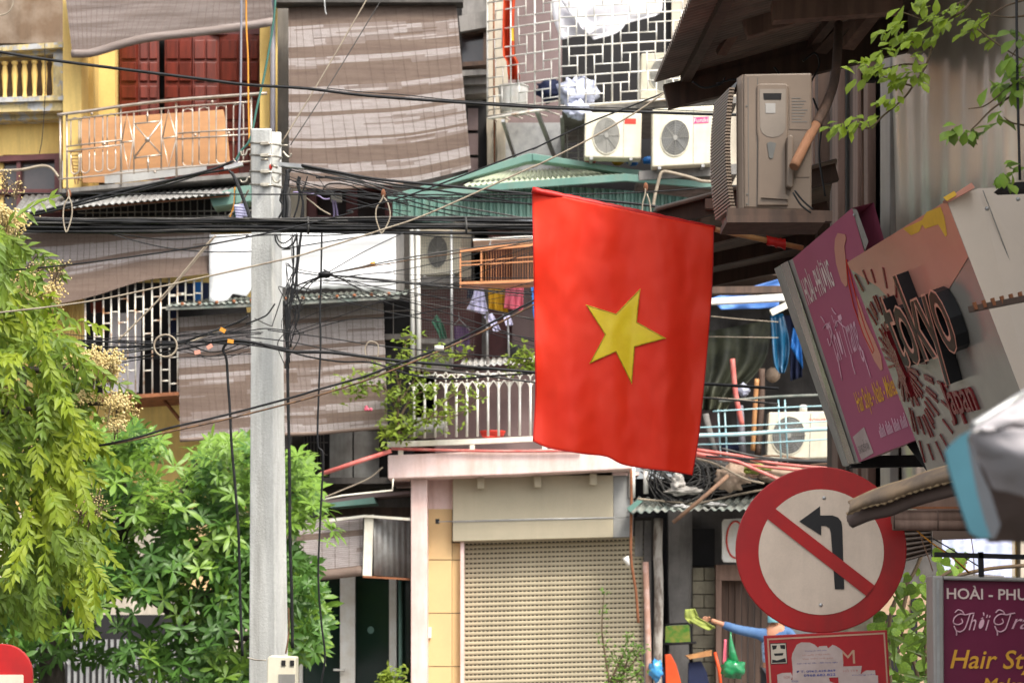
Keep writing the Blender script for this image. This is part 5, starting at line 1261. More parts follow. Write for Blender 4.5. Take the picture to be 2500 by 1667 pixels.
# ------------------------------------------------------------------ magenta lightbox
S_ = thing('lightbox_sign', 'tilted magenta salon lightbox with pale and gold lettering', 'sign', P(2080, 1130, 10.9))
Q = pquad([(1935, 632, 11.15), (2080, 508, 10.6), (2240, 1072, 10.6), (2097, 1128, 11.15)])
back = -Q.n * .13
fr = Q.c
part('face', MB().grid(lambda u, v: Q(u, v), 16, 16).add([p for p in fr] + [p + back for p in fr], [(0, 4, 5, 1), (2, 6, 7, 3), (7, 6, 5, 4)]), m_purple, S_)
L0 = [P(1935, 632, 11.15), P(1890, 656, 11.4), P(2057, 1137, 11.4), P(2097, 1128, 11.15)]
part('side_frame', MB().add(L0 + [p + Vector((.02, .05, 0)) for p in L0], [(0, 1, 2, 3), (0, 4, 5, 1), (1, 5, 6, 2), (2, 6, 7, 3), (7, 6, 5, 4)]), m_alu, S_)
part('side_frame', MB().prism([(2080, 508), (2092, 512), (2120, 590), (2112, 612)], 10.62, .1), m_alu, S_)
part('corner_screw', MB().ball(P(2086, 525, 10.6), .008), m_galv, S_)
part('reflection_strip', MB().add([L0[0].lerp(L0[1], f) .lerp(L0[3].lerp(L0[2], f), g) + Vector((-.004, -.006, 0)) for f, g in ((.22, .0), (.62, .0), (.62, 1), (.22, 1))], [(0, 1, 2, 3)]), m_letterpink if 0 else mat('reflection_strip_metal', (.42, .36, .32), r=.15, m=.7), S_)  # streak of reflection on the side frame, put in as a paler strip
def txt(par, Q, s, u0, v0, u1, v1, m, h=.003, h1=None, shear=0, bold=0, name='lettering'):
    mb = MB(); letters(mb, s, Q, u0, v0, u1, v1, h, h1, shear, bold); return part(name, mb, m, par)
def rect(q4): return q4
txt(S_, Q, 'HOÀI - PHƯƠNG', *Q.px(1951, 668), *Q.px(2040, 698), m_lettergrey, bold=.02)
txt(S_, Q, 'Thời Trang', *Q.px(2013, 782), *Q.px(2116, 880), m_letterpink, shear=.3)
txt(S_, Q, 'Hair Style - Nails - Makeup', *Q.px(2084, 958), *Q.px(2203, 975), m_lettergold, shear=.1, bold=.01)
part('address_plate', MB().on(Q, [(.04, .88), (.26, .86), (.28, .985), (.06, .995)], .001, .003), m_paper, S_)
txt(S_, Q, '51A NGUYỄN VĂN', .07, .91, .25, .965, m_signblack, .0035)
fp = MB(); (fu, fv), (gu, gv) = Q.px(2142, 1036), Q.px(2228, 1036)
for k in range(26):
    a_ = fu + (gu - fu) * k / 26; hh = (gv - fv) * (.55 + .45 * ((k * 7) % 5) / 4)
    if k % 6 != 5: fp.on(Q, [(a_, gv - hh), (a_ + (gu - fu) * .022, gv - hh), (a_ + (gu - fu) * .022, gv), (a_, gv)], .002, .003)
part('faded_print', fp, m_letterpink, S_, kind='stuff')
def swoosh(pts, w_, m, nm):
    part(nm, MB().on(Q, [Q.px(*p) for p in pts], .001, .004), m, S_)
swoosh(z8((690, 360), (740, 370), (748, 400), (735, 450), (745, 560), (757, 715), (745, 730), (715, 690), (680, 570), (668, 470), (672, 400)), 0, m_signface, 'chilli_emblem')
swoosh(z8((820, 790), (850, 870), (880, 960), (940, 1090), (985, 1200), (998, 1290), (985, 1300), (940, 1230), (880, 1090), (835, 950)), 0, m_signface, 'chilli_emblem')
part('emblem_outline', MB().tube([Q(*Q.px(*p), .004) for p in z8((750, 540), (790, 700), (830, 850), (880, 1010), (940, 1160), (930, 1180), (870, 1060), (800, 860), (765, 700), (752, 600))], .003, 4, True), m_redlogo, S_)
mb = MB()
for q in (((590, 1010), (620, 980), (650, 1040), (640, 1130), (620, 1080)), ((650, 870), (665, 900), (680, 915)), ((670, 1010), (690, 960), (720, 990), (750, 1010)), ((860, 1160), (880, 1230), (918, 1350)), ((690, 1180), (700, 1260), (720, 1365)), ((780, 1190), (790, 1250), (812, 1325)), ((575, 930), (590, 950), (600, 975))):
    mb.tube(spline([Q(*Q.px(*p), .004) for p in z8(*q)], 5), .0028, 5)
part('script_flourish', mb, m_letterpink, S_, kind='stuff')
part('support_bar', MB().beam(P(2075, 1128, 11.3), P(2290, 1124, 11.3), .05, .06), m_black, S_)
part('support_bar', MB().beam(P(2210, 1060, 10.9), P(2290, 1165, 10.7), .03, .04), m_black, S_)
# ------------------------------------------------------------------ tilted box sign with raised letters
S_ = thing('box_sign', 'tilted restaurant box sign with black raised letters and red splash', 'sign', P(2350, 1160, 9.6))
A_, B_, C_, D_ = (2070, 640, 10.2), (2312, 490, 8.8), (2565, 1145, 8.8), (2270, 1165, 10.2)
Q = pquad([A_, B_, C_, D_])
back = Vector((.55, .25, 0))
fr = Q.c
part('face', MB().grid(lambda u, v: Q(u, v), 16, 16).add(fr + [p + back for p in fr], [(3, 2, 6, 7), (7, 6, 5, 4)]), m_signgrey, S_)
part('face_band', MB().on(Q, [(.0, .0), (1, 0), (1, .21), (.72, .30), (.36, .34), (.20, .16), (0, .03)], .0015, .003), m_signface, S_)
E_ = [P(2312, 490, 8.8), P(2388, 460, 8.85), P(2600, 452, 8.9), P(2850, 1110, 8.9), P(2565, 1145, 8.8)]
part('end_panel', MB().add(E_ + [p + Vector((.02, .3, 0)) for p in E_], [(0, 1, 2, 3, 4), (0, 5, 6, 1), (1, 6, 7, 2)]), m_signbeige, S_)
part('end_seam', MB().tube([P(2400, 465, 8.83), P(2497, 720, 8.86)], .0025, 4), m_alu, S_)
part('top_strip', MB().prism([(2306, 488), (2372, 446), (2380, 458), (2316, 494)], 8.78, .05), m_signface, S_)
part('yellow_patch', MB().prism([(2303, 482), (2330, 466), (2336, 476), (2312, 491)], 8.77, .004), m_signyellow, S_)
part('yellow_patch', MB().on(Q, [Q.px(*p) for p in z8((1140, 330), (1270, 270), (1300, 215), (1395, 180), (1420, 250), (1440, 370), (1430, 385), (1380, 300), (1290, 330), (1270, 300), (1250, 350), (1195, 375))], .0035, .0045), m_signyellow, S_)
part('backing_panel', MB().prism([(2120, 612), (2250, 540), (2260, 552), (2135, 622)], 10.3, .1), m_signbeige, S_)
for x, y in z8((1707, 195), (1920, 130)): part('rivet', MB().ball(P(x, y, 8.79), .009), m_galv, S_)
mb = MB(); letters(mb, 'tokyo', Q, .27, .155, .80, .62, .004, .062, bold=.012)
part('raised_letters', mb, m_letterblack, S_)
mb = MB(); letters(mb, 'tokyo', Q, .268, .152, .803, .622, .0625, .065, bold=.028)
part('letter_outline', mb, m_signface, S_)
mb = MB(); letters(mb, 'tokyo', Q, .27, .155, .80, .62, .0655, .067, bold=.0)
part('letter_face', mb, m_letterblack, S_)
mb = MB(); letters(mb, 'Japan', Q, .41, .61, .66, .79, .003, .014, bold=.012)
part('small_letters', mb, m_burst, S_)
mb = MB(); rr = random.Random(3); c0 = (.135, .49)
asp = Q.w / Q.h
for k in range(46):
    a = k * 2 * math.pi / 46 + rr.uniform(-.05, .05)
    for r0, r1, w_ in ((.07, .15 + rr.uniform(0, .05), .006), (.21 + rr.uniform(0, .03), .29 + rr.uniform(0, .05), .006), (.36, .42 + rr.uniform(0, .05), .006)):
        if r0 > .3 and k % 2: continue
        ca, sa = math.cos(a), math.sin(a)
        pts = [(c0[0] + (ca * r_ - sa * s * w_) / asp, c0[1] + sa * r_ + ca * s * w_) for r_, s in ((r0, -1), (r1, -1), (r1, 1), (r0, 1))]
        if all(.01 < p[0] < .99 and .02 < p[1] < .985 for p in pts): mb.on(Q, pts, .003, .008)
part('splash_emblem', mb, m_burst, S_, kind='stuff')
part('splash_core', MB().on(Q, [(c0[0] + (.03 + .015 * (k % 2)) * math.cos(k * .393) / asp, c0[1] + (.12 + .04 * (k % 2)) * math.sin(k * .393)) for k in range(16)], .004, .02), m_burst, S_)
t = thing('bracket_arm', 'brown metal arm with hanging hooks in front of the box sign', 'bracket', P(2440, 745, 8.3))
part('arm_bar', MB().beam(P(2365, 756, 8.3), P(2560, 718, 8.2), .022, .022), m_timber, t)
hk = part('hook', MB().beam(P(2378, 738, 8.28), P(2383, 756, 8.28), .02, .012), m_rust, t)
for k in range(1, 9): copy_part(hk, t, Vector((k * 21 * 8.28 / F, -.008 * k, k * 4.2 * 8.28 / F)))
# ------------------------------------------------------------------ round traffic sign and the red board under it
t = thing('traffic_sign', 'round red no left turn sign on the street corner', 'traffic sign', P(2006, 1553, 9.1))
Ysn = 9.0
def disc(cx, cy, rx, ry, Y, n=64): return [P(cx + rx * math.cos(2 * math.pi * k / n), cy + ry * math.sin(2 * math.pi * k / n), Y) for k in range(n)]
fr = disc(2005, 1342, 209, 203, Ysn); n = 64
bk = [p + Vector((0, .02, 0)) for p in fr]
part('plate', MB().add(fr + bk, [tuple(range(n)), tuple(reversed(range(n, 2 * n)))] + [(i, i + n, (i + 1) % n + n, (i + 1) % n) for i in range(n)]), m_signred, t, bevel=.004)
def flat(pts, Y): return MB().prism(pts, Y, .001)
nn = 64
part('white_field', MB().add(disc(2005, 1347, 153, 153, Ysn - .003), [tuple(range(n))]), m_signwhite, t)
arrow = z12((918, 985), (860, 985), (835, 640), (828, 608), (805, 593), (775, 592), (775, 652), (638, 565), (768, 470), (769, 527), (845, 527), (880, 540), (900, 565), (906, 600))
part('arrow', flat(arrow, Ysn - .006), m_signblack, t)
part('slash', flat(z12((490, 485), (1107, 962), (1055, 1027), (440, 548)), Ysn - .009), m_signred, t)
for bx, by in ((2012, 1215), (2004, 1476)): part('bolt', MB().ball(P(bx, by, Ysn - .004), (.008, .004, .008), 10, 6), m_galv, t)
part('post', MB().tube([P(2012, 1180, Ysn + .06), Vector((P(2012, 1180, Ysn + .06).x, Ysn + .06, 0))], .038, 14), m_galv, t)
part('clamp', MB().box(1990, 1280, 2034, 1296, Ysn + .021, .08).box(1990, 1420, 2034, 1436, Ysn + .021, .08), m_galv, t)
t = thing('red_board', 'red notice board with torn paper stickers under the round sign', 'notice board', P(2020, 1800, 8.98))
Q = pquad([(1865, 1551), (2166, 1537), (2180, 1800), (1882, 1806)], 8.94)
fr = Q.c
part('panel', MB().add(fr + [p + Vector((0, .02, 0)) for p in fr], [(0, 1, 2, 3), (7, 6, 5, 4), (0, 4, 5, 1), (1, 5, 6, 2), (2, 6, 7, 3), (3, 7, 4, 0)]), m_boardred, t, bevel=.003)
zz = zoomer(1820, 1480, .17857)
pq = lambda *p: [Q.px(*q) for q in zz(*p)]
a, b_, c, d = pq((293, 435), (1905, 352), (1990, 1700), (370, 1750)); a2, b2, c2, d2 = pq((318, 458), (1885, 376), (1970, 1680), (395, 1730))
mb = MB()
for p4 in ((a, b_, b2, a2), (b_, c, c2, b2), (c, d, d2, c2), (d, a, a2, d2)): mb.on(Q, p4, .0005, .0015)
part('border_line', mb, m_boardline, t)
part('sticker', MB().on(Q, pq((333, 500), (558, 492), (575, 780), (345, 788)), .0005, .001), m_signblack, t)
part('sticker_field', MB().on(Q, pq((343, 510), (548, 502), (565, 770), (355, 778)), .001, .0016), m_sticker, t)
mb = MB().on(Q, pq((360, 530), (430, 528), (420, 575), (372, 590)), .0016, .0022).on(Q, pq((470, 524), (540, 522), (542, 580), (480, 572)), .0016, .0022).on(Q, pq((385, 640), (520, 632), (510, 665), (400, 672)), .0016, .0022).on(Q, pq((365, 720), (430, 735), (545, 700), (555, 760), (362, 768)), .0016, .0022)
part('sticker_print', mb, m_signblack, t)
P1 = pq((640, 640), (700, 520), (760, 487), (880, 490), (940, 515), (990, 560), (1010, 540), (1110, 535), (1130, 570), (1190, 520), (1230, 535), (1290, 570), (1320, 600), (1335, 800), (1340, 960), (1150, 970), (1100, 985), (640, 1000), (645, 850), (630, 700))
part('paper', MB().on(Q, P1, .0008, .0022), m_paper, t)
part('paper', MB().on(Q, pq((1255, 820), (1590, 808), (1580, 870), (1570, 930), (1600, 900), (1650, 870), (1770, 870), (1775, 935), (1810, 940), (1820, 1500), (1290, 1520), (1270, 1000)), .0028, .004), m_paper, t)
part('paper', MB().on(Q, pq((430, 930), (500, 905), (620, 900), (640, 950), (620, 1000), (1140, 970), (1150, 1020), (1230, 1050), (1240, 1500), (470, 1520), (440, 1100)), .0045, .0055), m_paper, t)
part('letter', (lambda mb: (letters(mb, 'M', Q, *pq((1300, 600))[0], *pq((1500, 776))[0], .0006, .0012, bold=.0), mb)[1])(MB()), m_boardline, t)
def tx(s, p0, p1, m, h=.0026, bold=0): 
    mb = MB(); (u0, v0), (u1, v1) = pq(p0, p1); letters(mb, s, Q, u0, v0, u1, v1, h, None, 0, bold); part('lettering', mb, m, t)
tx('ĐT: 0962.428.869', (695, 874), (1230, 886), m_blueink, bold=.02)
tx('0968.682.822', (795, 924), (1232, 943), m_blueink, bold=.02)
tx('Không cần thế chấp', (815, 594), (1110, 606), m_blueink)
tx('Lãi suất thấp nhất', (775, 648), (1160, 662), m_redink)
tx('Vay tiền trả góp', (775, 700), (1200, 713), m_redink)
tx('Liên hệ từ 10h - 20h hàng ngày', (705, 768), (1262, 771), m_blueink)
tx('KHOAN', (520, 945), (610, 985), m_redink, .006)
tx('Không cần', (1455, 924), (1770, 936), m_blueink, .0045)
tx('HỖ TRỢ', (1330, 850), (1540, 895), m_redink, .0045)
tx('Khoan', (630, 1000), (720, 1030), m_blueink, .006)
# ------------------------------------------------------------------ hanging plum sign
Ypl = 8.5
t = thing('hanging_sign', 'plum hanging salon sign in a grey frame on a black bracket', 'sign', P(2400, 1800, Ypl))
Q = pquad([(2280, 1405), (2640, 1412), (2640, 1860), (2285, 1860)], Ypl)
zh = zoomer(2200, 1250, .26596)
ph = lambda *p: [Q.px(*q) for q in zh(*p)]
fr = Q.c
part('panel', MB().add([p + Vector((0, .02, 0)) for p in fr] + [p + Vector((0, .12, 0)) for p in fr], [(0, 1, 2, 3), (7, 6, 5, 4), (0, 4, 5, 1), (1, 5, 6, 2), (2, 6, 7, 3), (3, 7, 4, 0)]), m_purple_dk, t)
part('frame', MB().prism([(2277, 1404), (2304, 1405), (2306, 1870), (2282, 1870)], Ypl - .01, .14).prism([(2304, 1405), (2640, 1412), (2640, 1422), (2304, 1415)], Ypl - .008, .13), m_alu, t, bevel=.006)
part('frame_ridge', MB().prism([(2287, 1415), (2293, 1415), (2296, 1870), (2290, 1870)], Ypl - .016, .01), m_galv, t)
txt(t, Q, 'HOÀI - PHƯƠNG', *ph((425, 668))[0], *ph((1490, 812))[0], m_lettergrey, -.015 + .0, bold=.015)
txt(t, Q, 'hời', *ph((625, 915))[0], *ph((830, 1085))[0], m_letterpink, -.015, shear=.45)
txt(t, Q, 'rang', *ph((1020, 975))[0], *ph((1400, 1120))[0], m_letterpink, -.015, shear=.45)
mb = MB()
for ox in (0, 375):
    for q in (((500, 920), (530, 895), (570, 910), (590, 940), (640, 930), (680, 925)), ((600, 940), (540, 935), (495, 970), (490, 1015), (530, 1030), (570, 1010), (560, 975)), ((640, 930), (615, 1010), (590, 1070), (550, 1095), (515, 1085), (500, 1060), (492, 1040)), ((512, 1085), (516, 1105), (516, 1130))):
        mb.tube(spline([Q(*Q.px(*p), -.014) for p in zh(*[(x + ox, y) for x, y in q])], 6), .0028, 5)
part('script_capitals', mb, m_letterpink, t, kind='stuff')
txt(t, Q, 'Hair Style', *ph((455, 1258))[0], *ph((1400, 1495))[0], m_lettergold, -.015, shear=.25, bold=.01)
txt(t, Q, 'Makeup', *ph((755, 1520))[0], *ph((1300, 1680))[0], m_lettergold, -.015, shear=.25, bold=.01)
b = thing('sign_bracket', 'black square bar bracket from which the plum sign hangs', 'bracket', P(2400, 1405, Ypl))
part('bar', MB().beam(P(2282, 1353, Ypl), P(2660, 1364, Ypl), .02, .019), m_black, b)
part('hanger', MB().beam(P(2394, 1347, Ypl + .0), P(2396, 1407, Ypl), .018, .02, Vector((0, 1, 0))), m_black, b)
part('end_wire', MB().ptube([(2275, 1310), (2274, 1357), (2285, 1358)], Ypl, 3, 5, 0), m_black, b)
for i, (q, m, w_) in enumerate((((( 90, 115), (180, 200), (300, 295), (430, 385), (560, 490), (630, 555)), m_orangewire, 4), (((290, 240), (430, 320), (560, 400), (720, 500)), m_cable, 3.5), (((150, 115), (200, 280), (260, 440), (290, 540)), m_brownpole, 3), (((640, 210), (665, 400), (670, 580)), m_brownpole, 2.5), (((300, 300), (420, 370), (520, 460), (620, 555)), m_cable, 4))):
    solo('sign_wire', ('orange cord slanting to the plum sign', 'upper black cord slanting to the plum sign hanger', 'dry vine stem crossing beside the plum sign bracket', 'dry vine stem in front of the lilac roof', 'lower black cord running with the orange one')[i], 'cord', MB().ptube(zh(*q), 8.9, w_, 6, 5), m)
# ------------------------------------------------------------------ gutter, rolled blind and canopy in front
zc = zoomer(2050, 880, .29980)
t = thing('rusty_gutter', 'rusty brown channel jutting out in front of the round sign', 'gutter', P(2190, 1210, 7.2))
Yg = 7.2
top_ = [P(x, y, Yg - .25 * k / 6) for k, (x, y) in enumerate(zc((75, 1155), (220, 1085), (380, 1022), (540, 975), (700, 915), (880, 862), (1150, 790)))]
bot_ = [P(x, y, Yg - .06 - .25 * k / 6) for k, (x, y) in enumerate(zc((60, 1250), (220, 1185), (380, 1150), (540, 1085), (700, 1035), (890, 985), (1150, 910)))]
ts, bs_ = spline(top_, 6), spline(bot_, 6)
def gut(u, v):
    i = u * (len(ts) - 1); k = min(int(i), len(ts) - 2); f = i - k
    a, b = ts[k].lerp(ts[k + 1], f), bs_[k].lerp(bs_[k + 1], f)
    b = b + Vector((0, 0, .004 * noise.noise((u * 30, 1, 1))))
    return a.lerp(b, v) + Vector((0, -.045 * math.sin(math.pi * v), 0))
part('channel', MB().grid(gut, 60, 10), m_gutter, t, solid=.007)
part('lip', MB().tube([gut(k / 50, 0) for k in range(51)], .006, 6).tube([gut(k / 50, 1) + Vector((0, 0, .003 * math.sin(k * 2.3))) for k in range(51)], .006, 6), mat('pale_worn_edge', (.45, .33, .19), (.3, .2, .12), 30, r=.8), t)
part('underside', MB().tube([p + Vector((.02, .06, -.02)) for p in bs_], .024, 8), m_underside, t)
t = thing('rolled_blind', 'rolled brown cane blind hanging behind the grey canopy', 'blind', P(2300, 1290, 8.9))
part('roll', MB().tube([P(2178, 1262, 8.9), P(2420, 1262, 8.9)], .03, 12).tube([P(2180, 1281, 8.88), P(2420, 1283, 8.88)], .022, 12), m_timber_lt, t)
part('hanging_flap', MB().box(2240, 1200, 2440, 1258, 8.95, .02), m_timber_lt, t)
part('binding', MB().box(2178, 1236, 2420, 1241, 8.86, .02), m_rust, t)
part('cords', MB().ptube([(2290, 1245), (2290, 1295)], 8.84, 3, 5, 0).ptube([(2183, 1250), (2183, 1290)], 8.84, 4, 5, 0), m_timber, t)
solo('tan_sheet', 'tan cloth sheet under the rolled cane blind', 'sheet', MB().prism([(2278, 1285), (2440, 1285), (2440, 1312), (2278, 1318)], 9.2, .02), m_underside if 0 else mat('tan_cloth', (.30, .22, .17), r=.9))
t = thing('hanging_mat', 'dark brown corrugated mat hanging behind the round sign edge', 'mat', P(2240, 1370, 9.6))
part('mat_sheet', MB().grid(lambda u, v: P(2170 + 105 * u, 1288 + 92 * v - 30 * u * v, 9.7 - .02 * math.sin(v * 40)), 6, 40), m_rooftin, t, solid=.006)
cn = thing('street_canopy', 'blurred grey cloth canopy with teal hem close to the lens', 'canopy', P(2420, 1330, 3.0))
Yc = 3.0
def tri(n_, pts, m, sag=.0):
    a, b, c, d = [P(p[0], p[1], p[2] * .75) for p in pts]
    def f(u, v):
        p = a.lerp(b, u).lerp(d.lerp(c, u), v)
        return p + Vector((0, -.05 * math.sin(math.pi * u) * math.sin(math.pi * v), sag * math.sin(math.pi * u)))
    part(n_, MB().grid(lambda u, v: f(u, v) + Vector((0, .012 * noise.noise((u * 3, v * 3, 2)), .004 * noise.noise((u * 6, v * 5, 7)))), 30, 30), m, cn, solid=.003)
tri('top_panel', [(2372, 1050, 4.0), (2560, 935, 4.2), (2620, 1050, 4.0), (2400, 1048, 3.96)], m_canvas)
tri('side_panel', [(2360, 1055, 4.0), (2620, 1040, 3.9), (2620, 1240, 4.0), (2425, 1190, 4.1)], m_canvas)
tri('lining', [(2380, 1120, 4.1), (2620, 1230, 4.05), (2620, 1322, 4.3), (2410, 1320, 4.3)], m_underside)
hp = zc((860, 740), (900, 690), (985, 610), (1085, 560), (1050, 600), (1040, 640), (1070, 830), (1120, 1080), (1180, 1300), (1230, 1440), (1140, 1450), (1060, 1400), (1010, 1260), (950, 1080), (890, 880))
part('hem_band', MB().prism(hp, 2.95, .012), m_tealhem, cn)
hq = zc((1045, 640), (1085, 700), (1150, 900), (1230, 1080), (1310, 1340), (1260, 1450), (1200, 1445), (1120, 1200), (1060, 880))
part('hem_shadow_side', MB().prism(hq, 2.985, .012), mat('shaded_hem_cloth', (.07, .075, .085), r=.9), cn)  # shade on the hem's far side, put in as a strip of darker cloth
part('seam', MB().tube([P(2362 + 20 * k, 1055 - 1.0 * k - 2 * math.sin(k * .8), 2.98) for k in range(14)], .0022, 6), m_alu, cn)
part('frame_rod', MB().tube([P(2375, 1040, 3.02), P(2640, 875, 3.25)], .006, 6), m_galv, cn)
# ------------------------------------------------------------------ concrete pole
YP = 17.0
t = thing('utility_pole', 'pale square concrete utility pole strapped with steel bands', 'utility pole', Vector((P(655, 1600, YP).x, YP + .1, 0)))
def ring(y, xl, xm, xr):
    return [P(xl, y, YP + .10), P(xm, y, YP - .0), P(xr, y, YP + .14), Vector((0, 0, 0))]
def seg(nm, y0, q0, y1, q1, m=m_pole, lab=None):
    a, b, c, _ = ring(y0, *q0); d, e, f, _ = ring(y1, *q1)
    g_, h_ = a + (c - b), d + (f - e)
    part(nm, MB().add([a, b, c, g_, d, e, f, h_], [(0, 4, 5, 1), (1, 5, 6, 2), (2, 6, 7, 3), (3, 7, 4, 0), (0, 1, 2, 3), (7, 6, 5, 4)]), m, t, lab, bevel=.012)
zg = P(0, 0, YP)
gy = HY + EYE * F / YP
seg('shaft', 455, (613, 664, 687), gy, (605, 676, 711))
seg('head', 314, (612, 661, 664), 460, (613, 662, 665))
part('back_flange', MB().box(650, 322, 686, 462, YP + .13, .05), m_pole, t, bevel=.008)
for i, y in enumerate((350, 379, 419, 451)):
    part('strap', MB().tube([P(610, y - 1, YP + .11), P(662, y + 1, YP - .012), P(688, y + 6, YP + .14)], .008, 6), m_strap, t)
    part('buckle', MB().box(635, y - 4, 655, y + 4, YP - .004, .03), m_strap, t, bevel=.004)
for q in (zp((250, 320), (215, 330), (195, 380), (150, 390), (135, 340)), zp((640, 340), (680, 390), (720, 410), (740, 365)), zp((250, 650), (215, 660), (200, 700), (150, 710), (130, 680)), zp((510, 650), (540, 700), (580, 715), (610, 680)), zp((610, 275), (700, 270))):
    part('hook', MB().ptube(q, YP + .05, 4.5, 8, 5), m_strap, t)
part('bolt', MB().ptube(zp((380, 440), (470, 440)), YP - .03, 6, 8, 0).ptube(zp((500, 500), (575, 540)), YP - .02, 6, 8, 0), m_strap, t)
part('red_insulator', MB().ball(P(*zp((495, 530))[0], YP - .0), (.014, .014, .022)), m_redlogo, t)
part('clamp_arm', MB().beam(P(*zp((600, 500))[0], YP - .05), P(*zp((915, 530))[0], YP - .1), .05, .03), m_galv, t)
part('clamp_arm', MB().beam(P(*zp((-60, 550))[0], YP - .05), P(*zp((160, 490))[0], YP - .05), .04, .03), m_galv, t)
mp = thing('meter_box', 'cream plastic meter box with two dark windows strapped to the pole', 'meter box', P(690, 1700, 16.6))
part('box', MB().prism([(652, 1606), (660, 1599), (722, 1602), (722, 1720), (650, 1720)], 16.5, .22), m_ac, mp, bevel=.012)
part('meter_window', MB().box(687, 1611, 697, 1624, 16.49, .01), m_black, mp); part('meter_window', MB().box(708, 1611, 718, 1624, 16.49, .01), m_black, mp)
part('lower_panel', MB().box(680, 1645, 720, 1720, 16.49, .01), m_alu, mp)
part('strap', MB().ptube([(604, 1604), (625, 1610), (650, 1611)], 16.8, 4, 6), m_strap, mp)

# ------------------------------------------------------------------ overhead cables
cg = 'overhead cables'
def cable(label, pts, Y, w, m=m_cable, name='cable', sub=8, group=cg):
    return solo(name, label, 'cable', MB().ptube(pts, Y, w * 1.18, 6, sub), m, group)
cable('thick black cable running down across the top of the picture to the shaded unit', [(-60, 120)] + z1((0, 357), (300, 405), (780, 467), (1380, 542)) + z2((0, 580), (400, 605), (800, 652), (1300, 690), (1960, 733)) + z3((600, 745), (1040, 765), (1660, 785), (1760, 780)), 15.5, 6.5)
cable('thin wire riding above the thick black cable', z2((560, 605), (810, 632), (1060, 648), (1375, 682), (1640, 700), (1960, 720)) + z3((400, 725), (1000, 742), (1660, 770)), 15.4, 2)
for i, q in enumerate((z1((0, 355), )[0], z1((780, 462))[0], z1((1380, 538))[0], z2((205, 590))[0], z2((812, 645))[0], z2((1375, 690))[0])):
    pass
cable('long beige rope cable crossing from the left tree up to the brown eave', [(-40, 768)] + z5((0, 680), (350, 640), (700, 588), (1200, 482), (1960, 312)) + z6((500, 250), (900, 125), (1260, 0)) + z2((1960, 1142)) + z3((350, 1140), (700, 965), (1040, 770), (1250, 630), (1400, 560)), 13.2, 3.8, m_rope)
cable('long thin black cable crossing under the beige rope up to the brown eave', [(-40, 668)] + z5((0, 400), (540, 346), (1300, 240), (1960, 110)) + z6((360, 90), (720, 0)) + z2((700, 1440), (1000, 1370), (1300, 1270), (1960, 1018)) + z3((350, 1015), (700, 850), (1000, 730), (1200, 650), (1360, 570)), 13.6, 3.5)
cable('pale stay wire rising from the pole head, lower of the pair', [(687, 350)] + z2((500, 560), (820, 10), (850, -60)), 17.1, 3, m_rope)
cable('dark stay wire rising from the pole head, upper of the pair', [(709, 355)] + z2((560, 600), (920, 10), (960, -60)), 17.1, 2, m_cable_grey)
for i, (q, w_) in enumerate(((z2((380, 1130), (640, 1180), (900, 1225), (1300, 1265), (1960, 1328)) + z3((720, 1362), (1090, 1400), (1200, 1415)), 6), (z2((385, 1140), (660, 1195), (950, 1250), (1300, 1300), (1960, 1398)) + z3((720, 1440), (1200, 1480)), 4), (z2((400, 1150), (700, 1215), (1000, 1300), (1400, 1400), (1900, 1490)), 3.5), (z2((540, 1205), (780, 1250), (1000, 1330), (1300, 1420), (1800, 1500)), 3), (z2((530, 1300), (545, 1270), (600, 1255), (700, 1265), (860, 1325), (1100, 1400), (1500, 1490)), 3), (z2((480, 1215), (620, 1215), (800, 1245), (1000, 1275), (1300, 1300)), 4))):
    cable(('thickest black cable fanning out from the pole clamp to the flag', 'second black cable fanning out below the thickest one', 'third black cable fanning down over the green roof', 'fourth black cable drooping steeply over the green wall', 'black cable looping over beside the junction box', 'short frayed cable end beside the pole clamp')[i], q, 16.8 + i * .04, w_, m_cable if i != 2 else m_cable_grey)
cable('straight thin black wire spanning the street at the level of the hook rings', [(-60, 471), (0, 472), (700, 475), (1300, 475), (1560, 470), (1770, 455), (1850, 450)], 16.2, 3)
for i, q in enumerate((z1((1600, 1100), (1430, 1165), (1100, 1245), (800, 1310), (500, 1390), (250, 1450), (-60, 1500)), z1((1560, 1160), (1300, 1205), (900, 1310), (500, 1410), (100, 1500), (-60, 1530)), z1((1430, 1175), (1150, 1260), (700, 1360), (300, 1440), (-60, 1480)))):
    cable(('upper black cable sloping down from the pole clamp towards the blossom', 'lowest black cable sloping down from the pole clamp towards the blossom', 'middle black cable sloping down from the pole clamp towards the blossom')[i], q, 16.7 + i * .05, 5.5 - i)
for i, q in enumerate((zp((0, 575), (50, 640), (110, 780), (170, 930), (235, 1120), (240, 1180)), zp((30, 590), (90, 700), (150, 850), (200, 980), (255, 1130), (262, 1180)))):
    cable(('black cable dropping beside the pole into the bundle, outer one', 'black cable dropping beside the pole into the bundle, inner one')[i], q, 16.7, 6)
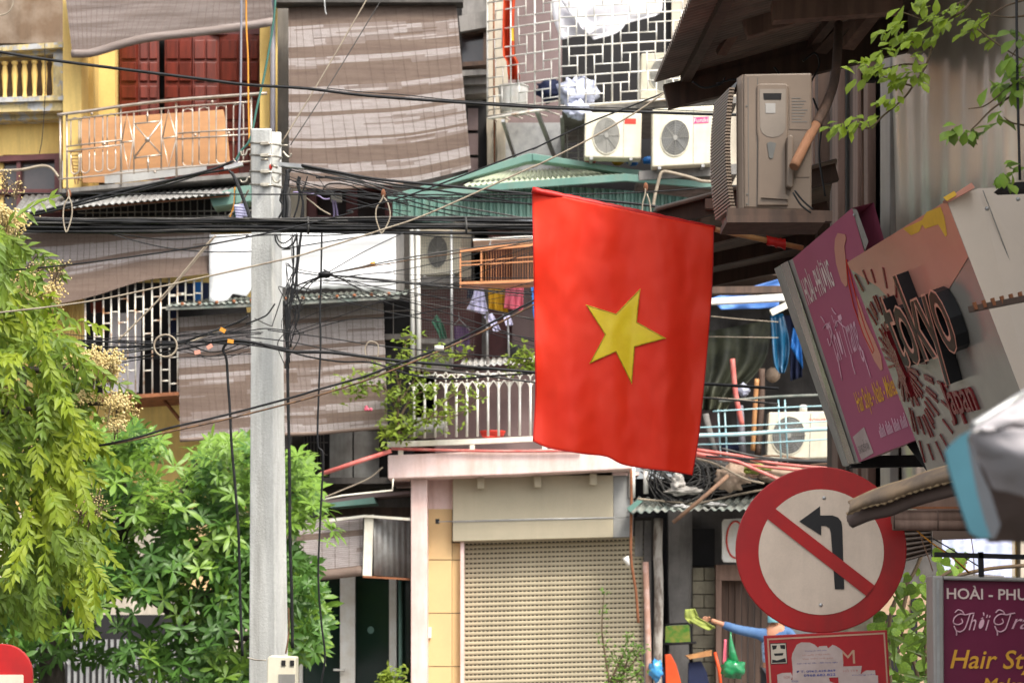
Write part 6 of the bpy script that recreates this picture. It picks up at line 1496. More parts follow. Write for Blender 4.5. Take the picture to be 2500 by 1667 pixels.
# thick bundle, its cables are parts
bu = thing('cable_bundle', 'thick horizontal bundle of black cables strung across the street', 'cable bundle', P(700, 570, 16.4), cg)
rb = random.Random(11)
for i in range(15):
    y0 = 532 + i * 2.5; sag = rb.uniform(-3, 4)
    dy = lambda x: (8 * math.sin(x * .004 + i * .6) + 3 * math.sin(x * .011 + i * 2.1)) * .35
    pts = [(x, y0 + dy(x) + sag * (x / 1300) - (0 if x > 200 else (200 - x) * .02) + (x > 600) * (x - 600) * .002, 16.35 + .03 * math.sin(i * 1.7 + x * .006)) for x in range(-80, 1900, 110)]
    part('cable', MB().ptube(pts, 16.4, 4.6 + (i % 3), 6, 4), m_cable if i % 6 else m_cable_grey, bu)
part('tie', MB().tube([P(752, 530, 16.3), P(753, 550, 16.27), P(752, 572, 16.3)], .008, 6), m_cable_grey, bu)
part('tie', MB().tube([P(1137, 530, 16.3), P(1139, 550, 16.27), P(1138, 572, 16.3)], .008, 6), m_cable_grey, bu)
cable('loose grey cable arching over the bundle beside the pole', z1((500, 1502), (900, 1492), (1250, 1500), (1500, 1485), (1700, 1500)) + z2((0, 1490), (300, 1510), (700, 1508)), 16.28, 3, m_cable_grey)
for i, q in enumerate((z5((400, 130), (700, 135), (900, 185), (1150, 240), (1500, 268), (1960, 250)) + z6((300, 240), (700, 175), (1000, 130)), z5((550, 130), (850, 150), (1100, 180), (1400, 170), (1700, 150)), z6((0, 160), (200, 150), (500, 155), (900, 130)), z6((1000, 130), (1300, 160), (1700, 175), (1960, 165)))):
    cable(('thin cable sagging out of the bundle and passing behind the pole', 'thin cable drooping just under the bundle over the brown blind', 'thin cable lying below the bundle over the white tarpaulin', 'thin cable lying below the bundle over the bird cage')[i], q, 16.5 if i else 17.3, 2.6, m_cable)
hg = 'metal rings carrying the cable bundle'
for i, (q, top_) in enumerate(((z1((465, 1300), (470, 1345), (440, 1400), (432, 1490), (445, 1570)) + z1((460, 1580), (490, 1480), (490, 1400), (470, 1345)), z1((470, 1325))[0]), (z2((940, 1335), (930, 1365), (895, 1420), (890, 1490), (915, 1570), (935, 1590)) + z2((985, 1490), (975, 1400), (945, 1350)), z2((940, 1325))[0]), (z3((1108, 1290), (1105, 1330), (1088, 1400), (1092, 1480)) + z3((1140, 1500), (1140, 1400), (1118, 1325)), z3((1110, 1280))[0]))):
    t = thing('ring_hook', ('metal ring hook above the upper brown blind', 'metal ring hook above the white tarpaulin end', 'metal ring hook above the red flag')[i], 'ring hook', P(q[0][0], q[0][1], 16.2), hg)
    part('ring', MB().ptube(q, 16.15, 3.8, 6, 4), m_rope, t)
    part('clip', MB().ball(P(top_[0], top_[1], 16.17), (.018, .018, .035)), m_rust, t)
# loops and drops round the pole
for i, (q, w_, m) in enumerate(((zp((545, 1340), (560, 1420), (620, 1490), (700, 1490), (780, 1420), (800, 1340)), 4, m_cable), (zp((565, 1340), (590, 1410), (650, 1440), (720, 1400), (790, 1330)), 3, m_cable), (zp((690, 560), (700, 650), (690, 760), (680, 860), (700, 1000), (690, 1150)), 9, m_cable), (zp((740, 550), (700, 600), (680, 700), (660, 850), (660, 1000), (650, 1150)), 8, m_cable), (zp((720, 780), (700, 860), (720, 950), (710, 1150)), 8, m_cable_grey), (zp((640, 800), (610, 930), (660, 1000), (590, 1140)), 5, m_cable), (zp((830, 640), (810, 720), (835, 850), (820, 980), (770, 1140)), 4, m_cable), (zp((850, 650), (830, 740), (860, 860), (880, 960), (860, 1140)), 5, m_cable), (zp((935, 640), (900, 760), (870, 860), (890, 980), (885, 1140)), 3, m_cable), (zp((920, 900), (1000, 960), (1100, 1040), (1210, 1100)), 3.5, m_rope), (zp((760, 830), (920, 835), (1060, 870), (1130, 910), (1200, 910)), 3, m_lilac), (z6((380, 130), (365, 250), (350, 400), (340, 500), (310, 600), (290, 750)), 6, m_cable), (z6((350, 140), (350, 330), (320, 470), (300, 650), (285, 830)), 4, m_cable), (z6((270, 600), (280, 800), (285, 1000), (290, 1300), (296, 1570)) + z10((272, 300), (275, 700), (285, 1000), (290, 1350)), 7, m_cable), (z10((265, 1100), (268, 1200), (262, 1300), (248, 1385)), 4, m_brownwire), (z6((200, 620), (150, 690), (100, 720), (0, 760)), 3.5, m_cable), (z6((250, 560), (190, 740), (170, 770), (60, 720)), 2.5, m_cable_grey))):
    cable(('large black loop hanging under the bundle beside the pole', 'small black loop inside the large loop beside the pole', 'thick cable dropping from the clamp arm beside the pole', 'second thick cable dropping beside the pole flange', 'grey cable twisted into the drop beside the pole', 'kinked cable nearest the pole above the bundle', 'curved cable dropping over the cream wall strip', 'middle cable dropping over the cream wall strip', 'outermost thin cable dropping over the cream wall strip', 'cream cable slanting over the dark window below the tall blind', 'lilac cable reaching the white junction box', 'double black cable hanging from the bundle beside the pole', 'black cable hanging crookedly beside the double one', 'black cable running down the edge of the pole', 'brown wire bowing out above the meter box', 'dark wire crossing the pole above the tie wire', 'grey tie wire wrapped round the pole')[i], q, 16.9 if i < 13 else 16.85, w_, m)
cable('olive black drop wire hanging in front of the white tarpaulin', z6((520, 135), (515, 400), (508, 700), (512, 900), (500, 1200), (492, 1570)) + z10((480, 160), (465, 500), (450, 900), (470, 1200), (492, 1400), (470, 1560), (465, 1700)), 16.1, 4.5)
cable('dark drop wire hanging in front of the lower blind down into the tree', z5((1570, 870), (1525, 930), (1548, 1000), (1558, 1150), (1572, 1350), (1582, 1568)) + z9((1455, 300), (1478, 600), (1485, 800), (1492, 1100), (1505, 1400)), 16.0, 6)
# junction and radiating thin wires
jc = z6((540, 420))[0]
for i, (e, w_, m, mid) in enumerate(((z6((340, 500))[0], 3.5, m_cable, z6((440, 460))[0]), (z6((270, 640))[0], 3, m_cable, z6((400, 500))[0]), (z6((300, 800))[0], 2.2, m_cable, z6((420, 520))[0]), (z6((1960, 185))[0], 3, m_cable_grey, z6((1200, 290))[0]), (z6((1960, 205))[0], 2.4, m_brownwire, z6((1200, 310))[0]), (z6((1090, 130))[0], 2, m_cable, z6((800, 270))[0]), (z6((1960, 555))[0], 3.5, m_cable, z6((1300, 500))[0]), (z6((1960, 580))[0], 1.8, m_cable_grey, z6((1200, 480))[0]), (z6((1960, 720))[0], 1.5, m_cable_grey, z6((1200, 610))[0]), (z6((1100, 480))[0], 1.6, m_cable, z6((800, 440))[0]), (z6((280, 360))[0], 1.8, m_cable, z6((400, 395))[0]), (z6((1020, 420))[0], 1.5, m_brownwire, z6((960, 350))[0]), (z6((870, 345))[0], 2.5, m_brownwire, z6((700, 390))[0]))):
    cable(('thick strand from the wire junction down to the pole', 'strand from the wire junction curving down the pole side', 'lowest strand from the wire junction down to the pole', 'grey strand from the wire junction up over the bird cage', 'brown strand from the wire junction up over the bird cage', 'steep strand from the wire junction to the grey post top', 'black strand from the wire junction across the laundry', 'grey strand from the wire junction across the laundry', 'faint strand from the wire junction sinking across the laundry', 'short strand from the wire junction to the white pipes', 'thin strand from the wire junction back over the tarpaulin', 'brown strand dangling at the tarpaulin corner', 'short brown strand ending in a knot on the tarpaulin')[i], [jc, mid, e], 16.0 + i * .02, w_, m)
blob('wire_knot', 'small knot of yellow tape on the strand over the white tarpaulin', 'tape', P(*z6((870, 350))[0], 16.1), (.02, .015, .018), m_orangewire, .5, 31, 10, 8)
blob('wire_junction', 'black taped knot where the thin strands meet', 'tape', P(jc[0], jc[1], 16.0), (.05, .03, .025), m_cable, .4, 32, 10, 8)
def tangle(name, label, starts, ends, n, Y, w, seed, m=m_cable):
    rs = random.Random(seed); mb = MB()
    for k in range(n):
        a, b = rs.choice(starts), rs.choice(ends)
        a = (a[0] + rs.uniform(-8, 8), a[1] + rs.uniform(-25, 25)); b = (b[0] + rs.uniform(-8, 8), b[1] + rs.uniform(-25, 25))
        mid = ((a[0] + b[0]) / 2 + rs.uniform(-30, 30), (a[1] + b[1]) / 2 + rs.uniform(-8, 26))
        q = (a[0] * .75 + b[0] * .25 + rs.uniform(-8, 8), a[1] * .7 + b[1] * .3 + rs.uniform(-6, 16))
        mb.ptube([a, q, mid, b], Y + rs.uniform(-.2, .2), rs.uniform(w * .6, w * 1.4), 5, 7)
    solo(name, label, 'wires', mb, m, None, 'stuff')
tangle('wire_tangle', 'tangled thin black wires gathered beside the pole under the bundle', [(712, 590), (706, 660), (716, 720)], [(705, 830), (720, 760), (795, 672), (700, 900)], 16, 16.7, 2.6, 41)
tangle('wire_tangle', 'loose thin wires strung from the pole across the laundry', [(712, 700), (795, 672), (715, 800)], [(1310, 600), (1310, 700), (1310, 760), (1310, 830)], 14, 16.3, 2.0, 42)
tangle('wire_tangle', 'loose thin wires strung between the feathery tree and the pole', [(-20, 830), (200, 860), (404, 845)], [(610, 780), (640, 830), (615, 850)], 13, 15.9, 2.4, 43)
tangle('wire_tangle', 'loose thin wires strung from the pole clamp over the green roof', [(700, 430), (730, 450), (690, 410)], [(1310, 490), (1310, 515), (1000, 505)], 10, 16.75, 2.6, 44)
# lower cable groups
cable('black cable rising from the bottom tree to the red flag, upper of a pair', z9((80, 147), (350, 122), (600, 97), (850, 45)) + z5((1150, 1470), (1500, 1390), (1960, 1270)) + z6((500, 1205), (800, 1120), (1000, 1045), (1330, 922), (1600, 790), (1960, 603), (2100, 530)), 14.0, 5)
cable('brown black cable rising from the bottom tree to the red flag, lower of a pair', z9((60, 112), (350, 108), (650, 92), (900, 45)) + z5((1150, 1495), (1500, 1420), (1960, 1305)) + z6((500, 1245), (800, 1150), (1000, 1075), (1330, 940), (1600, 820), (1960, 632), (2100, 565)), 14.05, 4, m_brownwire)
solo('cable_clip', 'white clip joining the pair of cables before the flag', 'clip', MB().tube([P(*z6((1322, 908))[0], 13.95), P(*z6((1322, 940))[0], 13.95)], .03, 8), m_white)
lows = [(z5((1450, 880), (1560, 868), (1700, 880), (1960, 930)) + z6((120, 900), (300, 945), (600, 955), (1000, 1005), (1400, 1040), (1960, 1088)) + z7((700, 1130), (1420, 1165), (1960, 1200)), 7, m_cable, 'thick black cable sagging from the lower junction behind the flag to the loft'),
        (z5((1450, 885), (1700, 900), (1960, 940)) + z6((250, 930), (420, 980), (640, 1015), (830, 1018), (960, 1050), (1150, 1110), (1400, 1135), (1700, 1112), (1960, 1095)), 4, m_cable, 'black cable dipping below the thick one and rising again'),
        (z6((960, 1020), (1200, 1060), (1500, 1095), (1960, 1155)) + z7((700, 1210), (1430, 1260), (1960, 1305)), 4.5, m_cable_grey, 'grey cable diverging below the thick one to the loft'),
        (z6((0, 845), (300, 880), (600, 940), (900, 990)), 2.5, m_cable, 'thin cable crossing the pole at the lower junction'),
        (z6((150, 800), (500, 845), (900, 905), (1300, 945), (1960, 1000)), 2.5, m_cable, 'thin straight cable just above the thick sagging cable'),
        (z5((-60, 820), (250, 850), (730, 880), (1050, 893), (1200, 890)), 4, m_cable, 'upper cable from the feathery tree to the small ring'),
        (z5((-60, 870), (300, 890), (730, 915), (1060, 905), (1230, 885), (1600, 755), (1700, 700)), 4.5, m_cable, 'second cable through the small ring up to the pole'),
        (z5((300, 1050), (600, 1000), (900, 950), (1200, 900), (1500, 790), (1650, 740)), 4, m_cable_grey, 'grey cable rising through the small ring to the pole'),
        (z5((700, 1000), (900, 990), (1100, 955), (1300, 920), (1500, 880), (1700, 890)), 4, m_cable, 'black cable passing under the small ring to the lower junction'),
        (z5((700, 970), (1000, 920), (1300, 860), (1500, 820), (1700, 805)) + z6((150, 790), (400, 820)), 2.5, m_cable, 'thin cable above the small ring crossing the pole'),
        (z5((700, 1045), (900, 1010), (1050, 985), (1160, 965)), 2.5, m_cable, 'thin frayed cable ending under the small ring'),
        (z5((1200, 895), (1300, 880), (1450, 820), (1620, 745)), 4, m_rope, 'pale twisted wire from the small ring to the pole'),
        (z5((1475, 155), (1400, 230), (1200, 470), (1000, 680), (790, 890)), 4, m_rope, 'pale stay wire slanting down across the brown blind'),
        (z5((1460, 175), (1340, 320), (1180, 510), (1090, 610)), 2, m_rope, 'faint second stay wire beside the pale slanting one'),
        (z7((1420, 1260), (1700, 1275), (1960, 1310)), 3, m_rope, 'pale rope sagging across the loft below the thick cable'),
        (z7((1500, 705), (1700, 725), (1960, 745)), 2, m_rope, 'upper clothes line across the loft'), (z7((1480, 845), (1960, 852)), 2, m_rope, 'lower clothes line across the loft'),
        (z12((0, 175), (120, 210), (300, 300), (420, 330)), 5, m_rope, 'pale pole sloping across the old awning'), (z12((60, 160), (300, 175), (600, 190), (900, 200)), 5, m_cable, 'black cable trailing along the loft edge to the magenta lightbox'), (z12((150, 110), (400, 165), (700, 185), (950, 180)), 4, m_cable_grey, 'grey cable trailing along the loft edge to the magenta lightbox'), (z12((1090, 175), (1140, 260), (1180, 345)), 4, m_cable, 'short black wire dropping from the lightbox support')]
for i, (q, w_, m, lab) in enumerate(lows):
    cable(lab, q, (15.6 + i * .05) if i < 14 else 28.0 + (i % 3) * .2, w_, m)
t = thing('small_ring', 'pale round wire ring gathering the lower cables in front of the window cage', 'ring', P(404, 872, 15.5), hg)
part('ring', MB().tube([P(404 + 28 * math.cos(k * .2618), 844 + 27 * math.sin(k * .2618), 15.5) for k in range(24)], .0075, 6, True), m_rope, t)
t = thing('small_ring', 'thin broken ring round the thick sagging cable beside the climber', 'ring', P(905, 870, 15.6), hg)
part('ring', MB().ptube(z6((830, 1010), (815, 930), (845, 880), (900, 895), (905, 960), (890, 1010)), 15.6, 3.5, 6, 5), m_rope, t)
for i, q in enumerate(((544, 806), (563, 833), (482, 860), (512, 846))):
    solo('cable_tag', ('orange cable tag on the upper strand beside the pole', 'orange cable tag at the head of the dark drop wire', 'salmon tag hanging lowest under the cables', 'salmon tag under the cables beside the lowest tag')[i], 'tag', MB().wbox(P(q[0], q[1], 15.5), (.042, .01, .028), Matrix.Rotation(.5 - i * .35, 3, 'Y')), m_orangewire if i < 2 else m_signface, 'coloured cable tags')
# wires in front of the yellow house
cable('grey conduit hanging in front of the steel railing', z1((1650, -60), (1648, 300), (1645, 600), (1635, 900), (1630, 1080), (1600, 1120)), 17.4, 5, m_greypipe)
cable('orange wire hanging in front of the red doors', z1((1682, -60), (1685, 200), (1695, 400), (1698, 700), (1705, 1000)), 18.0, 4, m_orangewire)
cable('teal wire slanting down to the pole hook', z1((1885, -60), (1870, 150), (1810, 500), (1760, 720), (1710, 950), (1650, 1030), (1610, 1100)), 17.3, 5, m_tealwire)
cable('beige wire curving over the maroon window', z1((-40, 1170), (150, 1160), (280, 1135), (350, 1150), (400, 1210)), 27.0, 6, m_rope)
cable('pale wire ring in the top corner of the stained wall', z1((95, -40), (85, 40), (50, 90), (-20, 110)), 28.0, 3, m_rope)
cable('thin wire hanging down the balustrade and yellow wall', z1((305, 300), (310, 600), (290, 930), (270, 1050)), 28.5, 1.8)
for i, q in enumerate((z1((1605, 1280), (1600, 1400), (1570, 1490)), z1((1700, 1300), (1640, 1400), (1560, 1480)), z1((1610, 1300), (1605, 1480)))):
    cable(('yellow wire hanging below the balcony beside the pole', 'tan wire slanting below the balcony beside the pole', 'teal wire hanging below the balcony beside the pole')[i], q, 17.4, 4, (m_orangewire, m_rope, m_tealwire)[i])
solo('coiled_hose', 'lilac white spiral hose hanging beside the pole', 'hose', MB().tube([P(585 + 12 * math.cos(a * .7) + a * .12, 500 + a * .75, 17.3 + .03 * math.sin(a * .7)) for a in range(44)], .011, 6), m_shirt)

# ------------------------------------------------------------------ foliage
def inside(poly, x, y):
    c = False; n = len(poly)
    for i in range(n):
        (x1, y1), (x2, y2) = poly[i], poly[(i + 1) % n]
        if (y1 > y) != (y2 > y) and x < (x2 - x1) * (y - y1) / (y2 - y1) + x1: c = not c
    return c
def leafblade(mb, base, d, up, ln, w, bend=.2, fold=.25, segs=3):
    """tapered leaf of 2*segs quads, folded along its midrib"""
    d = d.normalized(); s = d.cross(up)
    if s.length < 1e-3: s = d.cross(Vector((1, 0, 0)))
    s.normalize(); n_ = s.cross(d)
    o = len(mb.v); prof = [.10, .45, .9, .95, .0][:segs + 2] if segs == 3 else [.15, 1.0, .0]
    m_ = len(prof) - 1
    for i, p in enumerate(prof):
        t = i / m_; c = base + d * (ln * t) - n_ * (bend * ln * t * t)
        mb.v += [c - s * (w / 2 * p) + n_ * (fold * w / 2 * p), c, c + s * (w / 2 * p) + n_ * (fold * w / 2 * p)]
    for i in range(m_):
        a = o + 3 * i
        mb.f += [(a, a + 1, a + 4, a + 3), (a + 1, a + 2, a + 5, a + 4)]; mb.sm += [True, True]
# broad whorled tree behind the pole
rt = random.Random(21)
poly = [(-60, 1480), (60, 1400), (150, 1250), (200, 1060), (255, 1012), (330, 1040), (400, 1075), (470, 1058), (520, 1078), (600, 1070), (700, 1100), (752, 1118), (770, 1180), (790, 1240), (835, 1285), (812, 1320), (770, 1345), (755, 1420), (800, 1470), (795, 1540), (775, 1600), (720, 1610), (640, 1680), (500, 1690), (330, 1650), (150, 1600), (60, 1690), (-60, 1690)]
T_ = thing('whorled_tree', 'dense green tree with whorled leaves standing behind the pole', 'tree', Vector((P(130, 1600, 23).x, 23.4, .12)))
tb = MB()
trunk = [Vector((P(128, 1600, 23).x, 23.4, .12)), P(126, 1640, 23.2), P(130, 1560, 23.2), P(170, 1450, 23.2), P(260, 1330, 23.1), P(330, 1230, 23)]
tb.tube(spline(trunk, 5), [.14] * 6 + [.13] * 6 + [.10] * 7 + [.07] * 7, 10)
for q in (((130, 1560), (60, 1480), (0, 1430)), ((170, 1450), (330, 1420), (470, 1340), (580, 1250)), ((260, 1330), (420, 1230), (480, 1130)), ((300, 1420), (500, 1450), (640, 1400), (740, 1380)), ((330, 1430), (480, 1530), (640, 1560), (740, 1540)), ((330, 1230), (290, 1130), (270, 1060))):
    qq = spline([P(x, y, 23.2) for x, y in q], 6); tb.tube(qq, [.06 - .05 * i / len(qq) for i in range(len(qq))], 7)
part('trunk', tb, m_bark, T_)
cr = [MB(), MB()]
cnt = 0
while cnt < 3000:
    x, y = rt.uniform(-60, 850), rt.uniform(1000, 1690)
    if not inside(poly, x, y): continue
    hole = noise.noise((x * .011, y * .011, 2.7))
    if hole < -.26 and rt.random() < .9: continue
    if y > 1480 and 60 < x < 480 and rt.random() < .72: continue
    cnt += 1
    Y = 22.0 + rt.random() * 2.6
    c = P(x, y, Y)
    out = Vector((rt.gauss(0, .35), -.55 + rt.gauss(0, .4), .85 + rt.gauss(0, .3))).normalized()
    if y > 1300: out = Vector((rt.gauss(0, .5), -.8 + rt.gauss(0, .4), .35 + rt.gauss(0, .4))).normalized()
    e1 = out.orthogonal().normalized(); e2 = out.cross(e1)
    k = rt.randint(4, 8); ph_ = rt.random() * 6; sz = rt.uniform(.55, 1.15) * .175
    mbx = cr[0 if noise.noise((x * .009, y * .009, 8)) + (1350 - y) * .0012 + rt.uniform(-.3, .3) > -.02 else 1]
    for j in range(k):
        a = ph_ + 6.2832 * j / k
        a += rt.gauss(0, .25); d = (e1 * math.cos(a) + e2 * math.sin(a)) * 1.0 + out * rt.uniform(.15, .6)
        leafblade(mbx, c, d, out, sz * rt.uniform(.65, 1.2), sz * rt.uniform(.22, .34), rt.uniform(.05, .6), .25)
m_leaf_b = mat('bright_green_leaf', (.19, .32, .04), (.13, .24, .032), 2.0, r=.42, tr=.32, fine=.25, bs=7, spec=.45)
part('foliage', cr[0], m_leaf_b, T_, kind='stuff'); part('foliage', cr[1], m_leaf_g, T_, kind='stuff')

# feathery tree in front at the edge
poly2 = [(-80, 540), (0, 560), (20, 610), (45, 690), (75, 735), (100, 780), (130, 830), (150, 870), (185, 910), (190, 960), (190, 1030), (190, 1100), (180, 1180), (170, 1250), (185, 1310), (215, 1380), (205, 1420), (180, 1420), (150, 1470), (90, 1440), (40, 1480), (-80, 1540)]
T_ = thing('feathery_tree', 'bright yellow green feathery tree with cream blossom along the edge', 'tree', Vector((-3.9, 14.6, 0)))
tb = MB(); tr0 = [Vector((-3.9, 14.6, 0)), Vector((-3.85, 14.6, 1.6)), Vector((-3.7, 14.5, 2.8)), P(-40, 960, 14.3), P(60, 905, 14.2), P(160, 890, 14.1)]
tb.tube(spline(tr0, 5), [.12] * 11 + [.06] * 5 + [.03] * 5 + [.012] * 5, 9)
for q in (((-60, 1010), (60, 1000), (140, 980), (180, 950)), ((-40, 960), (0, 800), (20, 680)), ((-60, 1150), (40, 1180), (150, 1150), (230, 1110)), ((60, 905), (55, 1010)), ((-60, 1250), (30, 1300), (120, 1280), (200, 1330)), ((20, 700), (60, 660), (90, 620)), ((60, 905), (150, 900), (240, 870), (270, 850)), ((150, 985), (230, 985), (290, 990))):
    qq = spline([P(x, y, 14.1) for x, y in q], 6); tb.tube(qq, [.022 - .016 * i / len(qq) for i in range(len(qq))], 6)
part('trunk', tb, m_bark, T_)
fo = [MB(), MB()]
m_leaf_ol = mat('deeper_green_leaf', (.17, .25, .022), (.11, .185, .02), 2.5, r=.5, tr=.35, fine=.2, bs=9, spec=.4)
cnt = 0
while cnt < 520:
    x, y = rt.uniform(-80, 270), rt.uniform(540, 1520)
    if not inside(poly2, x, y): continue
    if noise.noise((x * .016, y * .012, 5.1)) < -.12 and rt.random() < .75: continue
    cnt += 1
    Y = rt.uniform(13.4, 14.9)
    p = P(x, y - 30, Y); d = Vector((rt.uniform(-.2, .75), rt.uniform(-.6, .3), rt.uniform(-.3, .3))).normalized()
    L_ = rt.uniform(.22, .42); nn_ = rt.randint(5, 8); dr = rt.uniform(.08, .36); tw_ = Vector((rt.gauss(0, .5), -1, rt.gauss(.3, .4))); mbx = fo[0 if noise.noise((x * .012, y * .008, 1.3)) + rt.uniform(-.25, .25) > -.12 else 1]
    rach = [p.copy()]
    for j in range(nn_):
        d = (d + Vector((rt.gauss(0, .06), rt.gauss(0, .06), -dr))).normalized(); p = p + d * (L_ / nn_); rach.append(p.copy())
    mbx.tube(rach, .0025, 3)
    for j in range(1, nn_ + 1):
        t_ = (rach[j] - rach[j - 1]).normalized(); s = t_.cross(tw_).normalized()
        for sg in (-1, 1):
            ld = (t_ * rt.uniform(.4, .9) + s * sg * rt.uniform(.5, .9) + Vector((rt.gauss(0, .15), rt.gauss(-.1, .2), -rt.uniform(.1, .7)))).normalized()
            leafblade(mbx, rach[j], ld, Vector((rt.uniform(-.4, .4), -1, .5)), rt.uniform(.06, .115) * (1.1 - .5 * abs(j / nn_ - .45)), rt.uniform(.022, .036), rt.uniform(.1, .45), .3, 2)
    leafblade(mbx, rach[-1], d, Vector((0, -1, .3)), .08, .026, .2, .3, 2)
part('foliage', fo[0], m_leaf_y, T_, kind='stuff'); part('foliage', fo[1], m_leaf_ol, T_, kind='stuff')
def panicle(pts, dens, rad, bare=False):
    mb = MB(); tw = MB()
    for x, y in pts:
        c = P(x, y, rt.uniform(13.7, 14.1))
        tw.tube([c + Vector((rt.uniform(-.04, 0), .02, -.09)), c], .003, 3)
        for k in range(dens):
            o = Vector((rt.gauss(0, rad * .95), rt.gauss(0, rad), rt.gauss(0, rad * .7)))
            if bare: tw.tube([c + Vector((0, 0, -.02)), c + o], .0022, 3); mb.ball(c + o, .005, 5, 3)
            else:
                r_ = rt.uniform(.0055, .0095); mb.ball(c + o, (r_ * rt.uniform(.7, 1.3), r_, r_ * rt.uniform(.7, 1.2)), 5, 3)
    part('blossom', mb, m_flower, T_, kind='stuff'); part('twig', tw, m_twig, T_, kind='stuff')
def area(n, cx, cy, rx, ry, sl=0.0): return [(cx + (dx := rt.uniform(-1, 1)) * rx, cy + rt.uniform(-1, 1) * ry + dx * sl) for _ in range(n)]
panicle(area(16, 26, 535, 34, 14, 4) + area(6, 18, 562, 12, 14), 40, .032)
panicle(area(14, 100, 715, 42, 26, 12) + area(8, 70, 690, 18, 18), 36, .032)
panicle(area(20, 225, 875, 62, 20, 4) + area(10, 250, 905, 30, 14), 38, .032)
panicle(area(14, 285, 985, 42, 16, 8) + area(6, 275, 1030, 18, 12), 36, .03)
panicle(area(6, 8, 960, 12, 30), 22, .03); panicle(area(5, 205, 975, 14, 10), 22, .028)
panicle(area(12, 115, 665, 40, 22, -4), 9, .04, True); panicle(area(12, 215, 1240, 36, 26), 9, .045, True); panicle(area(8, 30, 440, 26, 40), 9, .04, True)
# climber on the balcony and little plant in front of the shutter
def climber(name, label, cat, stems, Y, n, spread, ln, m, seed, base, flowers=()):
    rs = random.Random(seed)
    t = thing(name, label, cat, base)
    mb = MB(); lf = MB()
    for st in stems:
        q = spline([P(p[0], p[1], Y) for p in st], 8)
        mb.tube(q, [.018 * (1 - .8 * i / len(q)) for i in range(len(q))], 5)
        for k in range(n):
            c = q[rs.randrange(len(q))] + Vector((rs.gauss(0, spread), rs.gauss(0, spread), rs.gauss(0, spread)))
            for j in range(3):
                d = Vector((rs.gauss(0, 1), rs.gauss(-.4, .7), rs.gauss(.1, .7)))
                leafblade(lf, c, d, Vector((rs.gauss(0, .5), -.6, 1)), ln * rs.uniform(.6, 1.2), ln * .5, .2, .2, 2)
    part('stems', mb, m_twig, t); part('foliage', lf, m, t, kind='stuff')
    for x, y in flowers:
        f = MB()
        for j in range(5): f.ball(P(x, y, Y - .1) + Vector((rs.gauss(0, .02), 0, rs.gauss(0, .02))), .022, 6, 4)
        part('flower', f, m_pinkcloth, t)
    return t
climber('climbing_plant', 'leggy yellow green climber growing up the balcony corner', 'plant', [z6((1050, 1560), (1040, 1300), (1070, 1050), (1090, 900), (1120, 830)), z6((1040, 1350), (950, 1200), (800, 1180), (690, 1230)), z6((1040, 1300), (1150, 1150), (1250, 1000), (1400, 970), (1490, 940)), z6((1050, 1450), (1000, 1520), (930, 1500)), z6((1060, 1250), (1000, 1050), (850, 1120), (640, 1150)), z6((1050, 1500), (1200, 1450), (1350, 1300), (1500, 1180)), z6((1050, 1400), (1150, 1250), (1300, 1200)), z6((1060, 1480), (1250, 1400), (1450, 1380), (1600, 1250))], 28.2, 58, .085, .085, m_bougain, 5, P(975, 1080, 28.2), [z6((822, 1340))[0]])
climber('climbing_plant', 'sprig of yellow green climber at the flag edge above the white railing', 'plant', [z6((1960, 1060), (1920, 990), (1900, 950)), z6((1960, 1040), (1850, 1010), (1800, 1050))], 28.3, 50, .06, .08, m_bougain, 6, P(1300, 900, 28.3))
climber('shutter_plant', 'small green shrub with one tall shoot before the roller shutter', 'shrub', [z11((985, 1560), (960, 1400), (940, 1250), (945, 1100), (955, 1000)), z11((990, 1560), (1040, 1450), (1090, 1350), (1100, 1260)), z11((1000, 1560), (1100, 1480), (1170, 1380), (1190, 1320)), z11((1010, 1560), (1050, 1500), (1010, 1360)), z11((1020, 1560), (1130, 1530), (1190, 1480)), z11((1060, 1560), (1100, 1420), (1140, 1340))], 28.0, 34, .045, .055, mat('shrub_leaf', (.15, .26, .04), (.09, .17, .03), 4, r=.5, tr=.35, fine=.2), 8, P(1500, 1700, 28.0))
climber('low_plant', 'low leafy plant at the foot of the glass shop door', 'plant', [z10((880, 1600), (870, 1530), (850, 1510)), z10((900, 1600), (930, 1550), (1000, 1530)), z10((890, 1600), (900, 1550), (890, 1530))], 28.4, 26, .05, .09, m_bougain, 9, P(945, 1690, 28.4))
# lime branch in front of the zinc wall
rl_ = random.Random(4)
YB = 8.1
T_ = thing('lime_branch', 'thin overhanging branch with drooping lime leaves in front of the zinc wall', 'branch', P(2380, 0, YB))
br_ = [z4((1640, -60), (1560, 60), (1400, 170), (1330, 330), (1290, 450), (1200, 590), (1130, 680), (1000, 790), (900, 875), (760, 850)), z4((1400, 170), (1300, 150), (1200, 110), (1110, 80)), z4((1330, 330), (1200, 290), (1080, 200)), z4((1290, 450), (1150, 440), (1000, 470), (860, 470)), z4((1200, 590), (1100, 560), (980, 520)), z4((1640, -40), (1500, 30), (1380, 100)), z4((1960, 0), (1800, 60), (1650, 170)), z4((1640, 200), (1760, 290), (1900, 380), (1980, 420)), z4((1960, 530), (1850, 600), (1700, 720), (1580, 745)), z4((1900, 640), (1750, 740), (1640, 850), (1600, 900), (1640, 990)), z4((1980, 860), (1880, 840), (1820, 800)), z4((1980, 250), (1930, 300), (1870, 400)), z4((1960, 110), (1850, 120), (1700, 100))]
tw = MB()
for i, q in enumerate(br_):
    s_ = spline([P(p[0], p[1], YB + (.02 * i if i < 6 else -.15)) for p in q], 6)
    tw.tube(s_, [(.0065 if i == 0 else .0042) * (1 - .6 * k / len(s_)) for k in range(len(s_))], 5)
part('twigs', tw, m_twig, T_)
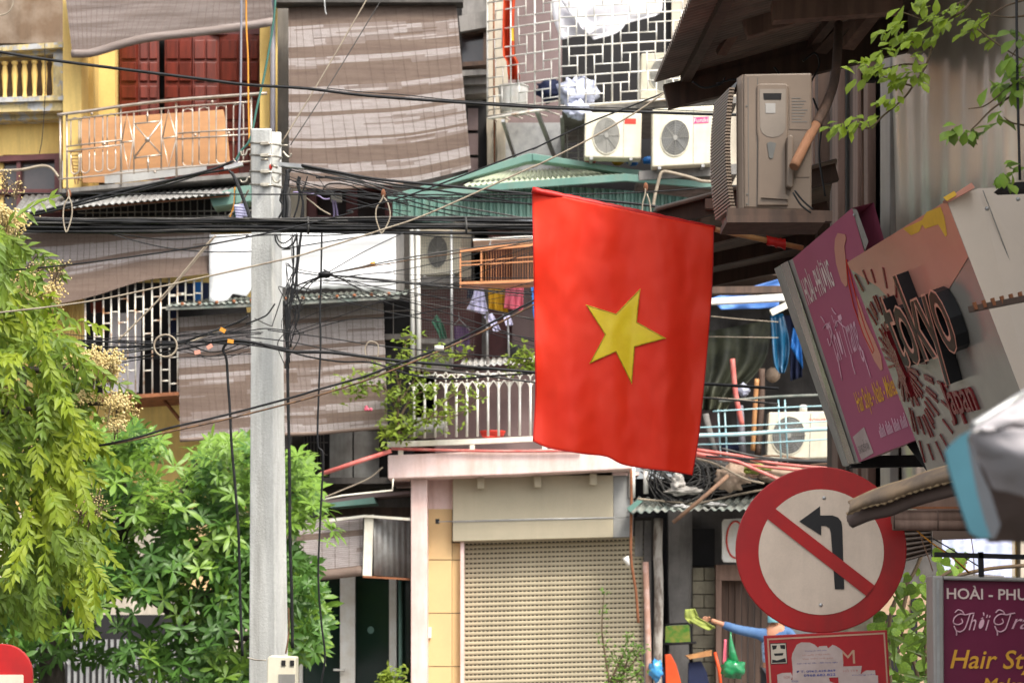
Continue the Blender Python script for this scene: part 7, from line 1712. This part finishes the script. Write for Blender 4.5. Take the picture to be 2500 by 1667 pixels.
def oneleaf(ln, w): 
    mb = MB(); leafblade(mb, Vector((0, 0, 0)), Vector((1, 0, 0)), Vector((0, 0, 1)), ln, w, .25, .35); return mb
proto = {}
def place_leaf(key, mk, m, parent, pos, d, up, sc):
    d = d.normalized(); s = up.cross(d)
    if s.length < 1e-3: s = Vector((0, 1, 0))
    s.normalize(); n_ = d.cross(s)
    M4 = Matrix((d, s, n_)).transposed().to_4x4()
    if key not in proto:
        me = mesh(mk()); me.materials.append(m); proto[key] = me
    o = D.objects.new('leaf', proto[key]); col.objects.link(o); o.parent = parent
    o.matrix_local = Matrix.Translation(pos - ROOT[parent.name]) @ M4 @ Matrix.Scale(sc, 4)
    return o
cl = [(1110, 75, 3), (1000, 215, 8), (1100, 175, 10), (1170, 225, 10), (1230, 250, 7), (1000, 345, 7), (1100, 310, 6), (840, 430, 6), (880, 470, 6), (830, 520, 4), (970, 440, 10), (1030, 470, 9), (1100, 540, 9), (1180, 530, 9), (1260, 505, 6), (1000, 700, 6), (1080, 680, 6), (700, 850, 9), (790, 830, 6), (870, 830, 5), (660, 880, 3), (990, 765, 2), (1290, 20, 5), (1320, 0, 5), (1400, 110, 9), (1500, 50, 7), (1330, 240, 5), (1345, 285, 3), (1270, 370, 4), (1240, 440, 4), (1310, 185, 2), (1640, 140, 6), (1600, 195, 7), (1740, 275, 6), (1480, 130, 4), (1690, 105, 3)]
for x, y, n in cl:
    for k in range(n):
        p = P(*z4((x + rl_.gauss(0, 36), y + rl_.gauss(0, 22)))[0], YB - rl_.uniform(-.06, .08))
        place_leaf('lime', lambda: oneleaf(.052, .026), m_leaf_lime, T_, p, Vector((rl_.gauss(-.5, .5), rl_.gauss(-.3, .4), rl_.gauss(-.45, .3))), Vector((rl_.gauss(0, .3), -.6, .9)), rl_.uniform(.7, 1.25))
for x, y, n in ((1840, 400, 5), (1830, 560, 8), (1900, 540, 8), (1950, 500, 6), (1900, 230, 5), (1500, 890, 3), (1540, 870, 4), (1610, 890, 4), (1620, 920, 3), (1800, 810, 4), (1830, 1210, 5), (1880, 1190, 5), (1930, 1150, 4), (1720, 600, 2), (1960, 440, 4), (1900, 620, 4)):
    for k in range(n):
        p = P(*z4((x + rl_.gauss(0, 34), y + rl_.gauss(0, 24)))[0], YB - .15 - rl_.uniform(-.06, .08))
        place_leaf('vine', lambda: oneleaf(.07, .042), m_leaf_vine, T_, p, Vector((rl_.gauss(-.3, .6), rl_.gauss(-.3, .4), rl_.gauss(-.4, .4))), Vector((rl_.gauss(0, .3), -.6, .9)), rl_.uniform(.6, 1.1))
solo('black_drop_cable', 'black cable hanging straight in front of the zinc wall', 'cable', MB().ptube([(2481, -60), (2484, 200), (2490, 440)], 7.9, 7), m_cable)
solo('planter_tray', 'dark tray of the vine on top of the tilted box sign', 'tray', MB().prism([(2440, 458), (2470, 446), (2560, 440), (2560, 460), (2450, 464)], 8.3, .1), m_black)
# vines between the round sign and the plum sign
T_ = thing('vine', 'tangle of broad vine leaves between the round sign and the plum sign', 'vine', P(2210, 1690, 13.0))
tw = MB()
for q in (((2190, 1800), (2170, 1600), (2180, 1480), (2230, 1400), (2260, 1330)), ((2230, 1800), (2240, 1650), (2200, 1540), (2215, 1440)), ((2270, 1800), (2260, 1560), (2280, 1430), (2360, 1370)), ((2140, 1800), (2150, 1660), (2190, 1590), (2250, 1600), (2290, 1640)), ((2280, 1420), (2400, 1390), (2500, 1380))):
    tw.tube(spline([P(x, y, 13.1) for x, y in q], 8), .012, 5)
part('stems', tw, m_twig, T_)
def heart():
    mb = MB(); pr = [(0, .0), (-.02, .16), (.1, .36), (.3, .46), (.55, .40), (.8, .2), (1, 0)]
    for t_, w_ in pr: mb.v += [Vector((t_, -w_, .12 * w_ - .25 * t_ * t_)), Vector((t_ if t_ > 0 else .06, 0, -.25 * t_ * t_)), Vector((t_, w_, .12 * w_ - .25 * t_ * t_))]
    for i in range(6):
        a = 3 * i; mb.f += [(a, a + 1, a + 4, a + 3), (a + 1, a + 2, a + 5, a + 4)]; mb.sm += [True, True]
    return mb
cnt = 0
vp = [(2120, 1700), (2150, 1560), (2100, 1540), (2170, 1480), (2200, 1400), (2250, 1385), (2300, 1330), (2380, 1350), (2300, 1420), (2300, 1700)]
while cnt < 170:
    x, y = rl_.uniform(2100, 2390), rl_.uniform(1330, 1700)
    if not inside(vp, x, y): continue
    cnt += 1
    place_leaf('heart', heart, m_leaf_vine, T_, P(x, y, rl_.uniform(12.6, 13.5)), Vector((rl_.gauss(0, .5), rl_.gauss(-.3, .4), rl_.gauss(-.9, .4))), Vector((rl_.gauss(0, .5), -1, .5)), rl_.uniform(.04, .088))
gr = MB()
for k in range(26):
    x, y = rl_.uniform(2165, 2260), rl_.uniform(1480, 1700)
    leafblade(gr, P(x, y, 12.4), Vector((rl_.uniform(-.6, 1), -.2, rl_.uniform(-.2, .9))), Vector((0, -1, .4)), rl_.uniform(.12, .22), .022, .3, .2)
part('grass_blades', gr, m_leaf_vine, T_, kind='stuff')
H = thing('tan_garden_wall', 'sunny tan wall with dark gap behind the vine leaves', 'wall', P(2210, 1700, 15))
part('wall', MB().box(2150, 1440, 2270, 2000, 15, .2), mat('tan_render', (.50, .33, .21), (.36, .26, .19), 3, r=.9, grime=.3), H)
part('dark_gap', MB().box(2165, 1500, 2195, 2000, 14.98, .03).box(2225, 1460, 2240, 2000, 14.98, .03), m_black, H)
# red sign corner under the feathery tree
t = thing('red_corner_sign', 'rounded red sign with pale panel peeking out under the feathery tree', 'sign', P(-40, 1800, 11.8))
def rrect(x0, y0, x1, y1, r_, n=6):
    out = []
    for cx, cy, a0 in ((x1 - r_, y0 + r_, -90), (x1 - r_, y1 - r_, 0), (x0 + r_, y1 - r_, 90), (x0 + r_, y0 + r_, 180)):
        out += [(cx + r_ * math.cos(math.radians(a0 + 90 * k / n)), cy + r_ * math.sin(math.radians(a0 + 90 * k / n))) for k in range(n + 1)]
    return out
part('plate', MB().prism(rrect(-190, 1571, 79, 1900, 72), 11.5, .03), m_signred, t, bevel=.004)
part('panel', MB().prism(rrect(-160, 1646, 57, 1860, 4), 11.49, .008), m_signwhite, t)
part('post', MB().tube([P(-50, 1700, 11.6), Vector((P(-50, 1700, 11.6).x, 11.6, 0))], .035, 10), m_galv, t)
